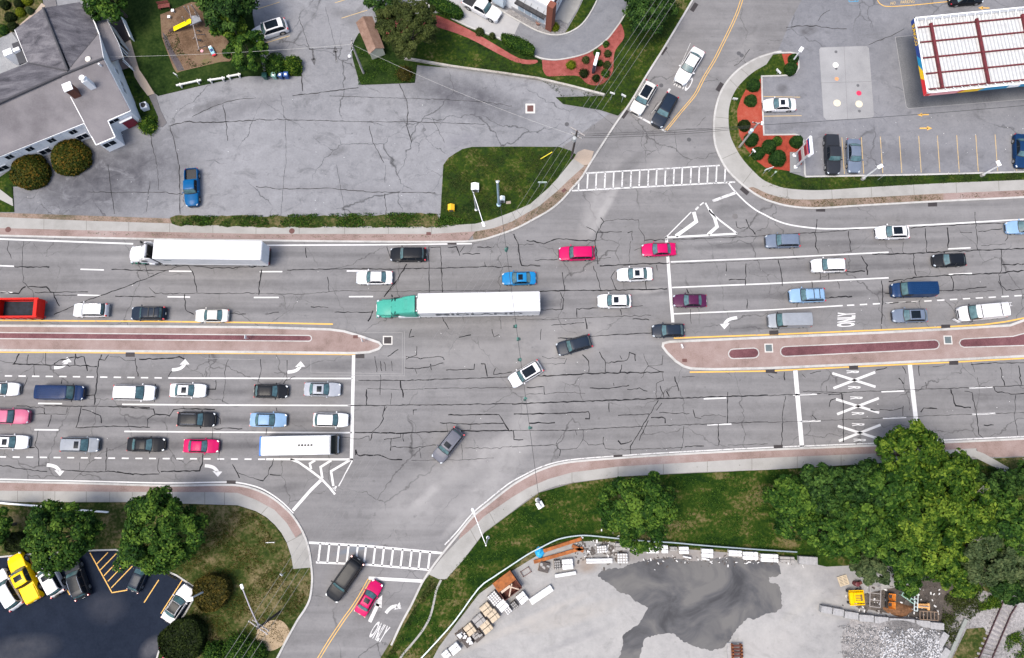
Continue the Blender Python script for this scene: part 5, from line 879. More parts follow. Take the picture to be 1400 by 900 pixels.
put_car('jeep', 'suv', 68, 788, (-.46, -.88), 55, 'white', 'white boxy off-road car with sunroof partly under a tree', ('sunroof', 'spare'), PK)
put_car('sports_utility_vehicle', 'suv', 105, 792, (-.33, -.94), 54, 'charcoal', 'charcoal sports utility car with grey roof panel partly under a tree', ('pano', 'rails'), PK)
put_car('hatchback', 'hatch', 190, 788, (.42, -.91), 46, 'blueblack', 'dark blue car next to the yellow hatched bay', (), PK)
put_car('sedan', 'sedan', 242.5, 826, (.55, -.83), 56, 'white', 'white sedan with black roof beside the round hedge', ('blackroof',), PK)
put_car('pickup_truck', 'pickup', 262, 256, (0.02, 1), 51.5, 'royal', 'blue pickup truck alone in the cracked lot', (), PK, 'pickup')
put_car('sports_utility_vehicle', 'suv', 369, 40.5, (-.94, .30), 49, 'white', 'white sports utility car with glass roof in the upper lot bay', ('pano',), PK)
put_car('pickup_truck', 'pickup', 659, 10.5, (.86, .46), 55, 'white', 'white pickup truck in the drive-through lane', (), PK, 'pickup')
put_car('sedan', 'sedan', 1066, 143, (-1, .01), 45, 'white', 'white sedan with sunroof parked by the red mulch bed', ('sunroof',), PK)
put_car('pickup_truck', 'pickup', 1138, 211, (.05, 1), 54, 'charcoal', 'charcoal pickup truck with black covered bed by the price sign', ('covered',), PK, 'pickup')
put_car('sedan', 'sedan', 1168, 212.5, (.04, 1), 46, 'bluegrey', 'steel blue sedan beside the charcoal pickup', (), PK)
put_car('sedan', 'sedan', 1397, 206, (.03, 1), 46, 'navy', 'dark blue car cut off by the right edge in the filling station lot', (), PK)
put_car('sedan', 'sedan', 1322, -3, (1, -.08), 46, 'black', 'black sedan cut off by the top edge above the canopy', (), PK)
# ---------------------------------------------------------------- lorries
def vehicle_frame(px, py, fr, z): p = G(px, py, z); q = G(px+fr[0]*20, py+fr[1]*20, z); return p, math.atan2(q.y-p.y, q.x-p.x)
def wheels(t, xs, yo, r, wd=.3):
    for x in xs:
        for s in (-1, 1):
            w = MB(); w.tube((x, s*(yo-wd), r), (x, s*(yo-.03), r), r, r, 20); w.tube((x, s*(yo-.03), r), (x, s*yo, r), r, r-.04, 20); wo = w.build('wheel', tyre_m, t, smooth=True, sharp=30)
            w = MB(); w.tube((x, s*(yo-.06), r), (x, s*(yo+.01), r), r*.62, r*.55, 14); w.build('rim', rim_m, wo, smooth=True, sharp=30)
trailer_m = flat('trailer_white', (.54, .55, .565), .5, var=.09, scale=.7, coat=.05)
alu_m = flat('aluminium', (.55, .56, .58), .35, .5)
def semi(name, front_px, hood_py, rear_px, rear_py, colour, label, text=None, sleeper=2.2, box_x0=None, low=None, open_sleeper=False, hood=2.15):
    """front bumper and trailer tail given in survey pixels; x forward from the tail"""
    zt = 4.1
    tail = G(rear_px, rear_py, zt); nose = G(front_px, hood_py, 1.6); d = nose-tail; ang = math.atan2(d.y, d.x); L = math.hypot(d.x, d.y)
    t = thing(name, (tail.x, tail.y, .012), label, 'truck', ang)
    bx = (G(box_x0[0], box_x0[1], zt)-G(rear_px, rear_py, zt)).length; hw = 1.30; pm = P(colour)
    m = MB(); m.box((bx/2, 0, 2.62), (bx, 2*hw, 2.96), ch=.05)
    tb = m.build('trailer_box', trailer_m, t)
    m = MB()
    for x in np.arange(.6, bx-.3, 1.22): m.box((x, 0, 4.105), (.05, 2*hw-.12, .012))
    for s in (-1, 1): m.box((bx/2, s*(hw+.005), 4.05), (bx-.02, .05, .10)); m.box((bx/2, s*(hw+.005), 1.2), (bx-.02, .05, .14))
    m.build('roof_seams', flat('trailer_trim', (.46, .47, .485), .5, var=.05), tb)
    m = MB()
    for s in (-1, 1): m.box((-.02, s*.64, 2.62), (.06, 1.24, 2.8), ch=.02); m.box((-.06, s*.25, 2.6), (.05, .04, 2.6)); m.box((-.06, s*.95, 2.6), (.05, .04, 2.6))
    m.build('rear_door', flat('trailer_door', (.66, .67, .69), .5, var=.06), tb)
    m = MB(); m.box((-.06, 0, .75), (.12, 2.3, .12)); [m.box((-.02, s*.6, 1.0), (.08, .08, .5)) for s in (-1, 1)]; m.build('underride_bar', black_trim, t)
    for s in (-1, 1): m = MB(); m.box((-.05, s*1.0, 1.12), (.06, .4, .1)); m.build('taillight', tail_m, t)
    m = MB(); m.box((L/2-.6, 0, 1.0), (L-2.2, .9, .24)); m.build('chassis', black_trim, t)
    wheels(t, (1.2, 2.5), 1.25, .50, .52); cabx = L
    wheels(t, (bx-1.0, bx+.35), 1.25, .50, .52); wheels(t, (L-1.35,), 1.22, .50, .3)
    for s in (-1, 1):
        m = MB(); m.box((bx-3.2, s*.7, .62), (.16, .16, .9)); m.box((bx-3.2, s*.7, .12), (.3, .3, .08)); m.build('landing_leg', black_trim, t)
    # tractor: hood, cab, sleeper with roof fairing
    x3 = L; x2 = L-hood; x1 = x2-1.25; x0 = x1-sleeper
    m = MB(); rings = []
    for x, w, z, zb in ((x3, .72, 1.25, .45), (x3-.08, .90, 1.5, .42), (x3-.5, 1.05, 1.72, .42), (x3-1.3, 1.13, 1.86, .9), (x2-.02, 1.16, 1.98, .9)):
        rings.append([(x, -w, zb), (x, -w*1.0, z-.35), (x, -w*.9, z-.08), (x, -w*.55, z), (x, 0, z+.05), (x, w*.55, z), (x, w*.9, z-.08), (x, w, z-.35), (x, w, zb)])
    m.grid(rings[::-1]); m.add(rings[0], [list(range(9))]); m.build('bonnet', pm, t, smooth=True, sharp=35)
    m = MB()
    for s in (-1, 1): m.box((L-1.35, s*1.08, 1.08), (1.25, .36, .14), ch=.06); m.box((L-.7, s*1.08, .98), (.16, .36, .3), ch=.05); m.box((L-2.0, s*1.08, .9), (.16, .36, .4), ch=.05)
    m.box((L+.04, 0, .58), (.22, 2.42, .36), ch=.08); m.build('fender', P(low) if low else pm, t, smooth=True, sharp=30)
    m = MB(); m.box((L+.01, 0, 1.12), (.06, 1.0, .62)); m.build('grille', chrome_m, t)
    for s in (-1, 1): m = MB(); m.box((L-.16, s*1.02, 1.05), (.34, .3, .26), rz=-s*.4, ch=.06); m.build('headlight', lamp_m, t, smooth=True, sharp=30)
    m = MB(); rr = []
    prof = [(x2+.12, 1.16, 1.98), (x2-.62, 1.04, 2.62), (x1-.15 if sleeper > 0 else x1, 1.10, 2.95)]
    if sleeper > 0: prof += [(x1-.5, 1.16, 3.3), (x0+.5, 1.2, 3.86), (x0+.03, 1.2, 3.92), (x0, 1.16, 3.88)]
    for x, w, z in prof: rr.append([(x, -w-.06, .75), (x, -w-.05, 1.9), (x, -w, z-.22), (x, -w*.9, z-.04), (x, -w*.4, z+.03), (x, w*.4, z+.03), (x, w*.9, z-.04), (x, w, z-.22), (x, w+.05, 1.9), (x, w+.06, .75)])
    m.grid(rr[::-1])
    if not open_sleeper: m.add(rr[-1], [list(range(10))])
    m.build('cab', pm, t, smooth=True, sharp=38)
    if open_sleeper:
        m = MB(); m.box((x0-.06, 0, 1.9), (.12, 2.1, 2.0)); m.tube((x0-.35, .5, .9), (x0-.35, .5, 3.3), .1, n=10); m.box((x0-.4, -.2, 1.3), (.5, .9, .7)); m.build('cab_back', black_trim, t)
        for s in (-1, 1): m = MB(); m.box((x0-.42, s*1.14, 2.3), (.95, .08, 2.5), 0, .03); m.build('side_fairing', pm, t)
        m = MB(); m.box((x0+.1, 0, 3.1), (.35, 1.9, .5), 0, .12); m.build('roof_fairing', pm, t, smooth=True, sharp=30)
    else:
        for s in (-1, 1): m = MB(); m.box((x0-.28, s*1.12, 2.2), (.55, .06, 2.6)); m.build('side_fairing', pm, t)
        m = MB(); m.box((x0-.12, 0, 2.3), (.2, 1.9, 2.7)); m.build('cab_back', black_trim, t)
    for s in (-1, 1): m = MB(); m.tube((x0-.22, s*.95, .9), (x0-.22, s*.95, 3.9), .09, n=10); m.build('exhaust_stack', chrome_m, t, smooth=True)
    m = MB(); m.grid([[(x2+.10-.08*abs(y)**2, y*1.04, 2.03), (x2-.26-.08*abs(y)**2, y*1.02, 2.33), (x2-.56-.08*abs(y)**2, y*.98, 2.60)] for y in np.linspace(-1, 1, 9)]); m.build('windscreen', dark_glass, t, smooth=True, sharp=0)
    for s in (-1, 1):
        m = MB(); m.box((x2-.68, s*1.18, 2.15), (.72, .04, .52)); m.build('side_window', dark_glass, t)
        m = MB(); m.box((x2-.05, s*1.48, 2.2), (.14, .26, .62), ch=.04); m.tube((x2-.1, s*1.1, 2.3), (x2-.05, s*1.42, 2.3), .03, n=6); m.build('wing_mirror', black_trim, t)
        m = MB(); m.tube((x1+.5, s*1.02, .72), (x0-.3, s*1.02, .72), .32, n=14); m.build('fuel_tank', alu_m, t, smooth=True, sharp=40)
    m = MB(); m.lathe((bx-1.0+.4, 0, 1.12), [(.5, 0), (.5, .12)], 16); m.tube((bx+.02, .2, 1.6), (x0-.1, .35, 1.5), .04, n=6); m.tube((bx+.02, -.2, 1.6), (x0-.1, -.35, 1.5), .04, n=6); m.build('coupling', black_trim, t)
    if sleeper > 1: m = MB(); m.box((x1-.9, 0, 3.60), (.5, 1.3, .10), ch=.03); m.build('roof_marker_panel', pm, t)
    if text: m = MB(); m.box((bx+.28, 0, 3.15), (.55, 1.7, .95), ch=.12); m.build('cooling_unit', trailer_m, t, smooth=True, sharp=30)
    if text:
        for s in ((1,)):
            mb = MB(); add_text(mb, text, (bx*.50, s*(hw+.03), 2.75), (-bx*.72, 0, 0), (0, 0, 1.35), .02); mb.build('lettering', flat('lettering_grey', (.09, .10, .12), .6), tb)
    else:
        mb = MB(); mb.box((bx-1.6, hw+.012, 3.2), (1.0, .02, .30)); mb.box((bx-1.6, hw+.016, 3.2), (.7, .025, .14)); mb.build('logo_patch', flat('logo_grey', (.12, .16, .18), .5), tb)
    return t
semi('semi_truck', 514.5, 421, 738, 412, 'teal', 'green semi truck with a white lettered trailer in the junction', 'MIDLAND', 2.1, (571, 415.5))
semi('semi_truck', 177, 347, 357, 342.5, 'white', 'white semi truck with a plain white trailer in the top left lane', None, 0, (209, 341.5), 'green', True, 1.75)
# ---------------------------------------------------------------- bus
def bus():
    a = G(358, 610, 2.0); b = G(460.5, 608, 2.0); L = (b-a).length; ang = math.atan2(b.y-a.y, b.x-a.x)
    t = thing('bus', (a.x, a.y, .012), 'white city bus with blue tail at the lower stop line', 'bus', ang); hw = 1.28
    m = MB(); rr = []
    for x, w, z in ((.25, .98, 2.98), (.45, 1, 3.05), (L-.95, 1, 3.05), (L-.6, .99, 2.98), (L-.28, .97, 2.2), (L-.08, .95, 1.2), (L-.05, .93, .4)):
        w *= hw; rr.append([(x, -w, .35), (x, -w, 1.6), (x, -w*.985, z-.25), (x, -w*.92, z-.04), (x, -w*.5, z+.02), (x, w*.5, z+.02), (x, w*.92, z-.04), (x, w*.985, z-.25), (x, w, 1.6), (x, w, .35)])
    m.grid(rr[::-1]); m.build('body', trailer_m, t, smooth=True, sharp=35)
    m = MB(); m.box((.13, 0, 1.62), (.30, 2*hw-.06, 2.55), ch=.08); m.build('blue_tail', paint('bus_blue', (.03, .16, .55)), t, smooth=True, sharp=30)
    m = MB(); m.grid([[(L-.60, y*1.16, 2.90), (L-.42, y*1.16, 2.5), (L-.25, y*1.16, 1.95), (L-.14, y*1.15, 1.45)] for y in np.linspace(-1, 1, 8)]); m.v = [(x_+.10, y_, z_+.05) for x_, y_, z_ in m.v]; m.build('windscreen', flat('bus_glass', (.006, .012, .014), .12, spec=.15), t, smooth=True, sharp=0)
    m = MB(); m.box((L-.82, 0, 3.07), (.22, 2.1, .06), ch=.02); m.build('destination_display', glass_m, t)
    m = MB(); m.box((L-.02, 0, .55), (.2, 2.4, .4), ch=.06); m.build('bumper', black_trim, t, smooth=True, sharp=30)
    for s in (-1, 1):
        for k in range(6):
            m = MB(); m.box((1.2+k*(L-2.6)/6+.45, s*(hw+.002), 2.05), ((L-2.6)/6-.14, .03, .85), ch=.01); m.build('side_window', dark_glass, t)
        m = MB(); m.box((L+.12, s*1.2, 2.3), (.3, .22, .42), ch=.05); m.tube((L-.4, s*1.15, 2.7), (L+.1, s*1.2, 2.6), .035, n=6); m.build('wing_mirror', black_trim, t)
        m = MB(); m.box((L-.05, s*.9, .85), (.14, .36, .2), ch=.05); m.build('headlight', lamp_m, t)
        m = MB(); m.box((-.03, s*1.0, 1.5), (.06, .22, .5), ch=.02); m.build('taillight', tail_m, t)
    m = MB(); m.box((-.02, 0, 2.3), (.05, 1.7, .7)); m.build('rear_grille', black_trim, t)
    x0 = L*.53
    for k in range(5): m = MB(); m.lathe((x0+k*.40, .0, 3.065), [(.15, 0), (.15, .05), (.10, .08)], 12); m.build('roof_fan', black_trim, t, smooth=True, sharp=30)
    for s in (-1, 1): m = MB(); m.box((x0+.8, s*.38, 3.08), (1.9, .16, .05), ch=.02); m.build('roof_vent', flat('vent_grey', (.45, .45, .47), .5), t)
    for x, y in ((.75, -.9), (2.6, .0)): m = MB(); m.box((x, y, 3.08), (.5 if y == 0 else .2, .5 if y == 0 else .2, .06), ch=.02); m.build('roof_hatch', trailer_m, t)
    wheels(t, (1.9, L-2.0), hw+.015, .48, .3)
bus()
# ---------------------------------------------------------------- dump truck with its body cut by the frame
def dumper():
    b = G(56.5, 422, 1.8); t = thing('dump_truck', (b.x, b.y, .012), 'red dump truck with an empty open bed at the left edge', 'truck', R(180.5)); L = 8.6; hw = 1.27
    rm = P('red'); x0 = .0
    m = MB(); x1 = 5.6; zb, zt = 1.15, 2.55
    m.box(((x0+x1)/2, 0, zb), (x1-x0, 2*hw-.12, .12))
    for s in (-1, 1): m.box(((x0+x1)/2, s*(hw-.06), (zb+zt)/2), (x1-x0, .12, zt-zb)); m.box(((x0+x1)/2, s*(hw-.05), zt+.03), (x1-x0+.1, .24, .12), ch=.03)
    m.box((x1-.06, 0, (zb+zt)/2+.1), (.12, 2*hw-.24, zt-zb+.2)); m.build('dump_body', rm, t)
    m = MB(); m.box((.42-.25, 0, zt-.02), (.10, 2*hw-.3, .10)); m.box((.10, 0, (zb+zt)/2), (.14, 2*hw-.26, zt-zb-.1)); m.box((.27, 0, zt+.04), (.50, 2*hw-.02, .16), ch=.05); m.build('tailgate', rm, t)
    m = MB(); m.box(((x0+x1)/2+.2, 0, zb+.09), (x1-x0-.7, 2*hw-.36, .05)); m.build('bed_floor', flat('worn_bed_steel', (.008, .011, .02), .6, .0, var=.7, scale=1.5, spec=.2), t)
    for s in (-1, 1):
        for k in range(6): m = MB(); m.box((x0+.5+k*.95, s*(hw+.02), (zb+zt)/2), (.12, .1, zt-zb)); m.build('side_rib', rm, t)
        m = MB(); m.box((-.08, s*1.0, .95), (.08, .3, .14), ch=.02); m.build('taillight', tail_m, t)
    m = MB(); m.box((L/2, 0, .85), (L-.6, .9, .26)); m.build('chassis', black_trim, t)
    m = MB(); m.box((6.55, 0, 1.85), (1.5, 2.3, 1.9), ch=.14); m.box((8.0, 0, 1.35), (1.5, 1.9, 1.0), ch=.16); m.build('cab', rm, t, smooth=True, sharp=30)
    m = MB(); m.box((7.31, 0, 2.3), (.05, 2.0, .65)); m.build('windscreen', dark_glass, t)
    wheels(t, (1.1, 2.4, 7.6), 1.24, .52, .5)
dumper()
# a kerbside cart in the bottom edge of the dark lot
def atv():
    p = G(226, 893, .6); t = thing('quad_bike', (p.x, p.y, .012), 'red and black quad bike by the dark round hedge at the bottom edge', 'quad bike', R(112)); rm = P('crimson')
    m = MB(); m.box((.0, 0, .62), (1.5, .5, .28), ch=.1); m.box((.65, 0, .72), (.7, .95, .16), ch=.07); m.box((-.65, 0, .72), (.7, .95, .16), ch=.07); m.build('body', rm, t, smooth=True, sharp=30)
    m = MB(); m.box((-.25, 0, .86), (.75, .36, .14), ch=.06); m.build('seat', black_trim, t, smooth=True, sharp=30)
    m = MB(); m.tube((.3, -.42, 1.02), (.3, .42, 1.02), .025, n=8); m.tube((.35, 0, .75), (.3, 0, 1.02), .03, n=8); m.build('handlebar', black_trim, t)
    for x, nm in ((.7, 'front_rack'), (-.75, 'rear_rack')):
        m = MB()
        for y in np.linspace(-.4, .4, 5): m.tube((x-.28, y, .86), (x+.28, y, .86), .015, n=6)
        for dx in (-.28, .28): m.tube((x+dx, -.4, .86), (x+dx, .4, .86), .015, n=6)
        m.build('rack', chrome_m, t)
    wheels(t, (.72, -.72), .60, .31, .26)
atv()
# ================================================================ buildings
shingle_m = speckle('grey_shingle', [(.3, (.105, .098, .105)), (.5, (.15, .142, .15)), (.7, (.19, .18, .187))], scale=.5, fine=12, fine_amt=.55, b_str=.4)
old_sh, nt, b = nmat('streaked_shingle')
nz = noise(nt, 1.0, 7, .65, coords(nt, (.22, 1.1, 1), (0, 0, R(-26))), .6)
nt.links.new(ramp(nt, mix(nt, .35, nz, noise(nt, 10, 3, .8)), [(.38, (.028, .027, .034)), (.49, (.075, .072, .084)), (.62, (.135, .13, .142))]), b.inputs['Base Color']); b.inputs['Roughness'].default_value = .9
ridge_m = flat('ridge_cap', (.045, .045, .052), .9); wallw_m = flat('white_siding', (.72, .73, .74), .6, var=.05); brickc_m = flat('brown_brick', (.10, .035, .022), .9, var=.35, scale=9)
def inset(poly, d):
    p = ccw(poly); n = len(p); out = []
    for i in range(n):
        a, b_, c = Vector(p[i-1]), Vector(p[i]), Vector(p[(i+1) % n]); e0 = (b_-a).normalized(); e1 = (c-b_).normalized()
        n0 = Vector((-e0.y, e0.x)); n1 = Vector((-e1.y, e1.x)); m_ = (n0+n1); m_ = m_/max(.5, m_.length_squared)*2*d if True else m_
        out.append((b_.x+m_.x, b_.y+m_.y))
    return out
class Plane:
    def __init__(s, *p): s.o = Vector(p[0]); s.n = (Vector(p[1])-s.o).cross(Vector(p[2])-s.o).normalized()
    def at(s, px, py):
        a = G(px, py, 0); d = a-Vector((0, 0, CAMH)); t = (s.o-Vector((0, 0, CAMH))).dot(s.n)/d.dot(s.n); return Vector((0, 0, CAMH))+d*t
def roof_slab(mb, pts, th=.16):
    p = [Vector(q) for q in pts]; nn = (p[1]-p[0]).cross(p[2]-p[0])
    if nn.z < 0: p.reverse()
    n = len(p); lo = [q-Vector((0, 0, th)) for q in p]
    mb.add([tuple(q) for q in lo+p], [list(range(n, 2*n)), list(range(n-1, -1, -1))]+[[i, (i+1) % n, n+(i+1) % n, n+i] for i in range(n)])
def window(parent, a, b_, out, px, py, z, w, h, frame=None, pane=None, world=True):
    """a window on the wall a-b (plan points), found from its place in the survey photo"""
    a = Vector(a); b_ = Vector(b_); u = (b_-a).normalized(); nrm = Vector((-u.y, u.x))*out; c = G(px, py, z); t = Vector((c.x-a.x, c.y-a.y)).dot(u)
    p = a+u*t; an = math.atan2(u.y, u.x)
    m = MB(); q = p+nrm*.03; m.box((q.x, q.y, z), (w+.16, .06, h+.16), an); o = m.build('window', frame or wallw_m, parent, world=True)
    m = MB(); q = p+nrm*.055
    for s in (-1, 1): k = q+u*(s*w*.255); m.box((k.x, k.y, z), (w*.46, .04, h), an)
    m.build('pane', pane or dark_glass, o, world=True); return o
RG = 6.2
hall = thing('hall_building', G(95, 150, 0), 'white hall with grey shingle roofs and brick chimney at the upper left', 'building')
Sp = Plane(G(84, 103, RG), G(141, 80, RG), G(178, 151, 3.7)); z_up = lambda v, d: (v.x, v.y, v.z+d)
m = MB(); roof_slab(m, [z_up(Sp.at(*q), .10) for q in ((84, 103), (141, 80), (178, 151), (147, 164.5), (157, 187), (131, 198), (115.5, 168), (97, 133))]); m.build('roof', shingle_m, hall, world=True)
m = MB(); roof_slab(m, [Sp.at(*q) for q in ((-60, 167), (84, 103), (97, 133), (115.5, 168), (-60, 237))]); m.build('roof', shingle_m, hall, world=True)
Nl = Plane(G(84, 103, RG), G(-60, 167, RG), G(38, 85, 3.9)); m = MB(); roof_slab(m, [Nl.at(*q) for q in ((-60, 167), (84, 103), (93, 97), (38, 85.5), (0, 101), (-60, 127))]); m.build('roof', old_sh, hall, world=True)
Wp = Plane(G(60, 12, RG), G(93, 97, RG), G(38, 85.5, 3.9)); m = MB(); roof_slab(m, [Wp.at(*q) for q in ((59, 11), (93, 97), (38, 85.5), (20, 40.5))]); m.build('roof', old_sh, hall, world=True)
Ep = Plane(G(60, 12, RG), G(93, 97, RG), G(124, 18, 3.9)); m = MB(); roof_slab(m, [Ep.at(*q) for q in ((59, 11), (109, 3), (124, 18), (135, 46), (96, 94))]); m.build('roof', old_sh, hall, world=True)
Np = Plane(G(93, 97, RG), G(141, 80, RG), G(135, 46, 4.4)); m = MB(); roof_slab(m, [Np.at(*q) for q in ((86, 101.5), (141, 80), (135, 46), (96, 93))]); m.build('roof', shingle_m, hall, world=True)
for (p0, p1) in (((-60, 167), (84, 103)), ((84, 103), (141, 80)), ((59, 11), (93, 97))): m = MB(); a, c = G(*p0, RG+.13), G(*p1, RG+.13); m.tube(a, c, .16, n=8); m.build('ridge_cap', ridge_m, hall, world=True)
m = MB(); m.tube(G(38, 86, 4.0), G(93, 97, RG+.02), .10, n=6); m.build('valley_flashing', ridge_m, hall, world=True)
m = MB(); m.tube(Ep.at(135, 46), Ep.at(97, 92), .09, n=6); m.build('valley_flashing', ridge_m, hall, world=True)
eave = [(-60, 237, 3.95), (115, 168, 3.95), (131, 198, 3.05), (157, 187, 3.05), (147, 165, 3.75), (178, 151, 3.7), (141, 80, 6.2), (135, 46, 4.4), (124, 18, 3.9), (109, 3, 4.3), (59, 11, 6.2), (20, 40.5, 3.9), (38, 85.5, 3.9), (-60, 127, 3.9)]
ew = [G(*e) for e in eave]; fp = inset([(v.x, v.y) for v in ew], .22)
if area2([(v.x, v.y) for v in ew]) < 0: fp = rev(fp)
m = MB(); n = len(fp)
for i in range(n):
    j = (i+1) % n; za, zb = eave[i][2]-.14, eave[j][2]-.14
    m.face([(fp[i][0], fp[i][1], 0), (fp[j][0], fp[j][1], 0), (fp[j][0], fp[j][1], zb), (fp[i][0], fp[i][1], za)])
m.build('wall', wallw_m, hall, world=True)
# fascia boards
m = MB()
for i, j in ((0, 1), (1, 2), (2, 3), (3, 4), (4, 5), (5, 6), (6, 7), (7, 8), (11, 12), (12, 13)):
    a, c = ew[i], ew[j]; m.tube((a.x, a.y, a.z-.10), (c.x, c.y, c.z-.10), .09, n=6)
m.tube(z_up(Sp.at(97, 133), .06), z_up(Sp.at(115.5, 168), .06), .07, n=6)
m.build('fascia', flat('fascia_white', (.74, .74, .74), .5, var=.04), hall, world=True)
for x, y in ((17, 211), (44.5, 199.5), (74, 187), (103.5, 176)):
    window(hall, fp[0], fp[1], -1, x-4.5, y+1.5, 2.75, 1.0, .85); window(hall, fp[0], fp[1], -1, x+4.5, y-2, 2.75, 1.0, .85, pane=flat('blind_white', (.62, .63, .65), .4))
for x, y in ((4, 231), (62, 206), (113, 186)): window(hall, fp[0], fp[1], -1, x, y, 1.0, 1.5, .95)
window(hall, fp[2], fp[3], -1, 149, 195, 1.75, 1.7, .95); window(hall, fp[4], fp[5], -1, 155, 164.5, 2.85, 1.5, .6)
for x, y in ((150, 78), (159, 98), (169, 114), (175, 122)): window(hall, fp[5], fp[6], -1, x, y, 2.4, .8, .7, pane=flat('grey_louvre', (.30, .31, .33), .5))
a, c = Vector(fp[4]), Vector(fp[5]); u = (c-a).normalized(); nr = Vector((u.y, -u.x)); q = a+u*2.0+nr*.06; m = MB(); m.box((q.x, q.y, 1.1), (1.6, .10, 2.1), math.atan2(u.y, u.x)); d = m.build('door', flat('dark_red_door', (.20, .012, .03), .5), hall, world=True)
m = MB(); q2 = q+u*.6+nr*.09; m.tube((q2.x, q2.y, 1.0), (q2.x, q2.y, 1.2), .03, n=6); m.build('handle', chrome_m, d, world=True)
m = MB(); q3 = q+nr*.2; m.box((q3.x, q3.y, 2.35), (1.9, .35, .10), math.atan2(u.y, u.x)); m.build('door_canopy', wallw_m, hall, world=True)
p = Sp.at(105, 129); m = MB(); m.box((p.x, p.y, p.z+.75), (1.0, 1.0, 2.4), R(24)); ch = m.build('chimney', brickc_m, hall, world=True)
m = MB(); m.box((p.x, p.y, p.z+2.0), (1.22, 1.22, .14), R(24), ch=.03); m.build('chimney_cap', wallw_m, ch, world=True)
p = Sp.at(127, 119); m = MB(); m.box((p.x, p.y, p.z+.9), (.8, .7, 2.2), R(24)); fl = m.build('vent_stack', wallw_m, hall, world=True)
m = MB(); m.lathe((p.x, p.y, p.z+2.0), [(.30, 0), (.30, .35), (.38, .38), (.38, .48), (.1, .55)], 14); m.build('vent_cowl', flat('cowl_white', (.78, .78, .76), .5), fl, smooth=True, sharp=30, world=True)
p = Sp.at(139, 91); m = MB(); m.tube(p, p+Vector((0, 0, .7)), .12, n=10); m.build('vent_pipe', wallw_m, hall, world=True)
p = Np.at(121, 81.5); m = MB(); m.lathe(tuple(p), [(.38, .06), (.38, .16), (.3, .22)], 16); m.build('skylight', flat('cream_dome', (.74, .71, .62), .4), hall, smooth=True, sharp=30, world=True)
# lean-tos and porch
m = MB(); roof_slab(m, [G(16, 60, 2.9), G(27, 56, 3.1), G(38, 85, 3.1), G(26, 88, 2.9)]); m.build('lean_to_roof', flat('tar_roof', (.035, .036, .042), .85), hall, world=True)
for x, y, w_, d_ in ((15, 75, 1.2, .9), (30, 74, .9, .5)): m = MB(); p = G(x, y, 2.2); m.box((p.x, p.y, 1.7), (w_, d_, 3.4 if x == 30 else 2.4), R(25)); m.build('dormer', wallw_m, hall, world=True)
m = MB(); roof_slab(m, [G(124, 18, 3.5), G(136, 11, 3.0), G(147, 30, 3.0), G(161, 58, 3.0), G(168, 79, 3.0), G(152, 84, 3.4), G(143, 66, 3.5)]); m.build('porch_roof', shingle_m, hall, world=True)
m = MB(); pr = [g2(136, 11, 3.0), g2(147, 30, 3.0), g2(161, 58, 3.0), g2(168, 79, 3.0)]
for a, c in zip(pr[:-1], pr[1:]): m.wall(a, c, 2.72, 2.95, .10); m.wall(g2(146, 29, 2.4), g2(165, 58, 2.4), 0.1, 2.5, .14)
for q in (pr[1], pr[2], pr[3]): m.tube((q[0]-.2, q[1], 0), (q[0]-.2, q[1], 2.8), .08, n=8)
m.build('porch_frame', wallw_m, hall, world=True)
m = MB(); m.wall(g2(167, 24, 1.0), g2(179, 52, 1.0), .1, 1.3, .12); m.wall(g2(168, 84, 1.0), g2(179, 93, 1.0), .1, 1.1, .1); m.wall(g2(163, 64, 1.0), g2(170, 73, 1.0), .1, 1.1, .1); m.build('ramp_rail', wallw_m, hall, world=True)
m = MB(); m.poly(W([(150, 32), (168, 24), (178, 55), (165, 60)], .14), .14); m.build('stairwell_dark', flat('stairwell_shade', (.022, .016, .018), .8), hall, world=True)  # flat dark sheet painted for the shade inside the stairwell opening
m = MB(); m.poly(W([(160, 84), (176, 78), (180, 92), (168, 95)], .14), .14); m.build('porch_step', flat('porch_tan', (.22, .16, .14), .8), hall, world=True)
slab('patio', [(-40, 70), (0, 52), (16, 44), (24, 55), (38, 86), (0, 102), (-40, 120)], speckle('patio_grey', [(.3, (.12, .125, .13)), (.5, (.20, .205, .215)), (.7, (.27, .275, .28))], scale=.5, fine=5), .13)
slab('path', [(20, 40), (50, 13), (57, 4), (62, 8), (57, 14), (22, 44)], tan_m, .13)
slab('path', [(50, -30), (70, -30), (78, 10), (62, 12)], speckle('grey_step', [(.3, (.10, .095, .10)), (.7, (.15, .145, .15))]), .12)
# air conditioner
p = G(198, 146, .5); ac = thing('air_conditioner', (p.x, p.y, .10), 'white air conditioner unit on the grass beside the hall wall', 'air conditioner', R(20))
m = MB(); m.box((0, 0, .45), (.95, .95, .9), ch=.05); m.build('casing', flat('ac_white', (.66, .67, .70), .5), ac); m = MB(); m.lathe((0, 0, .90), [(.36, 0), (.36, .03), (.1, .05)], 16)
for k in range(3): m.box((.22*math.cos(k*2.1), .22*math.sin(k*2.1), .96), (.4, .10, .02), k*2.1)
m.build('fan_grille', black_trim, ac)
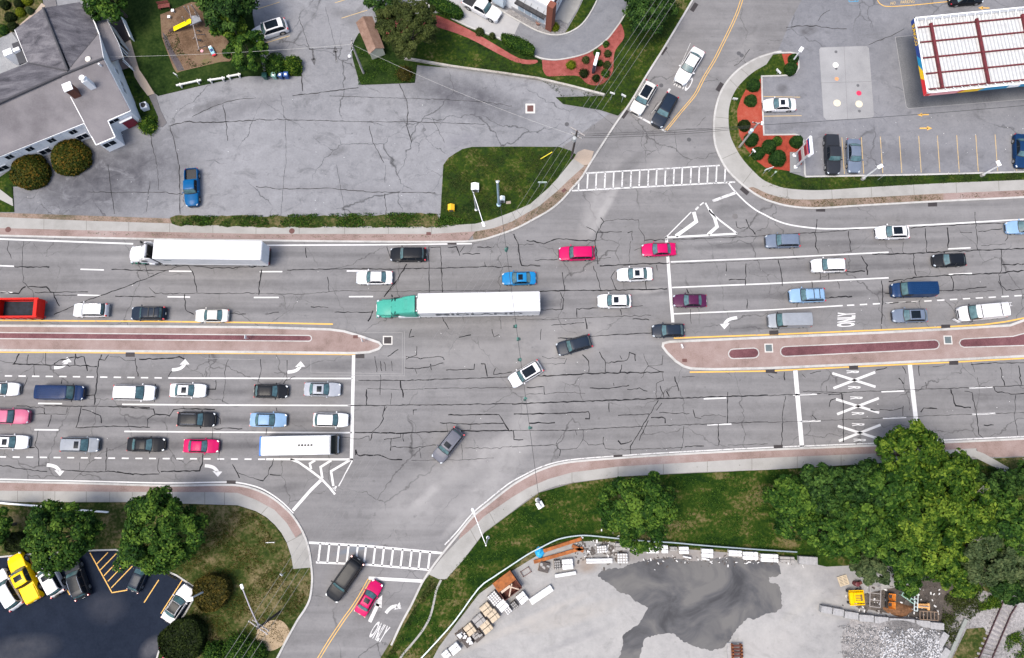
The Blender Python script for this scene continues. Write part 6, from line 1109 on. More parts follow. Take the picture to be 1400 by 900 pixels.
# restaurant at the top edge
rb = thing('restaurant_building', G(735, 20, 0), 'white restaurant with dark awning and brick pillar at the top edge', 'building')
ft = W([(655, -12), (749, 40.5), (800, -62), (700, -110)]); m = MB(); m.prism(ft, 0, 5.2); m.build('wall', wallw_m, rb, world=True)
m = MB(); m.prism(inset(ft, .5), 5.05, 5.22); m.build('roof', flat('membrane_white', (.66, .67, .67), .7), rb, world=True)
m = MB(); cl = ft+[ft[0]]; m.band(cl, .34, 5.0, 5.55); m.build('parapet', wallw_m, rb, world=True)
a, c = Vector(ft[0]), Vector(ft[1]); u = (c-a).normalized(); nr = Vector((u.y, -u.x)) if Vector((u.y, -u.x)).y < 0 else Vector((-u.y, u.x)); L = (c-a).length; an = math.atan2(u.y, u.x)
def on_wall(t, off, z): q = a+u*t+nr*off; return (q.x, q.y, z)
m = MB(); m.box(on_wall(L-2.9, .35, 2.95), (4.9, .7, .16), an); m.box(on_wall(L-2.9, .7, 3.05), (4.9, .06, .36), an); aw = m.build('awning', flat('awning_dark', (.03, .03, .034), .6), rb, world=True)
m = MB()
for k in range(5): m.tube(on_wall(L-5.0+k*1.05, .04, 3.9), on_wall(L-5.0+k*1.05, .66, 3.1), .025, n=6)
m.build('awning_rod', black_trim, aw, world=True)
for k in range(4): m = MB(); m.box(on_wall(L-4.6+k*1.15, .03, 1.75), (1.05, .06, 1.7), an); w_ = m.build('window', wallw_m, rb, world=True); m = MB(); m.box(on_wall(L-4.6+k*1.15, .05, 1.75), (.95, .06, 1.6), an); m.build('pane', flat('pale_blue_glass', (.34, .42, .48), .15), w_, world=True)
m = MB(); m.box(on_wall(L-3.2, .06, .4), (6.0, .1, .8), an); m.build('plinth', flat('plinth_grey', (.25, .25, .26), .8), rb, world=True)
m = MB(); m.box(on_wall(L-8.0, .5, 1.9), (1.8, .9, 2.2), an); m.build('serving_bay', flat('pale_blue_panel', (.45, .52, .58), .4), rb, world=True)
p = G(751.5, 39, 0); m = MB(); m.box((p.x, p.y, 2.8), (1.0, 1.0, 5.7), an, ch=.03); pl = m.build('brick_pillar', flat('pillar_brick', (.16, .05, .03), .85, var=.3, scale=9), rb, world=True)
d = (Vector(ft[2])-Vector(ft[1])).normalized(); q = Vector(ft[1])+d*1.9; pn = Vector((d.y, -d.x)) if Vector((d.y, -d.x)).x > 0 else Vector((-d.y, d.x)); q += pn*.18
m = MB(); m.box((q.x, q.y, 3.3), (2.4, .16, 2.2), math.atan2(d.y, d.x), ch=.04); sp = m.build('sign_panel', flat('sign_dark', (.10, .03, .03), .5), rb, world=True); q += pn*.09
m = MB(); m.tube((q.x, q.y, 3.4), (q.x+pn.x*.06, q.y+pn.y*.06, 3.4), .8, n=24); m.build('sign_disc', flat('disc_white', (.7, .7, .72), .4), sp, world=True)
p = G(736, 32, .3); pt = thing('planter_pot', (p.x, p.y, .09), 'small clay block by the restaurant kerb', 'planter'); m = MB(); m.lathe((0, 0, 0), [(.28, 0), (.4, .5), (.42, .56), (.36, .56), (.33, .45)], 14); m.build('pot', flat('clay', (.24, .13, .10), .8), pt, smooth=True, sharp=30)
# garden shed
sh = thing('garden_shed', G(507, 55, 0), 'small shed with brown shingle roof and cream end wall', 'shed')
ez = 1.95; e = [G(486.5, 31, ez), G(509, 22.5, ez), G(525.5, 66, ez), G(504.5, 74.5, ez)]; fr = (e[0]+e[1])/2+Vector((0, 0, .75)); bk = (e[2]+e[3])/2+Vector((0, 0, .75))
br_m = speckle('brown_shingle', [(.3, (.11, .068, .050)), (.5, (.185, .118, .090)), (.7, (.26, .18, .145))], scale=1.6, fine=9, fine_amt=.5, b_str=.4)
m = MB(); roof_slab(m, [e[0], fr, bk, e[3]], .1); m.build('roof', br_m, sh, world=True); m = MB(); roof_slab(m, [fr, e[1], e[2], bk], .1); m.build('roof', br_m, sh, world=True)
f4 = inset([(v.x, v.y) for v in e], .18); cw = flat('cream_siding', (.50, .48, .38), .7, var=.06); m = MB(); m.prism(f4, 0, ez-.05); 
for x_, y_ in ((0, 1), (2, 3)):
    pass
k = [(v.x, v.y) for v in e]; c0 = inset(k, .18); cc = ccw(k); order = [cc.index(q) for q in k]; c0 = [c0[i] for i in order]
m.face([(c0[3][0], c0[3][1], ez-.1), (c0[2][0], c0[2][1], ez-.1), ((c0[2][0]+c0[3][0])/2, (c0[2][1]+c0[3][1])/2, ez+.62)]); m.face([(c0[1][0], c0[1][1], ez-.1), (c0[0][0], c0[0][1], ez-.1), ((c0[0][0]+c0[1][0])/2, (c0[0][1]+c0[1][1])/2, ez+.62)])
m.build('wall', cw, sh, world=True)
# ================================================================ filling station canopy
cn = thing('station_canopy', G(1330, 110, 0), 'white fuel station canopy roof with red beams and coloured edge', 'canopy')
ZT, ZD, ZB = 5.6, 4.95, 4.78
O = G(1250, 24.7, ZT); U = (G(1400, 10, ZT)-O); V = (G(1268, 127.5, ZT)-O); U2 = U*2.3
lu = U.length; lv = V.length; un = U.normalized(); vn = V.normalized(); aU = math.atan2(un.y, un.x); aV = math.atan2(vn.y, vn.x); LU = lu*2.3
def cp(a, b_, z): q = O+un*a+vn*b_; return Vector((q.x, q.y, z))
deck_m, nt, b = nmat('corrugated_deck'); wv = N(nt, 'ShaderNodeTexWave', wave_type='BANDS', bands_direction='X'); wv.inputs['Scale'].default_value = .62; nt.links.new(coords(nt, (1, 1, 1), (0, 0, -aU)), wv.inputs['Vector'])
rs = noise(nt, .55, 6, .75); base = ramp(nt, noise(nt, 1.4, 5, .7), [(.3, (.36, .36, .35)), (.6, (.50, .51, .51))])
c_ = mix(nt, ramp(nt, wv.outputs['Fac'], [(.62, 0), (.92, .85)]), base, (.27, .28, .29)); c_ = mix(nt, ramp(nt, rs, [(.62, 0), (.74, .55)]), c_, (.30, .13, .07))
nt.links.new(c_, b.inputs['Base Color']); b.inputs['Roughness'].default_value = .6; bump(nt, b, wv.outputs['Fac'], .6, .05)
m = MB(); m.prism([cp(.1, .1, 0), cp(LU, .1, 0), cp(LU, lv-.1, 0), cp(.1, lv-.1, 0)], ZD-.12, ZD, True); m.build('deck', deck_m, cn, world=True)
beam_m = flat('oxide_red_beam', (.10, .010, .014), .7, var=.35, scale=2)
for f in (.105, .305, .515, .725, .93): m = MB(); c = cp(LU/2, lv*f, ZD+.11); m.box(c, (LU-.3, .17, .22), aU); m.build('long_beam', beam_m, cn, world=True)
for x in (2.45, 8.9, 15.4, 21.8, 28.2): m = MB(); c = cp(x, lv*.50, ZD+.22); m.box(c, (lv*.86, .34, .34), aV); m.build('cross_beam', beam_m, cn, world=True)
m = MB()
for a_, b_, ln, an in ((LU/2, .03, LU, aU), (LU/2, lv-.03, LU, aU), (.03, lv/2, lv, aV)): m.box(cp(a_, b_, (ZT+ZB)/2), (ln, .06, ZT-ZB), an); m.box(cp(a_, b_, ZT+.03), (ln+.12, .18, .08), an)
m.build('parapet', flat('parapet_white', (.74, .75, .76), .5, var=.05), cn, world=True)
m = MB()
for k in range(int(LU/1.16)):
    for b0, b1 in ((.1, .95), (lv-.85, lv-.1)): m.tube(cp(.5+k*1.16, b0 if b0 < 1 else b1, ZT-.08), cp(.5+k*1.16, b1 if b0 < 1 else b0, ZD+.1), .045, n=5)
m.build('parapet_braces', flat('parapet_white', (.74, .75, .76), .5), cn, world=True)
blue = flat('fascia_blue', (.006, .035, .20), .4); yel = flat('fascia_yellow', (.75, .47, .0), .4); redf = flat('fascia_red', (.58, .012, .02), .4); aqua = flat('fascia_aqua', (.0, .22, .42), .4); wht = flat('fascia_letter_white', (.75, .75, .75), .4)
def fband(side, spans, mat, off=.015):
    """quads on the canopy edge; spans: (start top, end top, start bottom, end bottom)"""
    m = MB()
    for t0, t1, b0, b1 in spans:
        q = [(b0, ZB), (b1, ZB), (t1, ZT), (t0, ZT)]
        P_ = [(cp(-off, x, z) if side == 'W' else cp(x, lv+off, z)) for x, z in q]; m.face([tuple(p_) for p_ in (P_ if side == 'S' else P_[::-1])])
    return m.build('colour_band', mat, cn, world=True)
fband('W', [(0, 7.6, 0, 6.2)], blue, .02); fband('W', [(6.2, 8.4, 5.2, 7.6)], aqua, .026); fband('W', [(8.0, 9.6, 6.6, 9.4)], yel, .032); fband('W', [(9.3, lv, 8.6, lv)], redf, .038)
fband('S', [(0, 6.5, 0, 6.0)], redf, .02); fband('S', [(5.4, 9.2, 4.6, 8.0)], yel, .026); fband('S', [(8.2, LU, 7.4, LU)], aqua, .032); fband('S', [(.6, 4.8, .6, 4.4)], flat('fascia_pink', (.70, .30, .32), .4), .038)
q = cp(-.05, 2.3, (ZT+ZB)/2); m = MB(); add_text(m, 'SUNOCO', q, vn*3.2, (0, 0, .60), .03); m.build('lettering', yel, cn, world=True)
m = MB(); q = cp(12.2, lv+.05, (ZT+ZB)/2); m.box(q, (1.6, .06, .5), aU, ch=.02); m.build('white_emblem', wht, cn, world=True)
for x in (4.5, 13, 21.5):
    for y in (2.6, lv-2.6): m = MB(); q = cp(x, y, 0); m.box((q.x, q.y, (ZD-.1)/2), (.35, .35, ZD-.1), aU); m.build('column', wallw_m, cn, world=True)
# price sign
ps = thing('price_sign', G(1086, 221, 0), 'tall double-post price sign with white head beside the mulch bed', 'sign'); b1, b2 = G(1085.5, 213, .15), G(1087, 229, .15); d = Vector((b2.x-b1.x, b2.y-b1.y)); an = math.atan2(d.y, d.x); md = (b1+b2)/2
for q in (b1, b2): m = MB(); m.box((q.x, q.y, 2.9), (.20, .20, 5.5), an); m.build('post', flat('sign_post_grey', (.55, .56, .58), .4, .2), ps, world=True); m = MB(); m.box((q.x, q.y, .3), (.45, .45, .3), an, ch=.04); m.build('footing', wallw_m, ps, world=True)
for z, h, cc, nm in ((2.1, .8, (.16, .01, .02), 'red'), (3.0, .8, (.40, .38, .36), 'grey'), (3.95, .8, (.22, .02, .03), 'darkred')): m = MB(); m.box((md.x, md.y, z), (d.length-.22, .16, h), an, ch=.02); m.build('price_panel', flat('price_panel_'+nm, cc, .4), ps, world=True)
m = MB(); m.box((md.x, md.y, 5.2), (d.length+.9, .42, 1.2), an, ch=.12); hd = m.build('sign_head', flat('sign_head_white', (.74, .75, .78), .35), ps, smooth=True, sharp=30, world=True)
nrm = Vector((d.y, -d.x)).normalized(); nrm = nrm if nrm.x < 0 else -nrm
for z, h, mt in ((5.35, .42, blue), (4.95, .28, redf)):
    for s in (-1, 1): m = MB(); q = md+Vector((nrm.x, nrm.y, 0))*.215*s; m.box((q.x, q.y, z), (d.length+.3, .02, h), an); m.build('sign_emblem', mt, hd, world=True)
# ================================================================ poles, lamps, signals, wires
galv = flat('galvanised_steel', (.50, .52, .54), .4, .4); wood_p = flat('weathered_pole_wood', (.045, .035, .032), .9, var=.3, scale=4); greyw = flat('pale_pole_wood', (.30, .28, .27), .9, var=.25, scale=4); lampw = flat('lamp_housing_white', (.74, .75, .76), .4)
def street_lamp(bpx, h, head, label, mat=galv, zb=.1, arm_r=.05):
    p = G(*bpx, zb); t = thing('street_lamp', p, label, 'lamp', group='street lamps'); q = G(*head, h+.25)-p
    m = MB(); m.lathe((0, 0, 0), [(.22, 0), (.22, .15), (.11, .2)], 12); m.tube((0, 0, .1), (0, 0, h), .11, .075, 10); m.build('pole', mat, t, smooth=True, sharp=40)
    m = MB(); m.path([(0, 0, h-.5), (q.x*.12, q.y*.12, h+.0), (q.x*.9, q.y*.9, h+.25)], arm_r, 8); m.build('arm', lampw, t, smooth=True, sharp=50)
    m = MB(); an = math.atan2(q.y, q.x); m.box((q.x, q.y, h+.27), (.75, .34, .18), an, ch=.08); hd = m.build('lamp_head', lampw, t, smooth=True, sharp=30); m = MB(); m.box((q.x, q.y, h+.165), (.5, .24, .03), an); m.build('lens', glass_m, hd)
    return t
street_lamp((651, 287), 6.8, (661, 307), 'street lamp with long white arm over the upper left corner pavement'); street_lamp((667, 735), 6.8, (647, 699), 'street lamp with long white arm over the lower right kerb')
def lot_lamp(bpx, tpx, h, label, zb=.12, head=(.8, .5), double=False, mat=flat('lamp_post_white', (.62, .63, .64), .45)):
    p = G(*bpx, zb); t = thing('lot_lamp', p, label, 'lamp', group='parking lot lamps'); q = G(*tpx, h)-p
    m = MB(); m.lathe((0, 0, 0), [(.26, 0), (.26, .45), (.2, .5)], 14); m.build('footing', walk_m, t, smooth=True, sharp=30)
    m = MB(); m.tube((0, 0, .4), (0, 0, h-p.z), .13, .10, 8); m.build('pole', mat, t, smooth=True, sharp=40)
    an = random.uniform(0, 3); m = MB(); m.box((math.cos(an)*.3, math.sin(an)*.3, h-p.z+.05), (head[0], head[1], .16), an, ch=.04); m.build('lamp_head', lampw, t, smooth=True, sharp=30); return t
lot_lamp((1082, 86), (1096, 71), 3.1, 'short lamp post with white head on the small grass tip of the station'); lot_lamp((1179, 245), (1200, 227), 4.3, 'lamp post on the grass strip below the empty bays'); lot_lamp((1342, 240), (1368, 225), 3.7, 'lamp post with double footing on the grass strip at the right'); lot_lamp((285, 806), (257, 819), 5.8, 'lamp post standing in the round hedge and leaning over the white sedan', .1)
# signal poles, span wire and heads
def mast(bpx, h, label, mat):
    p = G(*bpx, .1); t = thing('signal_pole', p, label, 'pole', group='signal poles'); m = MB(); m.lathe((0, 0, 0), [(.32, 0), (.32, .12), (.20, .2)], 14); m.tube((0, 0, .1), (0, 0, h), .19, .14, 12); m.build('pole', mat, t, smooth=True, sharp=40)
    m = MB(); m.lathe((0, 0, h), [(.2, 0), (.18, .1), (.05, .16)], 12); m.box((0, .2, h-.3), (.5, .14, .14)); m.build('pole_cap', galv, t); return p+Vector((0, 0, h-.2))
top1 = mast((682, 280), 8.6, 'pale blue signal pole on the upper left grass corner', flat('pale_blue_steel', (.30, .42, .52), .4, .2)); top2 = mast((735, 684), 8.0, 'signal pole on the lower right grass slope', flat('pale_grey_steel', (.46, .47, .48), .5))
cable_m = flat('cable_black', (.02, .02, .022), .6); wire_m = flat('aluminium_wire', (.17, .17, .17), .7)
def sag(a, c, s, n=24): return [a.lerp(c, k/n)-Vector((0, 0, s*4*(k/n)*(1-k/n))) for k in range(n+1)]
def cable(name, a, c, s, r, mat, label, group=None):
    m = MB(); m.path(sag(a, c, s, 18), r, 5); o = m.build(name, mat); return tag(o, label, 'cable', group)
cable('span_wire', top1, top2, .9, .028, cable_m, 'black signal span wire crossing the whole junction')
sig_m = flat('signal_green', (.03, .16, .13), .5); sigd = flat('signal_dark', (.02, .05, .045), .5)
dirs = {'a': R(180), 'b': R(0), 'c': R(60), 'd': R(240)}
SG = [(692.5, 339, 'c', 'signal head nearest the upper left pole below the pavement'), (707, 446, 'a', 'signal head hanging just below the lettered trailer'), (709.5, 463, 'b', 'signal head above the white turning car, upper of a pair'), (711, 491, 'a', 'signal head touching the roof of the white turning car'), (717.5, 545, 'd', 'signal head below the white turning car'), (723, 585, 'b', 'signal head nearest the lower right pole')]
for x, y, dk, lab in SG:
    best = min((sag(top1, top2, .9, 200)), key=lambda v: abs((v-Vector((0, 0, CAMH))).dot(Vector((0, CT, ST)))/((v-Vector((0, 0, CAMH))).dot(Vector((0, ST, -CT))))-(450-y)/FPX))
    t = thing('traffic_signal', best-Vector((0, 0, 1.35)), lab, 'traffic light', dirs[dk], 'traffic signals on the span wire')
    m = MB(); m.box((0, 0, .55), (.26, .36, 1.1), ch=.04); bd = m.build('housing', sig_m, t); m = MB(); m.tube((0, 0, 1.1), (0, 0, 1.36), .03, n=6); m.build('hanger', galv, t)
    for k, cc in enumerate(((.05, .28, .10), (.4, .25, .02), (.40, .02, .02))):
        m = MB(); m.tube((.13, 0, .2+k*.35), (.15, 0, .2+k*.35), .12, n=12); m.build('lens', flat('signal_lens_%s' % ('green', 'amber', 'red')[k], cc, .3), t)
        m = MB(); m.grid([[(x_, .14*math.cos(a_), .2+k*.35+.14*math.sin(a_)) for a_ in np.linspace(-.2, math.pi+.2, 8)] for x_ in (.13, .36)]); m.build('visor', sigd, t)
# power poles and lines
def power_pole(bpx, h, label, mat, an, arms=((0, 2.6),), zb=.1, extra=None):
    p = G(*bpx, zb); t = thing('utility_pole', p, label, 'pole', an, 'utility poles'); m = MB(); m.tube((0, 0, -.05), (0, 0, h), .17, .11, 10); m.build('pole', mat, t, smooth=True, sharp=40)
    for dz, ln in arms:
        m = MB(); m.box((.1, 0, h-.25-dz), (.10, ln, .13)); ca = m.build('crossarm', greyw if mat is not greyw else wood_p, t)
        for y in np.linspace(-ln*.46, ln*.46, 4): m = MB(); m.lathe((.1, y, h-.19-dz), [(.05, 0), (.06, .1), (.03, .18)], 8); m.build('insulator', flat('porcelain', (.5, .5, .5), .3), ca)
    return t, p+Vector((0, 0, h))
kN_ = G(791, 179, 8.8); kS_ = G(355, 857, 7.6); ld = (G(950, -60, 8.8)-kN_); la = math.atan2(ld.y, ld.x)
pN, tN = power_pole((781, 217), 8.8, 'dark utility pole at the upper side street corner of the grass', wood_p, la, ((0, 2.4), (1.3, 1.6)))
m = MB(); m.lathe((-.35, 0, 6.6), [(.1, -.05), (.26, 0), (.26, .8), (.12, .86)], 12); m.build('transformer', flat('transformer_grey', (.32, .34, .35), .5), pN, smooth=True, sharp=40)
pS, tS = power_pole((382, 837), 7.8, 'dark utility pole in the sandy patch at the lower left corner', wood_p, la, ((0, 2.8), (.9, 2.4)))
m = MB(); q = (G(331, 802, 7.6)-tS); rot = Matrix.Rotation(-la, 3, 'Z'); q = rot @ q; m.path([(0, 0, 7.1), (q.x*.5, q.y*.5, 7.5), (q.x, q.y, 7.6)], .07, 8); la_ = m.build('lamp_arm', flat('mauve_steel', (.36, .34, .38), .5, .2), pS)
m = MB(); m.box((q.x, q.y, 7.58), (.6, .34, .16), math.atan2(q.y, q.x), ch=.06); m.build('lamp_head', lampw, pS)
lu_ = ld.normalized(); side = Vector((-lu_.y, lu_.x, 0))
for k, o_ in enumerate((-1.15, -.38, .38, 1.15)):
    cable('power_line', tS+side*o_*1.1+Vector((0, 0, -.05)), tN+side*o_+Vector((0, 0, -.05)), .7, .016, wire_m, ('outermost left', 'second', 'third', 'outermost right')[k]+' of four power lines spanning the junction', 'power lines across the junction')
    cable('power_line', tN+side*o_+Vector((0, 0, -.05)), tN+side*o_*1.0+ld*1.5, .8, .02, wire_m, ('outermost left', 'second', 'third', 'outermost right')[k]+' of four power lines along the upper side street', 'power lines along the upper side street')
    cable('power_line', tS+side*o_*1.1+Vector((0, 0, -.05)), tS+side*o_*1.1-ld.normalized()*60+Vector((0, 0, -.3)), .6, .02, wire_m, ('outermost left', 'second', 'third', 'outermost right')[k]+' of four power lines leaving the bottom edge', 'power lines leaving the bottom edge')
m = MB(); gw = G(737, 218, 0); m.path([tN-Vector((0, 0, .8)), Vector((gw.x, gw.y, .1))], .018, 5); o = m.build('guy_wire', cable_m); tag(o, 'thin guy wire from the dark utility pole down to the grass', 'wire')
g0, g1 = G(739, 217.5, .25), G(755, 208, .6); m = MB(); m.tube(g0, g1, .07, n=8); o = m.build('guy_guard', flat('guard_yellow', (.62, .52, .02), .5), smooth=True, sharp=40); tag(o, 'yellow plastic guard lying along the guy wire on the grass', 'guard')
pC, tC = power_pole((1011, 201), 7.4, 'grey utility pole with lamps in the red mulch corner', greyw, R(80), ((0, 1.4),)); m = MB(); m.lathe((-.3, .25, 5.2), [(.1, -.05), (.25, 0), (.25, .75), (.1, .8)], 12); m.build('transformer', flat('pale_blue_grey', (.38, .48, .53), .5), pC, smooth=True, sharp=40); m = MB(); m.box((.2, -.6, 7.2), (.5, .3, .16), ch=.05); m.build('lamp_head', lampw, pC)
for k, (s, o_) in enumerate(((.25, 0), (.5, -.5), (.75, -1.0))):
    cable('service_cable', tN+Vector((0, 0, -1.0+o_)), tC+Vector((0, 0, -.6+o_*.6)), s, .025, cable_m, ('upper', 'middle', 'lower')[k]+' black cable between the utility poles of the upper side street', 'cables over the upper side street')
cable('service_cable', tC+Vector((0, 0, -.6)), G(1480, 137, 6.0), .5, .028, cable_m, 'long black cable from the grey pole over the station forecourt')
pU, tU = power_pole((497, 100), 7.6, 'pale utility pole beside the shed', greyw, R(10), ((0, 1.3),)); q = Matrix.Rotation(-R(10), 3, 'Z') @ (G(478, 77, 6.0)-G(497, 100, .1)); m = MB(); m.path([(0, 0, 6.4), (q.x*.6, q.y*.6, 6.3), (q.x, q.y, 6.0)], .04, 6); m.build('lamp_arm', galv, pU); m = MB(); m.lathe((q.x, q.y, 5.75), [(.12, 0), (.22, .1), (.22, .25), (.08, .4)], 12); m.build('lamp_head', lampw, pU, smooth=True, sharp=40)
cable('service_cable', tU+Vector((0, 0, -.3)), G(150, 78, 3.6), .5, .014, flat('pale_cable', (.4, .4, .38), .6), 'pale cable from the pole beside the shed to the hall over the playground'); cable('service_cable', tU+Vector((0, 0, -.3)), tN+Vector((0, 0, -1.5)), 1.2, .013, flat('pale_cable', (.4, .4, .38), .6), 'thin pale cable from the pole beside the shed across the lot')
# signs
def sign(px, py, w_, h_, z, an, label, mat, legs=1, post=galv, name='road_sign', zb=.1):
    p = G(px, py, zb); t = thing(name, p, label, 'sign', R(an))
    for y in ((0,) if legs == 1 else (-w_*.32, w_*.32)): m = MB(); m.tube((0, y, 0), (0, y, z), .035, n=6); m.build('post', post, t)
    m = MB(); m.box((.05, 0, z), (.05, w_, h_), ch=.012); m.build('sign_plate', mat, t); return t
wp = flat('sign_white', (.72, .73, .73), .4); gp = flat('sign_pale_green', (.50, .60, .56), .4)
sign(741, 255, 1.25, .45, 1.4, 90, 'pale sign on two legs on the upper left grass corner', gp, 2); sign(834.5, 137, .7, .45, 1.9, 70, 'small white sign at the grass edge, left of its pair', wp); sign(849.5, 140, .7, .5, 1.9, 60, 'small white sign nearest the kerb of the upper side street', wp); sign(1047, 236, 1.3, .5, 1.3, 110, 'white notice on two posts below the mulch bed', wp, 2); sign(1024, 214, .6, .4, 1.9, 40, 'small sign at the left corner of the mulch bed', wp); sign(1054, 242, .25, .5, 1.7, 60, 'narrow green marker in the grass below the mulch bed', flat('sign_green', (.35, .48, .38), .5)); sign(1003.5, 138, .7, .5, .5, 80, 'low pale box sign beside the curved pavement', wp); sign(371.5, 741.5, 1.15, .3, .5, 92, 'low white sign on the dry grass of the lower left corner', wp, 2); sign(390, 783, .4, .55, 1.6, 50, 'small white sign under the power lines at the lower crosswalk', wp); sign(1200, 246, .3, .3, 1.5, 90, 'thin post sign on the grass strip beneath the empty bays', wp); sign(340, 463, .5, .6, 1.3, 0, 'small grey sign standing in the long median bed', wp, zb=.15); sign(497, 467, .5, .7, 1.2, 20, 'white keep-side sign at the tip of the left median', wp, zb=.14); sign(930, 475, .6, .7, 1.2, 200, 'white sign at the tip of the right median', wp, zb=.14); sign(244, 107, .6, .45, 1.0, 60, 'white notice beside the rail fence of the playground', wp); sign(1390, 640, .3, .4, 1.3, 60, 'small post sign at the right edge by the trees', wp); sign(1062, 101, .9, .45, .6, 40, 'tilted white board at the corner of the small grass tip', wp)
p = G(812.5, 93, .12); mo = thing('monument_sign', p, 'blue and white slanted monument sign in the red mulch bed', 'sign', R(75)); m = MB(); m.box((0, 0, 1.2), (2.0, .38, 2.3), ch=.06); m.build('sign_body', flat('monument_dark', (.03, .035, .05), .5), mo)
for s, mt in ((-1, flat('monument_white', (.70, .73, .76), .35)), (1, flat('monument_blue', (.05, .20, .42), .35))): m = MB(); m.box((0, s*.20, 1.45), (1.8, .03, 1.6), ch=.01); m.build('sign_face', mt, mo)
m = MB(); m.box((0, 0, 2.38), (2.05, .44, .10), ch=.03); m.build('sign_cap', flat('monument_white', (.70, .73, .76), .35), mo)
def cabinet(px, py, col, label, an=0, s=1.0, name='utility_cabinet', zb=.1, h=1.1):
    p = G(px, py, zb); t = thing(name, p, label, 'cabinet', R(an)); m = MB(); m.box((0, 0, h/2), (.85*s, .8*s, h)); m.build('casing', col, t); m = MB(); a_, b_ = .5*s, .46*s
    m.add([(-a_, -b_, h), (a_, -b_, h), (a_, b_, h), (-a_, b_, h), (0, -b_, h+.3), (0, b_, h+.3)], [(0, 1, 4), (1, 2, 5, 4), (2, 3, 5), (3, 0, 4, 5)]); m.build('cap', col, t); m = MB(); m.box((0, -.41*s, h*.5), (.6*s, .03, h*.8)); m.build('door', flat('cabinet_door', (.08, .08, .08), .6), t); return t
cabinet(650, 259, wp, 'white peaked cabinet beside the street lamp on the grass corner', 0, 1.1); cabinet(617.5, 286, flat('cabinet_yellow', (.62, .36, .01), .5), 'yellow peaked marker box in the grass corner', 0, .95, h=.8); cabinet(687, 275, flat('cabinet_pale', (.60, .66, .68), .5), 'pale cabinet at the foot of the signal pole', 0, .7); cabinet(738, 690, wp, 'white box on the lower right grass slope', 30, .9, h=.6)
plate(695, 277, 7, 4, 5, tan_m, .115, 'concrete_pad')
# rails and barriers
def guard(pts, label, h=.75, mat=galv, step=2.0, name='guard_rail', wd=.18, zb=.1):
    w_ = WS(pts, h, 3); p = w_[len(w_)//2]; t = thing(name, (p[0], p[1], 0), label, 'guard rail'); m = MB(); m.band(w_, wd, h-.30, h); m.build('rail', mat, t, world=True)
    acc = 0
    for a, c in zip(w_[:-1], w_[1:]):
        d = math.dist(a, c); k = max(1, round(d/step)) if d > step else (1 if acc <= 0 else 0)
        for i in range(k): f = i/max(k, 1); m = MB(); m.box((a[0]+(c[0]-a[0])*f, a[1]+(c[1]-a[1])*f, h/2-.05), (.12, .12, h), math.atan2(c[1]-a[1], c[0]-a[0])); m.build('post', mat, t, world=True)
        acc = acc-d if acc > 0 else step-d
    return t
rail_m = flat('rail_blue_grey', (.24, .29, .32), .35, .4)
guard([(545, 935), (576, 900), (590, 885), (622, 849), (654, 805), (675, 789), (696, 775), (722, 758), (741, 748), (757, 740), (769, 736), (787, 733), (805, 732.5), (840, 736), (880, 740), (918, 742), (950, 745), (1000, 749), (1050, 752.5), (1090, 755)], 'long grey guard rail between the grass slope and the yard', mat=rail_m, wd=.15); guard([(-60, 682), (0, 688), (50, 692), (100, 697), (147, 700.5)], 'white guard rail along the lower left pavement', mat=lampw, wd=.2)
def rail_fence(a, c, label):
    A, B = g2(*a, .7), g2(*c, .7); t = thing('rail_barrier', (A[0], A[1], .1), label, 'barrier', group='white rail barriers'); m = MB(); m.wall(A, B, .62, .80, .22); m.build('rail', flat('rail_white', (.52, .52, .50), .8), t, world=True); d = Vector((B[0]-A[0], B[1]-A[1])).normalized()
    for f in (.15, .85): q = (A[0]+(B[0]-A[0])*f, A[1]+(B[1]-A[1])*f); m = MB(); m.box((q[0], q[1], .42), (.16, .5, .64), math.atan2(d.y, d.x)); m.build('leg', flat('rail_white', (.52, .52, .50), .8), t, world=True)
rail_fence((241, 117), (275, 109.5), 'longest white rail barrier at the left end of its row'); rail_fence((284, 110), (307.5, 106.5), 'white rail barrier in the middle of its row by the lot'); rail_fence((310, 105), (329, 101.5), 'white rail barrier at the right end by the bushy tree')
m = MB(); m.band(W([(553, 81.5), (575, 85), (620, 93), (680, 101), (735, 109), (780, 119.5), (826, 131.5)]), .3, 0, .5); o = m.build('retaining_wall', speckle('old_concrete_wall', [(.3, (.16, .14, .12)), (.5, (.30, .28, .25)), (.7, (.42, .41, .39))], scale=1.2, fine=6)); tag(o, 'low crumbling concrete wall between the lot and the grass bank', 'wall')
# playground
sw = thing('swing_set', G(268, 40, 0), 'wooden swing set with tower and yellow slide in the playground', 'swing set'); sw_m = flat('playset_wood', (.24, .21, .20), .9, var=.25, scale=4); B = lambda px, py, z: G(px, py, z)
m = MB(); m.tube(B(261, 22, 2.2), B(272, 67, 2.2), .07, n=8); m.tube(B(257, 8, 2.2), B(262, 26, 2.2), .06, n=8); m.build('top_beam', sw_m, sw, world=True)
for a in ((266, 48, 280, 47), (267, 50, 264, 53), (272, 66, 283, 63), (272, 67, 270, 69)): m = MB(); m.tube(B(a[0], a[1], 2.2), B(a[2], a[3], .15), .06, n=6); m.build('leg', sw_m, sw, world=True)
for x, y in ((259, 36), (261.5, 22), (276, 30), (271, 20)): m = MB(); q = B(x, y, .1); m.box((q.x, q.y, 1.2), (.12, .12, 2.3)); m.build('post', sw_m, sw, world=True)
m = MB(); m.prism(W([(260, 35), (262, 22), (272, 21), (275, 29)], 1.3), 1.2, 1.32, True); m.build('platform', flat('platform_grey', (.20, .21, .23), .8), sw, world=True); m = MB(); m.prism(W([(262, 34), (264, 25), (270, 23), (273, 29)], 2.4), 2.3, 2.4, True); m.build('tower_roof', flat('tower_grey', (.17, .18, .20), .7), sw, world=True)
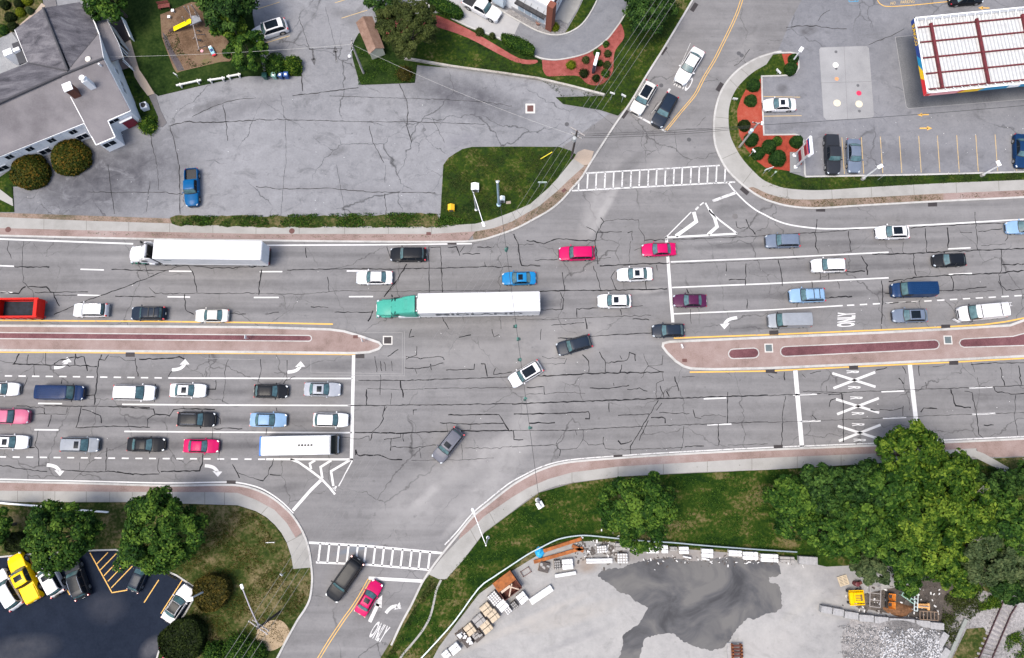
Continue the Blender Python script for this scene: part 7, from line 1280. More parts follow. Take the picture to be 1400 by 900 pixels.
m = MB(); a, c = B(261, 29.5, 1.5), B(237.5, 41, .3); d = (c-a); sd = Vector((-d.y, d.x, 0)).normalized()*.28
m.add([tuple(a-sd), tuple(a+sd), tuple(c+sd), tuple(c-sd)], [(0, 1, 2, 3)])
for s in (-1, 1): m.add([tuple(a+sd*s), tuple(a+sd*s*1.25+Vector((0, 0, .18))), tuple(c+sd*s*1.25+Vector((0, 0, .18))), tuple(c+sd*s)], [(0, 1, 2, 3)])
m.build('slide', flat('slide_yellow', (.80, .66, .0), .35), sw, world=True); m = MB(); q = B(235, 41.5, .15); m.box((q.x, q.y, .16), (.8, .5, .12), R(30)); m.build('slide_mat', flat('mat_brown', (.04, .018, .014), .8), sw, world=True)
for k, (x, y) in enumerate(((268, 42), (270, 55))):
    m = MB(); q = B(x+3, y, .5); [m.tube((q.x+s*.2, q.y, 2.2), (q.x+s*.2, q.y, .5), .012, n=5) for s in (-1, 1)]; m.build('swing_chain', black_trim, sw, world=True); m = MB(); m.box((q.x, q.y, .5), (.5, .22, .05)); m.build('swing_seat', black_trim, sw, world=True)
p = G(291, 71, .12); ty = thing('ride_on_toy', p, 'blue and white ride-on toy with a red end in the playground', 'toy', R(-62)); m = MB(); m.box((0, 0, .35), (1.3, .55, .3), ch=.1); m.build('body', flat('toy_blue', (.28, .52, .62), .4), ty, smooth=True, sharp=30); m = MB(); m.box((.05, 0, .5), (.5, .35, .1), ch=.04); m.build('seat', flat('toy_navy', (.02, .04, .15), .5), ty); m = MB(); m.box((.75, 0, .3), (.3, .6, .25), ch=.08); m.build('nose', flat('toy_red', (.5, .02, .03), .4), ty, smooth=True, sharp=30); m = MB(); m.box((-.55, 0, .52), (.25, .5, .1), ch=.04); m.build('tail', wp, ty)
for x_ in (-.4, .45):
    for s in (-1, 1): m = MB(); m.tube((x_, s*.24, .15), (x_, s*.33, .15), .15, n=12); m.build('wheel', black_trim, ty)
p = G(226, 11, .1); be = thing('bench', p, 'red brown wooden bench on the lawn above the playground', 'bench', R(10)); bm_ = flat('bench_red', (.16, .035, .03), .7)
m = MB(); [m.box((0, -.2+k*.16, .45), (1.7, .13, .04)) for k in range(4)]; m.build('seat', bm_, be); m = MB(); [m.box((0, .36+k*.03, .62+k*.16), (1.7, .04, .13)) for k in range(3)]; m.build('backrest', bm_, be)
for s in (-1, 1): m = MB(); m.box((s*.7, .05, .22), (.08, .6, .44)); m.build('leg', bm_, be)
for x, y, lab in ((232.5, 25, 'white plastic stool nearer the slide'), (237.5, 16.5, 'white plastic stool nearer the red bench')): p = G(x, y, .12); t = thing('stool', p, lab, 'stool', group='white stools in the playground'); m = MB(); m.box((0, 0, .4), (.42, .42, .06), ch=.02); m.build('seat', wp, t); [MB().tube((a_*.16, b_*.16, 0), (a_*.16, b_*.16, .38), .025, n=6).build('leg', wp, t) for a_ in (-1, 1) for b_ in (-1, 1)]
p = G(276, 70, .14); m = MB(); m.lathe((p.x, p.y, .14), [(.22, 0), (.24, .03), (.2, .06)], 14); o = m.build('play_disc', flat('disc_pink', (.7, .35, .38), .4)); tag(o, 'pale pink toy disc on the ground beside the swing set', 'toy')
# wheelie bins
for x, y, c_, lab in ((364.5, 107.5, (.01, .06, .05), 'dark green wheelie bin at the left end of the row'), (377, 107, (.16, .30, .26), 'pale green wheelie bin with grey lid'), (386, 107, (.012, .05, .16), 'blue wheelie bin left of its twin'), (393.5, 106.5, (.012, .06, .22), 'blue wheelie bin at the right end with white lid mark')):
    p = G(x, y, .02); t = thing('wheelie_bin', p, lab, 'bin', random.uniform(-.2, .2), 'wheelie bins under the bushes'); cm = flat('bin_%d_%d' % (x, y), c_, .5); m = MB()
    a_, b_ = .24, .30; m.add([(-a_, -a_, .05), (a_, -a_, .05), (a_, a_, .05), (-a_, a_, .05), (-b_, -b_, 1.0), (b_, -b_, 1.0), (b_, b_, 1.0), (-b_, b_, 1.0)], [(3, 2, 1, 0), (4, 5, 6, 7), (0, 1, 5, 4), (1, 2, 6, 5), (2, 3, 7, 6), (3, 0, 4, 7)]); m.build('body', cm, t); m = MB(); m.box((0, 0, 1.04), (.68, .74, .08), ch=.03); m.build('lid', cm, t)
    if x > 374: m = MB(); m.box((0, -.05, 1.09), (.3, .3, .02)); m.build('lid_label', wp, t)
    for s in (-1, 1): m = MB(); m.tube((s*.22, .27, .1), (s*.30, .27, .1), .1, n=10); m.build('wheel', black_trim, t)
# ================================================================ vegetation: many leaf-sized faces on clumps through each crown
def leaf_mat(name, dark, mid, light):
    if name in MC: return MC[name]
    m, nt, b = nmat(name); at = N(nt, 'ShaderNodeAttribute', attribute_name='tint'); at.attribute_type = 'GEOMETRY'
    nt.links.new(ramp(nt, at.outputs['Fac'], [(q, (c[0]*.74, c[1]*.72, c[2]*.5)) for q, c in ((0.0, dark), (.5, mid), (1.0, light))]), b.inputs['Base Color']); b.inputs['Roughness'].default_value = .6; b.inputs['Specular IOR Level'].default_value = .06
    MC[name] = m; return m
LEAF = dict(mid=((.004, .020, .005), (.023, .066, .013), (.115, .20, .038)), lime=((.005, .024, .004), (.032, .078, .011), (.17, .25, .04)), deep=((.003, .013, .005), (.017, .050, .014), (.075, .145, .040)),
            olive=((.014, .022, .008), (.038, .055, .020), (.085, .105, .042)), grey=((.018, .034, .018), (.046, .075, .042), (.11, .145, .085)), rust=((.010, .022, .004), (.045, .056, .010), (.15, .085, .016)), box=((.006, .022, .008), (.017, .050, .014), (.045, .090, .024)), dark=((.004, .009, .003), (.013, .024, .007), (.038, .056, .016)), brown=((.014, .016, .004), (.050, .048, .012), (.12, .085, .026)), ygreen=((.045, .070, .004), (.12, .155, .010), (.22, .24, .03)))
def leaf_quads(cen, nrm, size, rng, aspect=.55):
    """rhombic leaves at cen (n,3) facing nrm"""
    n = len(cen); nrm = nrm/np.linalg.norm(nrm, axis=1)[:, None]; t = rng.normal(size=(n, 3)); t -= nrm*(t*nrm).sum(1)[:, None]; t /= np.linalg.norm(t, axis=1)[:, None]; b = np.cross(nrm, t)
    s = (size*rng.uniform(.65, 1.35, n))[:, None]; drop = nrm*s*.18
    v = np.stack([cen-t*s, cen-b*s*aspect-drop*0, cen+t*s-drop, cen+b*s*aspect], 1); return v.reshape(-1, 3)
def quads_object(name, verts, tint, mat, parent=None, kind=None, loc=None):
    n = len(verts)//4; me = bpy.data.meshes.new(name); me.vertices.add(len(verts)); me.vertices.foreach_set('co', verts.astype(np.float32).ravel()); me.loops.add(4*n); me.loops.foreach_set('vertex_index', np.arange(4*n, dtype=np.int32)); me.polygons.add(n); me.polygons.foreach_set('loop_start', np.arange(0, 4*n, 4, dtype=np.int32)); me.polygons.foreach_set('loop_total', np.full(n, 4, np.int32)); me.update(); me.validate()
    a = me.attributes.new('tint', 'FLOAT', 'FACE'); a.data.foreach_set('value', tint.astype(np.float32)); me.materials.append(mat); o = bpy.data.objects.new(name, me); COL.objects.link(o)
    if parent: o.parent = parent
    if loc is not None: o.location = loc
    if kind: o['kind'] = kind
    return o
bark_m = flat('bark', (.055, .042, .032), .95, var=.35, scale=5); twig_m = flat('pale_bark', (.16, .145, .13), .9, var=.3, scale=5)
TN = [0]
def tree(px, py, rpx, h, leafset, label, nleaf=9000, leaf=.22, group=None, name='tree', rz=.75, limbs=7, stretch=1.0, clumps=70, bare=0, clump_r=.27):
    """crown centre and radius in survey pixels, height h"""
    TN[0] += 1; rng = np.random.default_rng(100+TN[0]); zc = h*.62; c = G(px, py, zc); Rm = (G(px+rpx, py, zc)-c).length
    t = thing(name, (c.x, c.y, .1), label, 'tree', 0, group); H = h; rzm = min(h*.42, Rm*rz)
    m = MB(); rg = random.Random(TN[0]); m.tube((0, 0, -.15), (0, 0, zc*.55), .05*h*.55+.06, .03*h*.5+.05, 9)
    for k in range(limbs):
        a = k*2*math.pi/limbs+rg.uniform(-.3, .3); r = Rm*rg.uniform(.45, .8); z0 = zc*rg.uniform(.4, .6); z1 = zc+rzm*rg.uniform(-.2, .55); mid = (math.cos(a)*r*.45, math.sin(a)*r*.45, (z0+z1)/2+.3); e = (math.cos(a)*r, math.sin(a)*r, z1)
        m.tube((0, 0, z0), mid, .10, .06, 6, False); m.tube(mid, e, .06, .02, 5, False)
    m.tube((0, 0, zc*.5), (0, 0, zc+rzm*.7), .10, .03, 6)
    m.build('trunk', bark_m, t, smooth=True, sharp=50)
    for k in range(bare):
        m = MB(); a = rg.uniform(0, 6.28); r = Rm*rg.uniform(.6, .95); q = Vector((math.cos(a)*r*.3, math.sin(a)*r*.3, zc)); e = Vector((math.cos(a)*r, math.sin(a)*r, zc+rzm*rg.uniform(.5, .9)))
        m.tube(q, e, .06, .03, 5)
        for j in range(5): f = rg.uniform(.4, 1); s_ = q.lerp(e, f); m.tube(s_, s_+Vector((rg.uniform(-.8, .8), rg.uniform(-.8, .8), rg.uniform(.1, .5))), .025, .01, 4)
        m.build('bare_branch', twig_m, t)
    # clumps over an uneven ellipsoid; lobes push the outline in and out
    ph = rng.uniform(0, 6.28, 4); d = rng.normal(size=(clumps, 3)); d[:, 2] = np.abs(d[:, 2])*1.0-.25; d /= np.linalg.norm(d, axis=1)[:, None]
    az = np.arctan2(d[:, 1], d[:, 0]); lob = 1+.11*np.sin(3*az+ph[0])+.08*np.sin(5*az+ph[1])+.06*np.sin(8*az+ph[2]); rad = rng.uniform(.35, 1, clumps)**.45*lob
    cc = d*np.stack([Rm*rad*.93*stretch, Rm*rad*.93/stretch, rzm*rad*.9], 1); cr = Rm*clump_r*rng.uniform(.5, 1.1, clumps); ct = rng.normal(.0, .14, clumps)
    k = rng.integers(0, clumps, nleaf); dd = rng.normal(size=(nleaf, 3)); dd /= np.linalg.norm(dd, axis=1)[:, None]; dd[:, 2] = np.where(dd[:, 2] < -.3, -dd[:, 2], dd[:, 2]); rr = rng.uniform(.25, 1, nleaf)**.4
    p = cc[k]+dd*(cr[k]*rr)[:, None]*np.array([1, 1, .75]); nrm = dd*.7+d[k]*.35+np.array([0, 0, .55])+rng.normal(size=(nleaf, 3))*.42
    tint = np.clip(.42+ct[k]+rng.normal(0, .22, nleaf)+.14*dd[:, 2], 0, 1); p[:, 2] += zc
    quads_object('crown', leaf_quads(p, nrm, leaf, rng), tint, leaf_mat('leaf_'+leafset, *LEAF[leafset]), t); return t
def shrub(px, py, rpx, h, leafset, label, group=None, name='shrub', nleaf=900, leaf=.07, flat_top=False, ry=1.0, ang=0.0, loose=.10, zb=.1, cat='shrub'):
    """clipped or loose bush: a solid leafy dome"""
    TN[0] += 1; rng = np.random.default_rng(100+TN[0]); zc = h*.5; c = G(px, py, zc+zb); Rm = (G(px+rpx, py, zc)-G(px, py, zc)).length
    t = thing(name, (c.x, c.y, zb), label, cat, ang, group); lm = leaf_mat('leaf_'+leafset, *LEAF[leafset]); n = 26; V_ = []; rows = 9
    for i in range(rows+1):
        f = i/rows; row = []
        for j in range(n):
            a = 2*math.pi*j/n; w_ = 1+.05*math.sin(3*a+TN[0])+.035*math.sin(7*a+f*4+TN[0]*2)
            if flat_top: r_ = (1 if f < .55 else max(0, 1-((f-.55)/.45)**4)); z = min(h, h*min(1, f/.55))+(.05*h*math.sin(5*a+f*9) if f > .6 else 0)
            else: th = f*math.pi*.5*1.15-.23; r_ = math.cos(th) if th > 0 else .97+.1*th; z = h*(.18+.82*math.sin(max(0, th))) if th > 0 else h*.18*(f/.174)
            row.append((Rm*r_*w_*.93, Rm*r_*w_*ry*.93, z, a))
        V_.append([(q[0]*math.cos(q[3]), q[1]*math.sin(q[3]), q[2]) for q in row]+[(row[0][0], 0, row[0][2])])
    m = MB(); m.grid([r_[::-1] for r_ in V_]); m.add(V_[-1][:-1], [list(range(n))]); core = m.build('core', leaf_mat('leaf_'+leafset, *LEAF[leafset]), t, smooth=True, sharp=0); a_ = core.data.attributes.new('tint', 'FLOAT', 'FACE'); a_.data.foreach_set('value', [.12]*len(core.data.polygons))
    A = np.array(V_); i = rng.integers(0, rows, nleaf); j = rng.integers(0, n, nleaf); i = np.where(rng.random(nleaf) < .25, np.minimum(i+2, rows-1), i); u = rng.random(nleaf)[:, None]; v = rng.random(nleaf)[:, None]
    p = (A[i, j]*(1-u)+A[i+1, j]*u)*(1-v)+(A[i, j+1]*(1-u)+A[i+1, j+1]*u)*v; o_ = p*np.array([1/max(Rm, .1), 1/max(Rm*ry, .1), .9/h]); o_[:, 2] += .15; o_ /= np.linalg.norm(o_, axis=1)[:, None]
    p = p+o_*(rng.uniform(-.3, 1, nleaf)*Rm*loose)[:, None]; nrm = o_+rng.normal(size=(nleaf, 3))*.5+np.array([0, 0, .2]); cl = .15*np.sin(p[:, 0]*4/max(.5, Rm)+TN[0])*np.sin(p[:, 1]*5/max(.5, Rm)+2*TN[0])
    quads_object('leaves', leaf_quads(p, nrm, leaf, rng, .6), np.clip(.45+cl+rng.normal(0, .27, nleaf), 0, 1), lm, t); return t
LT = 'trees beside the lower left lot'; WD = 'trees of the wood at the lower right'; NT = 'trees round the playground and shed'
tree(872, 698, 52, 9.0, 'mid', 'round green tree alone on the grass between the lower curve and the yard', 16000, .20, None, 'tree', .85, clumps=95, clump_r=.22)
tree(86, 733, 49, 8.0, 'mid', 'round green tree covering the bonnets of the jeep and the charcoal car', 14000, .20, LT, clumps=120, clump_r=.21); tree(221, 727, 56, 9.5, 'mid', 'largest round tree beside the lower left lot', 19000, .21, LT, clumps=130, clump_r=.21); tree(-10, 722, 27, 6.5, 'mid', 'green tree cut off by the left edge above the dark lot', 5000, .20, LT)
tree(150, -2, 34, 7.0, 'mid', 'green tree over the porch of the hall at the top edge', 8000, .22, NT); tree(312, 4, 40, 8, 'deep', 'dark tree behind the playground at the top edge', 9000, .2, NT); tree(314, 34, 24, 5.5, 'lime', 'bright yellow green tree between the playground and the lot', 5000, .22, NT); tree(339, 72, 29, 5.5, 'mid', 'bushy green tree right of the playground next to the white car', 9000, .17, NT, clumps=80, clump_r=.2)
tree(522, 0, 22, 5, 'deep', 'small dark tree at the top edge above the shed', 4000, .18, NT); tree(560, 40, 44, 8, 'olive', 'large dark olive tree right of the shed', 17000, .16, NT, clumps=120, clump_r=.18); tree(884, 10, 38, 6.5, 'deep', 'dark green tree under the power lines at the top edge', 9000, .18, NT, clumps=80)
FOR = [(1085, 690, 38, 7, 'mid', 'green tree at the left tip of the wood', 0), (1128, 668, 36, 7.5, 'deep', 'dark tree on the upper left edge of the wood beside the pavement', 0), (1180, 668, 36, 8, 'deep', 'dark tree in the upper middle of the wood', 0), (1128, 722, 36, 8, 'mid', 'dark green tree of the wood above the last yard block', 0), (1178, 722, 38, 9, 'mid', 'green tree in the middle of the wood left of the yellow one', 0), (1243, 622, 42, 11.5, 'lime', 'tall bright tree of the wood overhanging the carriageway', 0), (1218, 668, 38, 10, 'mid', 'green tree just below the tall overhanging tree', 0), (1290, 655, 40, 10.5, 'lime', 'bright tree right of the overhanging tree with its edge over the pavement', 0), (1262, 705, 44, 10.5, 'lime', 'yellow green tree in the centre of the wood', 0), (1318, 700, 42, 10.5, 'lime', 'yellow green tree right of the centre of the wood with bare twigs', 2), (1282, 755, 38, 9, 'lime', 'yellow green tree reaching over the yard machines', 0), (1232, 752, 32, 8, 'mid', 'green tree above the orange machine in the yard', 0), (1190, 776, 24, 6, 'grey', 'blue green tree overhanging the yellow machine', 0), (1368, 715, 42, 10, 'mid', 'green tree on the right edge of the wood', 0), (1345, 752, 42, 9.5, 'grey', 'grey green tree with bare twigs left of the railway', 3), (1398, 760, 38, 9, 'grey', 'grey green tree cut off by the right edge above the railway', 2), (1378, 800, 26, 6, 'deep', 'dark tree over the railway track', 0), (1372, 662, 20, 4.5, 'deep', 'small dark tree at the end of the slanted path', 0), (1398, 655, 20, 4.5, 'deep', 'small dark tree at the right edge below the brick strip', 0), (1308, 790, 26, 6.5, 'lime', 'small bright tree next to the rubble blocks', 0), (1350, 680, 30, 8, 'deep', 'dark tree behind the slanted path', 0), (1240, 795, 18, 5, 'mid', 'small green tree among the yard machines', 0), (1150, 690, 34, 7.5, 'deep', 'dark tree in the left middle of the wood', 0)]
for x, y, r, h, ls, lab, br in FOR: tree(x, y, r, h, ls, lab, int(4.6*r*r)+1500, .24 if ls in ('lime', 'mid') else .2, WD, bare=br, clumps=int(45+r), clump_r=.25)
HB = 'clipped bushes of the station corner'
for x, y, r, h, ls, lab in ((1031, 115.5, 9.3, 1.3, 'box', 'topmost round bush on the left rim of the mulch bed'), (1027, 137, 8.8, 1.0, 'box', 'second bush from the top on the left rim, lying wide'), (1018, 171, 8.5, .9, 'dark', 'flat dark bush at the left of the mulch bed under the pole lamps'), (1028, 190, 10, 1.3, 'box', 'round bush behind the foot of the grey pole'), (1037, 209, 9.2, 1.2, 'box', 'round bush at the lower left of the mulch bed'), (1052, 200, 10, 1.3, 'box', 'round bush in the centre of the lower mulch bed'), (1063, 192.5, 6.8, 1.0, 'mid', 'small light green bush between two darker ones'), (1064, 215.5, 12, 1.5, 'box', 'largest round bush beside the grey sign pad'), (1090, 193, 9, 1.3, 'box', 'round bush at the bed corner left of the price sign'), (1082, 93, 9, 1.3, 'box', 'round bush on the small grass tip, nearer the white sedan'), (1085.5, 80, 7, 1.2, 'box', 'round bush on the small grass tip behind the lamp post')):
    shrub(x, y, r, h, ls, lab, HB, 'bush', 1300, .10)
for x, y, r, h, lab in ((94, 213, 27.5, 2.2, 'round rusty green bush at the hall wall, right of its twin'), (38.5, 233, 27, 2.2, 'round rusty green bush at the hall wall, left of its twin')): shrub(x, y, r, h, 'rust', lab, 'rusty bushes by the hall', 'bush', 5200, .15, zb=.02, loose=.07)
MS = 'small shrubs in the red mulch by the drive-through'
for x, y, r, ls, lab in ((781, 88.5, 6.5, 'ygreen', 'bright round shrub at the left end of the mulch bed'), (801, 81.5, 5, 'olive', 'small shrub near the kerb left of the monument sign'), (816.5, 71.5, 5, 'mid', 'small shrub near the kerb above the monument sign'), (828.5, 60, 4.2, 'mid', 'small shrub near the drain at the top of the mulch bed'), (831, 73, 5, 'olive', 'small shrub upper right of the monument sign'), (820, 86, 4.4, 'mid', 'small shrub touching the right side of the monument sign'), (830, 88.5, 5.5, 'olive', 'small shrub at the right rim of the mulch bed, upper of two'), (828, 100, 6, 'mid', 'small shrub at the right rim of the mulch bed, lower of two'), (815, 106.5, 5, 'dark', 'dark small shrub at the bottom of the mulch bed'), (798.5, 100, 6.5, 'dark', 'dark shrub lower left of the monument sign'), (656, 43, 6, 'olive', 'round shrub in the narrow mulch strip below the white pickup'), (673, 49, 4.5, 'olive', 'tiny shrub in the narrow mulch strip left of the hedge'), (759, 36.5, 6, 'ygreen', 'bright round shrub at the brick pillar of the restaurant')): shrub(x, y, r, .7, ls, lab, MS, 'shrub', 420, .075, loose=.28)
a1 = math.atan2(-(26), 47)
shrub(709, 62, 26, 1.2, 'mid', 'long clipped hedge in the mulch beside the drive-through bend', 'clipped hedges by the drive-through', 'hedge', 3800, .08, True, .30, R(-28), .08, cat='hedge'); shrub(609, 11, 28, 1.2, 'mid', 'long clipped hedge at the top edge left of the white pickup', 'clipped hedges by the drive-through', 'hedge', 3800, .08, True, .30, R(-28), .08, cat='hedge')
shrub(291, 809, 24.5, 1.7, 'brown', 'round flat-topped brown hedge right of the white sedan with black roof', 'round hedges by the dark lot', 'hedge', 5200, .15, True, 1, 0, .06, cat='hedge'); shrub(252, 874, 29, 1.9, 'dark', 'large dark round hedge at the lower edge of the dark lot', 'round hedges by the dark lot', 'hedge', 6500, .15, True, 1.05, R(-70), .07, cat='hedge'); shrub(24, 741, 13, 1.6, 'dark', 'small dark round hedge above the yellow pickup', 'round hedges by the dark lot', 'hedge', 1500, .14, True, 1, 0, .05, cat='hedge')
shrub(376, 88, 15, 1.7, 'mid', 'leafy bush above the dark green bin', None, 'bush', 2200, .12, loose=.3); shrub(400, 88, 12, 1.5, 'lime', 'bright leafy bush above the blue bins', None, 'bush', 1500, .12, loose=.3); shrub(202, 171, 12, .9, 'lime', 'low yellow green bush at the corner of the hall', None, 'bush', 1200, .1, loose=.35)
for x, y, r, ls, lab in ((6, 6, 7, 'dark', 'dark clipped ball in the top left corner'), (25, 5, 7, 'dark', 'dark clipped ball at the top edge beside the yellow ball'), (13, 23, 8, 'dark', 'dark clipped ball below the corner ball'), (27, 16, 6.5, 'ygreen', 'yellow green clipped ball left of the hall roof'), (36, 0, 7, 'ygreen', 'yellow green clipped ball at the top edge'), (17, 36, 7, 'dark', 'dark clipped ball nearest the patio'), (3, 40, 8, 'mid', 'loose green bush at the left edge above the patio'), (40, 14, 5, 'grey', 'pale flowering bush by the hall path')): shrub(x, y, r, .9, ls, lab, 'clipped balls in the top left garden', 'bush', 900, .065)
for x, y, r, lab in ((325, 889, 20, 'leafy bush under the power lines at the bottom edge'), (292, 896, 16, 'leafy bush at the bottom edge right of the dark hedge'), (350, 893, 12, 'leafy bush at the bottom edge beside the sandy patch')): shrub(x, y, r, 1.6, 'mid', lab, 'leafy bushes at the bottom edge', 'bush', 2200, .11, loose=.35)
for x, y, r, lab in ((553, 100, 11, 'pale dead bush at the lower right of the shed lawn'),): shrub(x, y, r, .8, 'brown', lab, None, 'bush', 700, .08, loose=.4)
# ground cover: weeds along pavements and tufts on the lawns
def scatter(name, poly_px, n, size, leafset, h=.25, seed=1, z=.1, edge=None):
    rng = np.random.default_rng(seed); P_ = np.array(W(poly_px, z)); lo, hi = P_.min(0), P_.max(0); pts = []
    x, y = P_[:, 0], P_[:, 1]; x2, y2 = np.roll(x, -1), np.roll(y, -1)
    c = rng.uniform(lo, hi, (n*4, 2))
    ins = np.zeros(len(c), bool)
    for a, b, a2, b2 in zip(x, y, x2, y2):
        cond = ((b > c[:, 1]) != (b2 > c[:, 1])) & (c[:, 0] < (a2-a)*(c[:, 1]-b)/((b2-b) if abs(b2-b) > 1e-9 else 1e-9)+a); ins ^= cond
    c = c[ins]; nz_ = np.sin(c[:, 0]*.9+seed)*np.sin(c[:, 1]*1.1+2*seed)+.7*np.sin(c[:, 0]*2.3+seed*3)*np.sin(c[:, 1]*2.7); c = c[rng.random(len(c)) < np.clip(.45+.6*nz_, .02, 1)][:n]
    p = np.column_stack([c, z+rng.uniform(0, h, len(c))]); nrm = rng.normal(size=(len(c), 3))*.7+np.array([0, 0, .8])
    o = quads_object(name, leaf_quads(p, nrm, size, rng, .45), np.clip(rng.normal(.5, .22, len(c)), 0, 1), leaf_mat('leaf_'+leafset, *LEAF[leafset]), None, 'stuff'); return o
scatter('weeds', [(233, 296), (350, 295), (540, 291), (603, 293), (650, 304), (604, 312), (480, 311.5), (350, 311), (236, 308)], 6500, .12, 'mid', .35, 3, .1)
scatter('weeds', [(560, 842), (545, 870), (527, 902), (535, 905), (556, 866), (575, 830), (598, 800), (590, 790)], 2500, .10, 'olive', .2, 5, .11)
scatter('weeds', [(648, 318), (680, 312), (706, 300), (740, 282), (764, 262), (784, 243), (800, 226), (806, 228), (790, 252), (758, 281), (710, 309), (680, 321)], 900, .09, 'olive', .12, 8, .115)
scatter('weeds', [(1022, 257), (1050, 266), (1105, 273), (1200, 270), (1400, 262), (1400, 267), (1275, 273), (1117, 283), (1054, 275)], 1100, .09, 'brown', .1, 9, .115)
scatter('grass_tufts', [(602, 297), (606, 226), (622, 210), (645, 202), (765, 202), (782, 214), (750, 256), (700, 289), (650, 305)], 9000, .085, 'olive', .08, 11, .1)
scatter('grass_tufts', [(603, 796), (662, 732), (740, 676), (850, 655), (1050, 646), (1150, 660), (1100, 752), (950, 744), (800, 730), (722, 752), (660, 798), (576, 895), (530, 898)], 26000, .09, 'mid', .08, 13, .1)
scatter('grass_tufts', [(270, 692), (350, 702), (400, 778), (424, 800), (405, 845), (380, 890), (250, 890), (270, 808), (160, 750)], 14000, .085, 'brown', .08, 17, .1)
scatter('grass_tufts', [(570, 80), (700, 78), (800, 112), (850, 60), (900, 20), (940, -5), (905, 62), (850, 150), (770, 134), (735, 106)], 12000, .085, 'olive', .08, 19, .1)
scatter('grass_tufts', [(1040, 255), (1110, 243), (1400, 236), (1400, 246), (1190, 256), (1100, 260)], 3500, .08, 'olive', .06, 23, .1)
scatter('woodland_floor', [(1060, 650), (1180, 640), (1320, 632), (1420, 650), (1420, 800), (1320, 800), (1230, 790), (1130, 748), (1070, 735)], 30000, .14, 'deep', .5, 29, .1)
scatter('weeds', [(1290, 815), (1330, 790), (1345, 830), (1310, 860), (1296, 900), (1285, 870)], 3500, .12, 'olive', .35, 31, .06)
scatter('weeds', [(1375, 870), (1420, 850), (1420, 930), (1365, 930)], 3500, .12, 'lime', .3, 33, .06)
scatter('weeds', [(1330, 800), (1365, 800), (1368, 830), (1338, 835)], 2000, .12, 'lime', .3, 35, .06)
scatter('weeds', [(120, 317), (350, 322), (590, 322), (640, 318), (640, 321), (590, 325), (350, 325), (120, 321)], 500, .07, 'mid', .06, 41, .12)
scatter('weeds', [(650, 706), (700, 688), (760, 661), (850, 643), (1050, 632), (1300, 622), (1300, 625), (1050, 636), (850, 646), (760, 665), (700, 692), (655, 716)], 700, .07, 'olive', .05, 43, .12)
scatter('weeds', [(222, 50), (232, 75), (250, 96), (300, 84), (312, 80), (270, 88), (250, 70), (240, 40)], 1200, .10, 'olive', .1, 45, .125)
scatter('weeds', [(545, 113), (490, 116), (485, 60), (520, 80), (566, 90), (566, 112)], 3500, .08, 'mid', .08, 37, .1)
# ================================================================ the builders' yard
stone_m = flat('pale_cut_stone', (.52, .52, .52), .8, var=.12, scale=3); tan_b = flat('tan_block', (.40, .33, .24), .85, var=.18, scale=4); greyb = flat('grey_block', (.25, .24, .23), .85, var=.2, scale=4); pallet_m = flat('pallet_wood', (.17, .12, .085), .9, var=.3, scale=6); darkb = flat('dark_block', (.065, .055, .05), .85, var=.3, scale=4); rustp = flat('rusty_plate', (.24, .075, .016), .85, var=.4, scale=1.5); rustd = flat('dark_rust', (.085, .024, .016), .85, var=.35, scale=2); conc_m = flat('weathered_concrete_block', (.26, .26, .265), .9, var=.2, scale=2.5, bmp=.3); wrapm = flat('white_wrap', (.62, .62, .62), .5, var=.08)
YA = 'loaded pallets along the yard edge'
def img_ang(a, px, py):
    """bearing given in the survey picture (degrees, anticlockwise) as a plan angle"""
    p = G(px, py); q = G(px+10*math.cos(R(a)), py-10*math.sin(R(a))); return math.atan2(q.y-p.y, q.x-p.x)
def pallet_base(t, w, d):
    m = MB()
    for k in range(6): m.box((0, -d/2+(k+.5)*d/6, .135), (w, d/6*.7, .025))
    for k in (-1, 0, 1): m.box((k*w*.45, 0, .06), (.10, d, .12))
    m.build('pallet', pallet_m, t)
def load(px, py, wpx, dpx, ang, kind, label, h=.7, group=YA):
    """stacked goods; footprint in survey pixels at their top"""
    p = G(px, py, h); t = thing('block_pallet', (p.x, p.y, .012), label, 'pallet', img_ang(ang, px, py), group); w, d = wpx/11.0, dpx/11.0; pallet_base(t, w, d); z0 = .15
    if kind in ('tan', 'grey', 'white'):
        mt = {'tan': tan_b, 'grey': greyb, 'white': wrapm}[kind]
        for s in (-1, 1): m = MB(); m.box((0, s*d*.255, z0+h/2), (w, d*.46, h), ch=.04); m.build('block_row', mt, t)
        m = MB(); m.box((0, 0, z0+h*.55), (w*1.02, .03, .03)); m.box((w*.2, 0, z0+h+.004), (.04, d, .012)); m.build('strap', black_trim, t)
    elif kind in ('grid', 'gridwhite'):
        m = MB(); nx, ny = max(3, int(w/.28)), max(3, int(d/.28)); m.box((0, 0, z0+h/2-.06), (w*.96, d*.96, h-.12)); m.build('filler', black_trim if kind == 'grid' else greyb, t); m = MB()
        for i in range(nx):
            for j in range(ny): m.box((-w/2+(i+.5)*w/nx, -d/2+(j+.5)*d/ny, z0+h/2), (w/nx*.72, d/ny*.72, h), ch=.02)
        m.build('paving_stones', greyb if kind == 'grid' else stone_m, t)
    elif kind == 'mixed':
        m = MB(); rg = random.Random(px)
        for i in range(9): m.box((rg.uniform(-.35, .35)*w, rg.uniform(-.35, .35)*d, z0+rg.uniform(.2, h)), (rg.uniform(.2, .5)*w, rg.uniform(.1, .3)*d, rg.uniform(.1, .25)), rg.uniform(-.5, .5), .02)
        m.build('loose_stones', stone_m if rg.random() < .4 else greyb, t); m = MB(); m.box((0, 0, z0+.2), (w*.9, d*.9, .4)); m.build('crate', darkb, t)
    return t
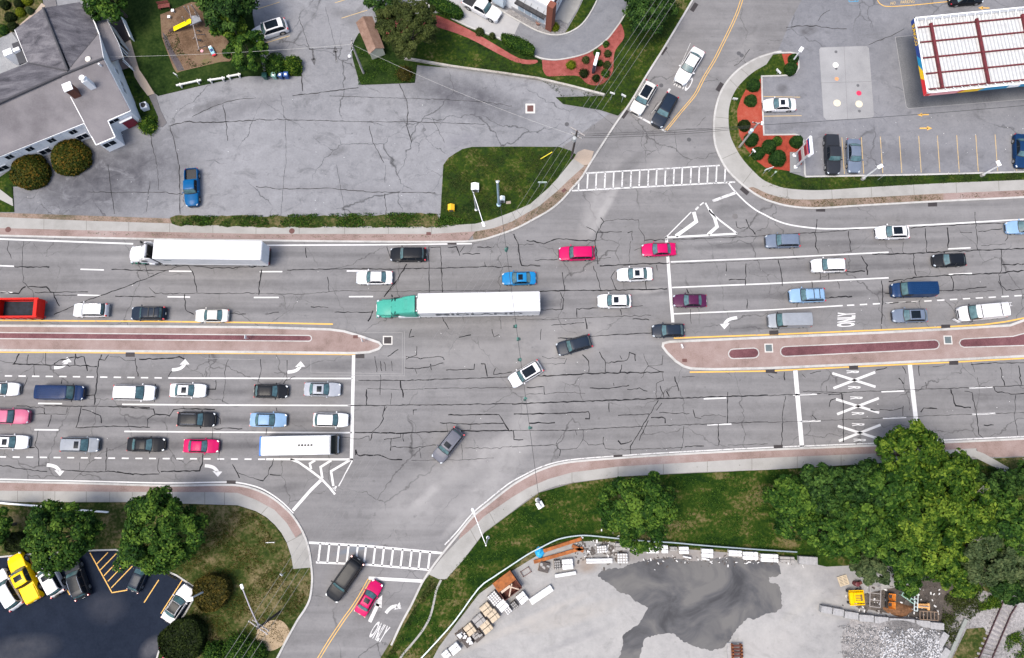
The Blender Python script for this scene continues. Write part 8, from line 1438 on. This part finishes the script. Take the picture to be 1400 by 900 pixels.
def slab_thing(px, py, lpx, dpx, ang, label, mat=stone_m, h=.45, name='stone_slab', cat='slab', group='stone slabs in the yard', lines=1):
    p = G(px, py, h); t = thing(name, (p.x, p.y, .012), label, cat, img_ang(ang, px, py), group); l, d = lpx/11.0, dpx/11.0
    for k in (-1, 1): m = MB(); m.box((k*l*.33, 0, .05), (.14, d*1.05, .10)); m.build('bearer', pallet_m, t)
    for k in range(lines): m = MB(); m.box((0, -d/2+(k+.5)*d/lines, .10+h/2), (l, d/lines-.035, h), ch=.03); m.build('slab', mat, t)
    return t
for a in ((676, 818, 14, 16, 42, 'gridwhite', 'pallet of small white pavers next to the rusty skip'), (687, 828, 14, 13, 42, 'white', 'white wrapped pallet below the white pavers'), (695, 835, 9, 8, 42, 'gridwhite', 'small pallet of striped pavers below the white wrapped one'), (703.5, 827.5, 7, 10, 42, 'grid', 'narrow pallet of dark gridded pavers'), (714, 817.5, 13, 14, 40, 'white', 'pale pallet load left of the long white slab'), (665, 833, 14, 15, 40, 'tan', 'tan block pallet at the upper end of the double row'), (674.5, 842, 14, 15, 40, 'tan', 'tan block pallet right of the upper tan pallet'), (655, 848, 15, 14, 40, 'grey', 'grey block pallet second in the inner row'), (665, 857.5, 14, 15, 40, 'tan', 'tan and pink block pallet in the middle of the outer row'), (642.5, 860.5, 13, 15, 40, 'tan', 'narrow tan pallet third in the inner row'), (630.5, 869.5, 14, 14, 40, 'mixed', 'dark pallet of odd stones near the lower end'), (639.5, 878, 14, 14, 40, 'mixed', 'dark pallet with white pieces at the lower end of the outer row'), (653, 870.5, 14, 14, 40, 'mixed', 'dark pallet with one tan block in the outer row'), (622, 887, 14, 12, 40, 'white', 'pinkish white pallet second from the bottom edge'), (610, 895, 10, 10, 40, 'white', 'small white pallet nearest the bottom edge'), (744, 776, 15, 15, -15, 'mixed', 'grey stone heap on a pallet beneath the rusty beams'), (762, 772.5, 9, 13, 5, 'grid', 'narrow dark gridded pallet left of the white blocks'), (776, 771.5, 15, 14, 5, 'white', 'white block pallet beneath the rusty beams'), (822.6, 751, 14, 10, 5, 'gridwhite', 'slatted white bundle left of the grey pallet'), (851, 763.5, 15, 14, 0, 'gridwhite', 'pallet of white paving frames below the grey pallet'), (892, 752, 17, 9, 0, 'white', 'white pallet half under the round tree'), (908.6, 751, 9, 11, 0, 'white', 'small white pallet right of the round tree'), (920.7, 750.5, 10, 6, 0, 'grey', 'small grey pallet between two white ones'), (935, 752.5, 13, 10, 0, 'white', 'white square pallet by the guard rail, right of the small grey one'), (967, 756.5, 16, 12, -3, 'white', 'white pallet standing apart in the middle of the guard rail'), (1005, 756.5, 18, 8, -3, 'white', 'flat white pallet right of the pale gap'), (1026, 760, 21, 11, -2, 'white', 'large white double pallet by the guard rail'), (1052, 763, 24, 11, -2, 'white', 'widest white double pallet by the guard rail'), (852.5, 747.5, 23, 10, 0, 'grey', 'grey pallet left of the round tree by the guard rail'), (1076, 765, 20, 8, -2, 'grey', 'low grey pallet left of the last concrete block')): load(*a)
slab_thing(740, 813.5, 36, 9.5, 34, 'long white slab lying alone on the pale concrete'); slab_thing(773, 785.5, 30, 5, 9, 'slender white beam below the white block pallet'); slab_thing(819.5, 767, 37, 7, 1, 'long white slab beside the wet patch', lines=2); slab_thing(939.5, 762, 12, 2.5, -12, 'small white kerb stone left of its twin'); slab_thing(964.5, 764.5, 11, 2.8, -12, 'small white kerb stone right of its twin'); slab_thing(1105, 766.5, 26, 11, -3, 'grey concrete block at the right end of the yard row', conc_m, .7, 'concrete_block', 'block', 'concrete blocks in the yard')
for x, y, l, a_, lab in ((1130, 834, 15, -10, 'leftmost concrete block of the rubble wall'), (1146, 837, 15, -10, 'second concrete block of the rubble wall, chipped'), (1164, 841.5, 19, -8, 'third concrete block of the rubble wall'), (1184.5, 845.5, 20, -4, 'fourth concrete block of the rubble wall'), (1205, 848, 19, -4, 'concrete block of the rubble wall left of the long one'), (1233, 850.5, 35, -3, 'longest concrete block of the rubble wall'), (1262, 853, 19, -4, 'concrete block of the rubble wall right of the long one'), (1281, 856, 19, -5, 'concrete block at the right end of the rubble wall'), (1272, 880, 30, 58, 'dark concrete block inside the right rubble wall'), (1287, 878, 28, 60, 'pale concrete block of the right rubble wall'), (1291, 896, 20, 58, 'lowest concrete block of the right rubble wall')): slab_thing(x, y, l, 9.5, a_, lab, conc_m, .75, 'concrete_block', 'block', 'concrete blocks in the yard')
# rubble heap: broken stone nobody could count
rng = np.random.default_rng(5); mb = MB(); rg = random.Random(8)
pile = W([(1148, 850), (1180, 849), (1230, 857), (1275, 863), (1285, 880), (1262, 915), (1180, 925), (1150, 900), (1155, 870)])
def heap_z(x, y):
    c = g2(1225, 885); return max(0, 1.7*(1-(((x-c[0])/7.0)**2+((y-c[1])/5.0)**2)))
for k in range(8500):
    px, py = rg.uniform(1145, 1284), rg.uniform(849, 925)
    if px < 1200 and rg.random() < .35 or px < 1156+9*math.sin(py*.35)+6*math.sin(py*.9) or py < 853+(px-1150)*.05+2*math.sin(px*.4): continue
    x, y = g2(px, py); s = rg.uniform(.03, .11)*(1.2 if px > 1195 else .9); mb.mi = 0 if rg.random() < (.5+.3*math.sin(px*.11)*math.sin(py*.13) if px > 1195 else .18) else 1
    mb.box((x, y, .03+heap_z(x, y)+s*.2), (s*rg.uniform(.8, 1.8), s, s*.7), rg.uniform(0, 3.1), 0, Matrix.Rotation(rg.uniform(0, 3.1), 3, 'Z') @ Matrix.Rotation(rg.uniform(-.7, .7), 3, 'X'))
mb.build('rubble', [flat('white_rubble', (.42, .425, .44), .9, var=.35), flat('grey_rubble', (.13, .132, .14), .9, var=.3)], kind='stuff')
m = MB(); Pg = []
for i in range(29): Pg.append([(lambda q: (q[0], q[1], -.03+heap_z(*q)*1.02))(g2(1140+i*5.2, 846+j*4.4)) for j in range(19)])
m.grid(Pg); m.build('rubble_mound', gravel_m, kind='structure', smooth=True, sharp=0)
# rusty skip, beams, machines
p = G(694, 800, .5); t = thing('skip', (p.x, p.y, .012), 'rusty steel skip with an orange plate and pale braces', 'skip', img_ang(37, 694, 800)); m = MB()
m.box((0, 0, .1), (2.7, 2.5, .12))
for sx, sy, w_, d_ in ((0, 1.22, 2.7, .08), (0, -1.22, 2.7, .08), (1.32, 0, .08, 2.5), (-1.32, 0, .08, 2.5)): m.box((sx, sy, .65), (w_, d_, 1.1))
m.build('body', rustd, t); m = MB(); m.box((-.0, .72, 1.25), (2.75, 1.35, .08), 0, .02); m.build('cover_plate', rustp, t); m = MB(); m.box((0, -.62, 1.06), (1.6, .16, .10), .75); m.box((.55, -.7, 1.08), (1.3, .14, .10), -.9); m.box((-.4, -.15, 1.22), (1.4, .3, .05)); m.build('brace', flat('pale_timber', (.42, .33, .26), .85), t)
def beam(px, py, l, ang, label):
    p = G(px, py, .3); t = thing('steel_beam', (p.x, p.y, .012), label, 'beam', img_ang(ang, px, py), 'rusty steel beams'); m = MB(); m.box((0, 0, .1), (l, .42, .04)); m.box((0, 0, .25), (l, .06, .28)); m.box((0, 0, .40), (l, .42, .04)); m.build('section', rustp, t); return t
beam(769, 745, 5.2, 18, 'rusty steel beam close to the guard rail'); beam(763.5, 759, 6.6, 16, 'longer rusty steel beam farther from the guard rail'); beam(790, 750, 1.6, -25, 'short rusty steel beam across the ends of the long ones')
p = G(738, 756, .4); m = MB(); rows = []
for i in range(7):
    f = i/6; rows.append([((.62*(1-f**2)+.02)*(1+.18*math.sin(3*a_+f*5))*math.cos(a_)+p.x, (.62*(1-f**2)+.02)*(1+.18*math.sin(4*a_+f*3))*math.sin(a_)*1.1+p.y, .02+.55*f+.05*math.sin(5*a_)) for a_ in np.linspace(0, 2*math.pi, 15)])
m.grid(rows); o = m.build('tarpaulin', flat('tarp_blue', (.02, .30, .58), .4, bmp=.4), smooth=True, sharp=60); tag(o, 'crumpled bright blue tarpaulin at the end of the rusty beams', 'tarpaulin')
p = G(719, 782, .2); t = thing('steel_trestle', (p.x, p.y, .012), 'small brown steel trestle between the skip and the beams', 'trestle', img_ang(33, 719, 782)); m = MB()
for s in (-1, 1): m.box((0, s*.35, .2), (1.3, .06, .06)); m.box((s*.6, 0, .2), (.06, .8, .06)); [m.box((s*.6, q*.35, .1), (.08, .08, .2)) for q in (-1, 1)]
m.build('frame', rustd, t)
yp = paint('machine_yellow', (.72, .42, .0)); op = flat('machine_orange', (.52, .19, .03), .5, var=.3, scale=2)
p = G(1170.7, 817, .9); t = thing('skid_loader', (p.x, p.y, .012), 'yellow compact machine on the dark yard ground', 'machine', img_ang(2, 1170, 817)); m = MB(); m.box((.05, 0, .75), (1.7, 1.35, .75), ch=.12); m.box((-.7, 0, 1.05), (.5, 1.5, .5), ch=.1); m.build('body', yp, t, smooth=True, sharp=30); m = MB(); [m.box((.2, y_, 1.15), (.8, .07, .05)) for y_ in (-.3, -.1, .1, .3)]; m.box((.55, 0, 1.14), (.25, .8, .04)); m.build('grille', flat('grille_brown', (.12, .08, .02), .6), t)
for s in (-1, 1): m = MB(); m.box((0, s*.85, 1.0), (1.9, .14, .22), ch=.04); m.build('lift_arm', yp, t)
m = MB(); m.box((1.05, 0, .5), (.12, 1.6, .5), ch=.03); m.build('guard', yp, t); wheels(t, (.6, -.6), .86, .36, .26)
p = G(1219, 822, .8); t = thing('mixer_unit', (p.x, p.y, .012), 'orange two-part hopper machine left of the rust heap', 'machine', img_ang(88, 1219, 822)); m = MB(); m.box((0, 0, .35), (1.9, 1.0, .12)); m.build('chassis', black_trim, t)
for s in (-1, 1):
    hp = MB(); a_ = .44; hp.add([(s*.5-.2, -.25, .4), (s*.5+.2, -.25, .4), (s*.5+.2, .25, .4), (s*.5-.2, .25, .4), (s*.5-a_, -a_, .95), (s*.5+a_, -a_, .95), (s*.5+a_, a_, .95), (s*.5-a_, a_, .95)], [(3, 2, 1, 0), (0, 1, 5, 4), (1, 2, 6, 5), (2, 3, 7, 6), (3, 0, 4, 7)]); hp.build('hopper', op, t)
wheels(t, (0,), .58, .26, .16)
p = G(1264, 829, .8); t = thing('excavator_arm', (p.x, p.y, .012), 'pale orange boom piece beside the grey rack', 'machine part', img_ang(-3, 1264, 829)); m = MB(); m.box((-.2, 0, .6), (1.3, .55, .35), ch=.08); m.box((.55, -.05, .65), (.3, .9, .4), ch=.08); m.build('boom', flat('faded_orange', (.52, .28, .10), .5), t); m = MB(); m.tube((-.7, 0, .85), (.5, 0, .9), .06, n=8); m.build('hydraulic_ram', chrome_m, t); m = MB(); m.box((-.2, 0, .21), (1.0, .5, .42)); m.build('support', pallet_m, t)
def rack(px, py, w_, l_, ang, label, rungs=5, mat=None):
    p = G(px, py, .8); t = thing('steel_rack', (p.x, p.y, .012), label, 'rack', img_ang(ang, px, py), 'steel racks in the yard'); mat = mat or flat('rack_grey', (.26, .24, .23), .7, .2)
    m = MB(); [m.box((0, s*w_/2, .8), (l_, .09, .10)) for s in (-1, 1)]; m.build('side_rail', mat, t); m = MB(); [m.box((x, 0, .8), (.08, w_, .08)) for x in np.linspace(-l_/2, l_/2, rungs)]; m.build('cross_bars', mat, t)
    for x in (-1, 1):
        for s in (-1, 1): m = MB(); m.box((x*l_*.47, s*w_/2, .39), (.07, .07, .76)); m.build('leg', mat, t)
rack(1196.5, 816, 1.35, 2.5, 88, 'grey open frame between the yellow and orange machines', 4); rack(1252.5, 819, .42, 2.9, 88, 'narrow pale ladder-like rack under the trees', 7, flat('rack_pale', (.42, .48, .48), .6)); rack(1270, 842, 1.0, 2.3, -4, 'brown low rack behind the rubble wall', 6, pallet_m); rack(1242, 818, .4, 1.8, -35, 'small green tinted rack leaning under the trees', 4, flat('rack_green', (.22, .36, .30), .6))
p = G(1153, 794, .15); t = thing('empty_pallet', (p.x, p.y, .012), 'empty pale wooden pallet lying apart in the yard', 'pallet', img_ang(17, 1153, 794)); pm_ = flat('fresh_pallet', (.42, .35, .25), .85, var=.15); m = MB(); [m.box((0, -.55+k*.183, .14), (1.25, .13, .03)) for k in range(7)]; m.build('boards', pm_, t); m = MB(); [m.box((k*.55, 0, .065), (.12, 1.2, .12)) for k in (-1, 0, 1)]; m.build('bearers', pm_, t)
p = G(1170, 798, .4); t = thing('oil_drum', (p.x, p.y, .012), 'dark red drum under the blue green tree', 'drum'); m = MB(); m.lathe((0, 0, 0), [(.30, 0), (.30, .28), (.32, .3), (.30, .32), (.30, .58), (.32, .6), (.30, .62), (.30, .88), (.26, .9)], 16); m.build('drum_body', flat('drum_red', (.09, .012, .016), .5), t, smooth=True, sharp=30); m = MB(); m.box((.5, .1, .3), (.5, .4, .6), .4, .04); m.build('crate', rustd, t)
p = G(1006, 891, .4); t = thing('rusty_press', (p.x, p.y, .012), 'rusty slatted machine on a pale base at the bottom edge of the yard', 'machine', img_ang(0, 1006, 891)); m = MB(); m.box((-.4, 0, .08), (1.2, 2.0, .16)); m.build('base', conc_m, t); m = MB(); [m.box((.1, -.8+k*.4, .7), (1.4, .2, .2)) for k in range(5)]; m.build('slats', rustd, t); m = MB(); [m.box((s*.55+.1, 0, .45), (.14, 1.9, .7)) for s in (-1, 1)]; m.build('frame', rustp, t)
p = G(1232, 835, .5)
mb = MB(); rows = []
for i in range(8):
    f = i/7; rows.append([(p.x+(1.9*(1-f)+.05)*math.cos(a_)*(1+.15*math.sin(3*a_)), p.y+(.75*(1-f)+.03)*math.sin(a_)*(1+.2*math.sin(4*a_+1)), .015+.6*f*(2-f)*.8) for a_ in np.linspace(0, 2*math.pi, 22)])
mb.grid(rows); o = mb.build('rust_heap', flat('rust_brown_heap', (.13, .06, .025), .95, var=.5, scale=3, bmp=.6), smooth=True, sharp=0); tag(o, 'low brown heap of rusty spoil between the machines and the block wall', 'heap')
# small debris by the beams
rg = random.Random(21); mb = MB()
for k in range(170):
    x, y = g2(rg.uniform(785, 850), rg.gauss(752, 9)); s = rg.uniform(.05, .22); mb.mi = rg.choice((0, 1, 1)); mb.box((x, y, .05), (s*2, s, s*.8), rg.uniform(0, 3))
for k in range(160):
    x, y = g2(rg.uniform(880, 1110), rg.gauss(766, 4)); s = rg.uniform(.04, .14); mb.mi = rg.choice((0, 1, 1)); mb.box((x, y, .04), (s*2.4, s, s*.8), rg.uniform(0, 3))
for k in range(150):
    x, y = g2(rg.uniform(1150, 1290), rg.uniform(800, 845)); s = rg.uniform(.05, .2); mb.mi = rg.choice((0, 1, 1)); mb.box((x, y, .05), (s*2, s, s*.8), rg.uniform(0, 3))
mb.build('yard_debris', [stone_m, darkb], kind='stuff')
# railway track
t = thing('railway_track', G(1350, 870, .06), 'rusty railway track running out of the lower right corner', 'railway'); r1 = W([(1376, 815), (1371, 825), (1339, 900), (1310, 970)], .3); r2 = W([(1390, 828), (1382.5, 840), (1357, 900), (1330, 965)], .3)
for r_ in (r1, r2): m = MB(); m.band(r_, .10, .16, .34); m.build('rail', flat('rail_rust', (.045, .020, .022), .7, var=.3), t, world=True)
for k in range(24):
    f = k/23; a, c = Vector(r1[0]).lerp(Vector(r1[-1]), f), Vector(r2[0]).lerp(Vector(r2[-1]), f); d = (c-a); m = MB(); q = (a+c)/2; m.box((q.x, q.y, .11), (d.length+.9, .26, .10), math.atan2(d.y, d.x)); m.build('sleeper', flat('old_sleeper', (.19, .18, .185), .95, var=.25), t, world=True)
m = MB(); m.band(W([(1319, 846), (1307, 872), (1294, 902), (1270, 955)]), .45, 0, .35); o = m.build('concrete_kerb', flat('mossy_kerb', (.20, .215, .20), .9)); tag(o, 'long mossy concrete kerb between the rubble wall and the railway', 'kerb')
# litter and pebbles on the roads and lots: nobody could count them
rg = random.Random(2); mb = MB()
for k in range(420):
    px, py = rg.choice(((rg.uniform(0, 1400), rg.uniform(330, 650)), (rg.uniform(30, 600), rg.uniform(130, 295)), (rg.uniform(1100, 1400), rg.uniform(150, 236)), (rg.uniform(580, 1400), rg.uniform(300, 620))))
    x, y = g2(px, py); s = rg.uniform(.02, .06); mb.mi = 0 if rg.random() < .5 else 1; mb.box((x, y, .02), (s*1.5, s, .02), rg.uniform(0, 3))
mb.build('litter', [wp, black_trim], kind='stuff')
# ================================================================ light
w = bpy.data.worlds.new('World'); S.world = w; w.use_nodes = True
nt = w.node_tree; bg = nt.nodes['Background']; sky = nt.nodes.new('ShaderNodeTexSky'); sky.sky_type = 'NISHITA'; sky.sun_disc = False
SUNV = Vector((-.36, -.20, 1.0)).normalized()
sky.sun_elevation = math.asin(SUNV.z); sky.sun_rotation = math.atan2(SUNV.x, SUNV.y); sky.dust_density = 4.0; sky.air_density = 1.0; sky.ozone_density = 1.0
nt.links.new(sky.outputs[0], bg.inputs[0]); bg.inputs[1].default_value = 0.12
sl = bpy.data.lights.new('sun', 'SUN'); sl.energy = 1.5; sl.angle = R(25); sl.color = (1.0, .93, .82)
so = bpy.data.objects.new('sun', sl); COL.objects.link(so); so.rotation_euler = SUNV.to_track_quat('Z', 'Y').to_euler(); so.location = (0, 0, 60)
S.view_settings.view_transform = 'Standard'; S.view_settings.look = 'None'; S.view_settings.gamma = 1; S.view_settings.use_curve_mapping = False
S.view_settings.exposure = 1.17
S.render.engine = 'CYCLES'
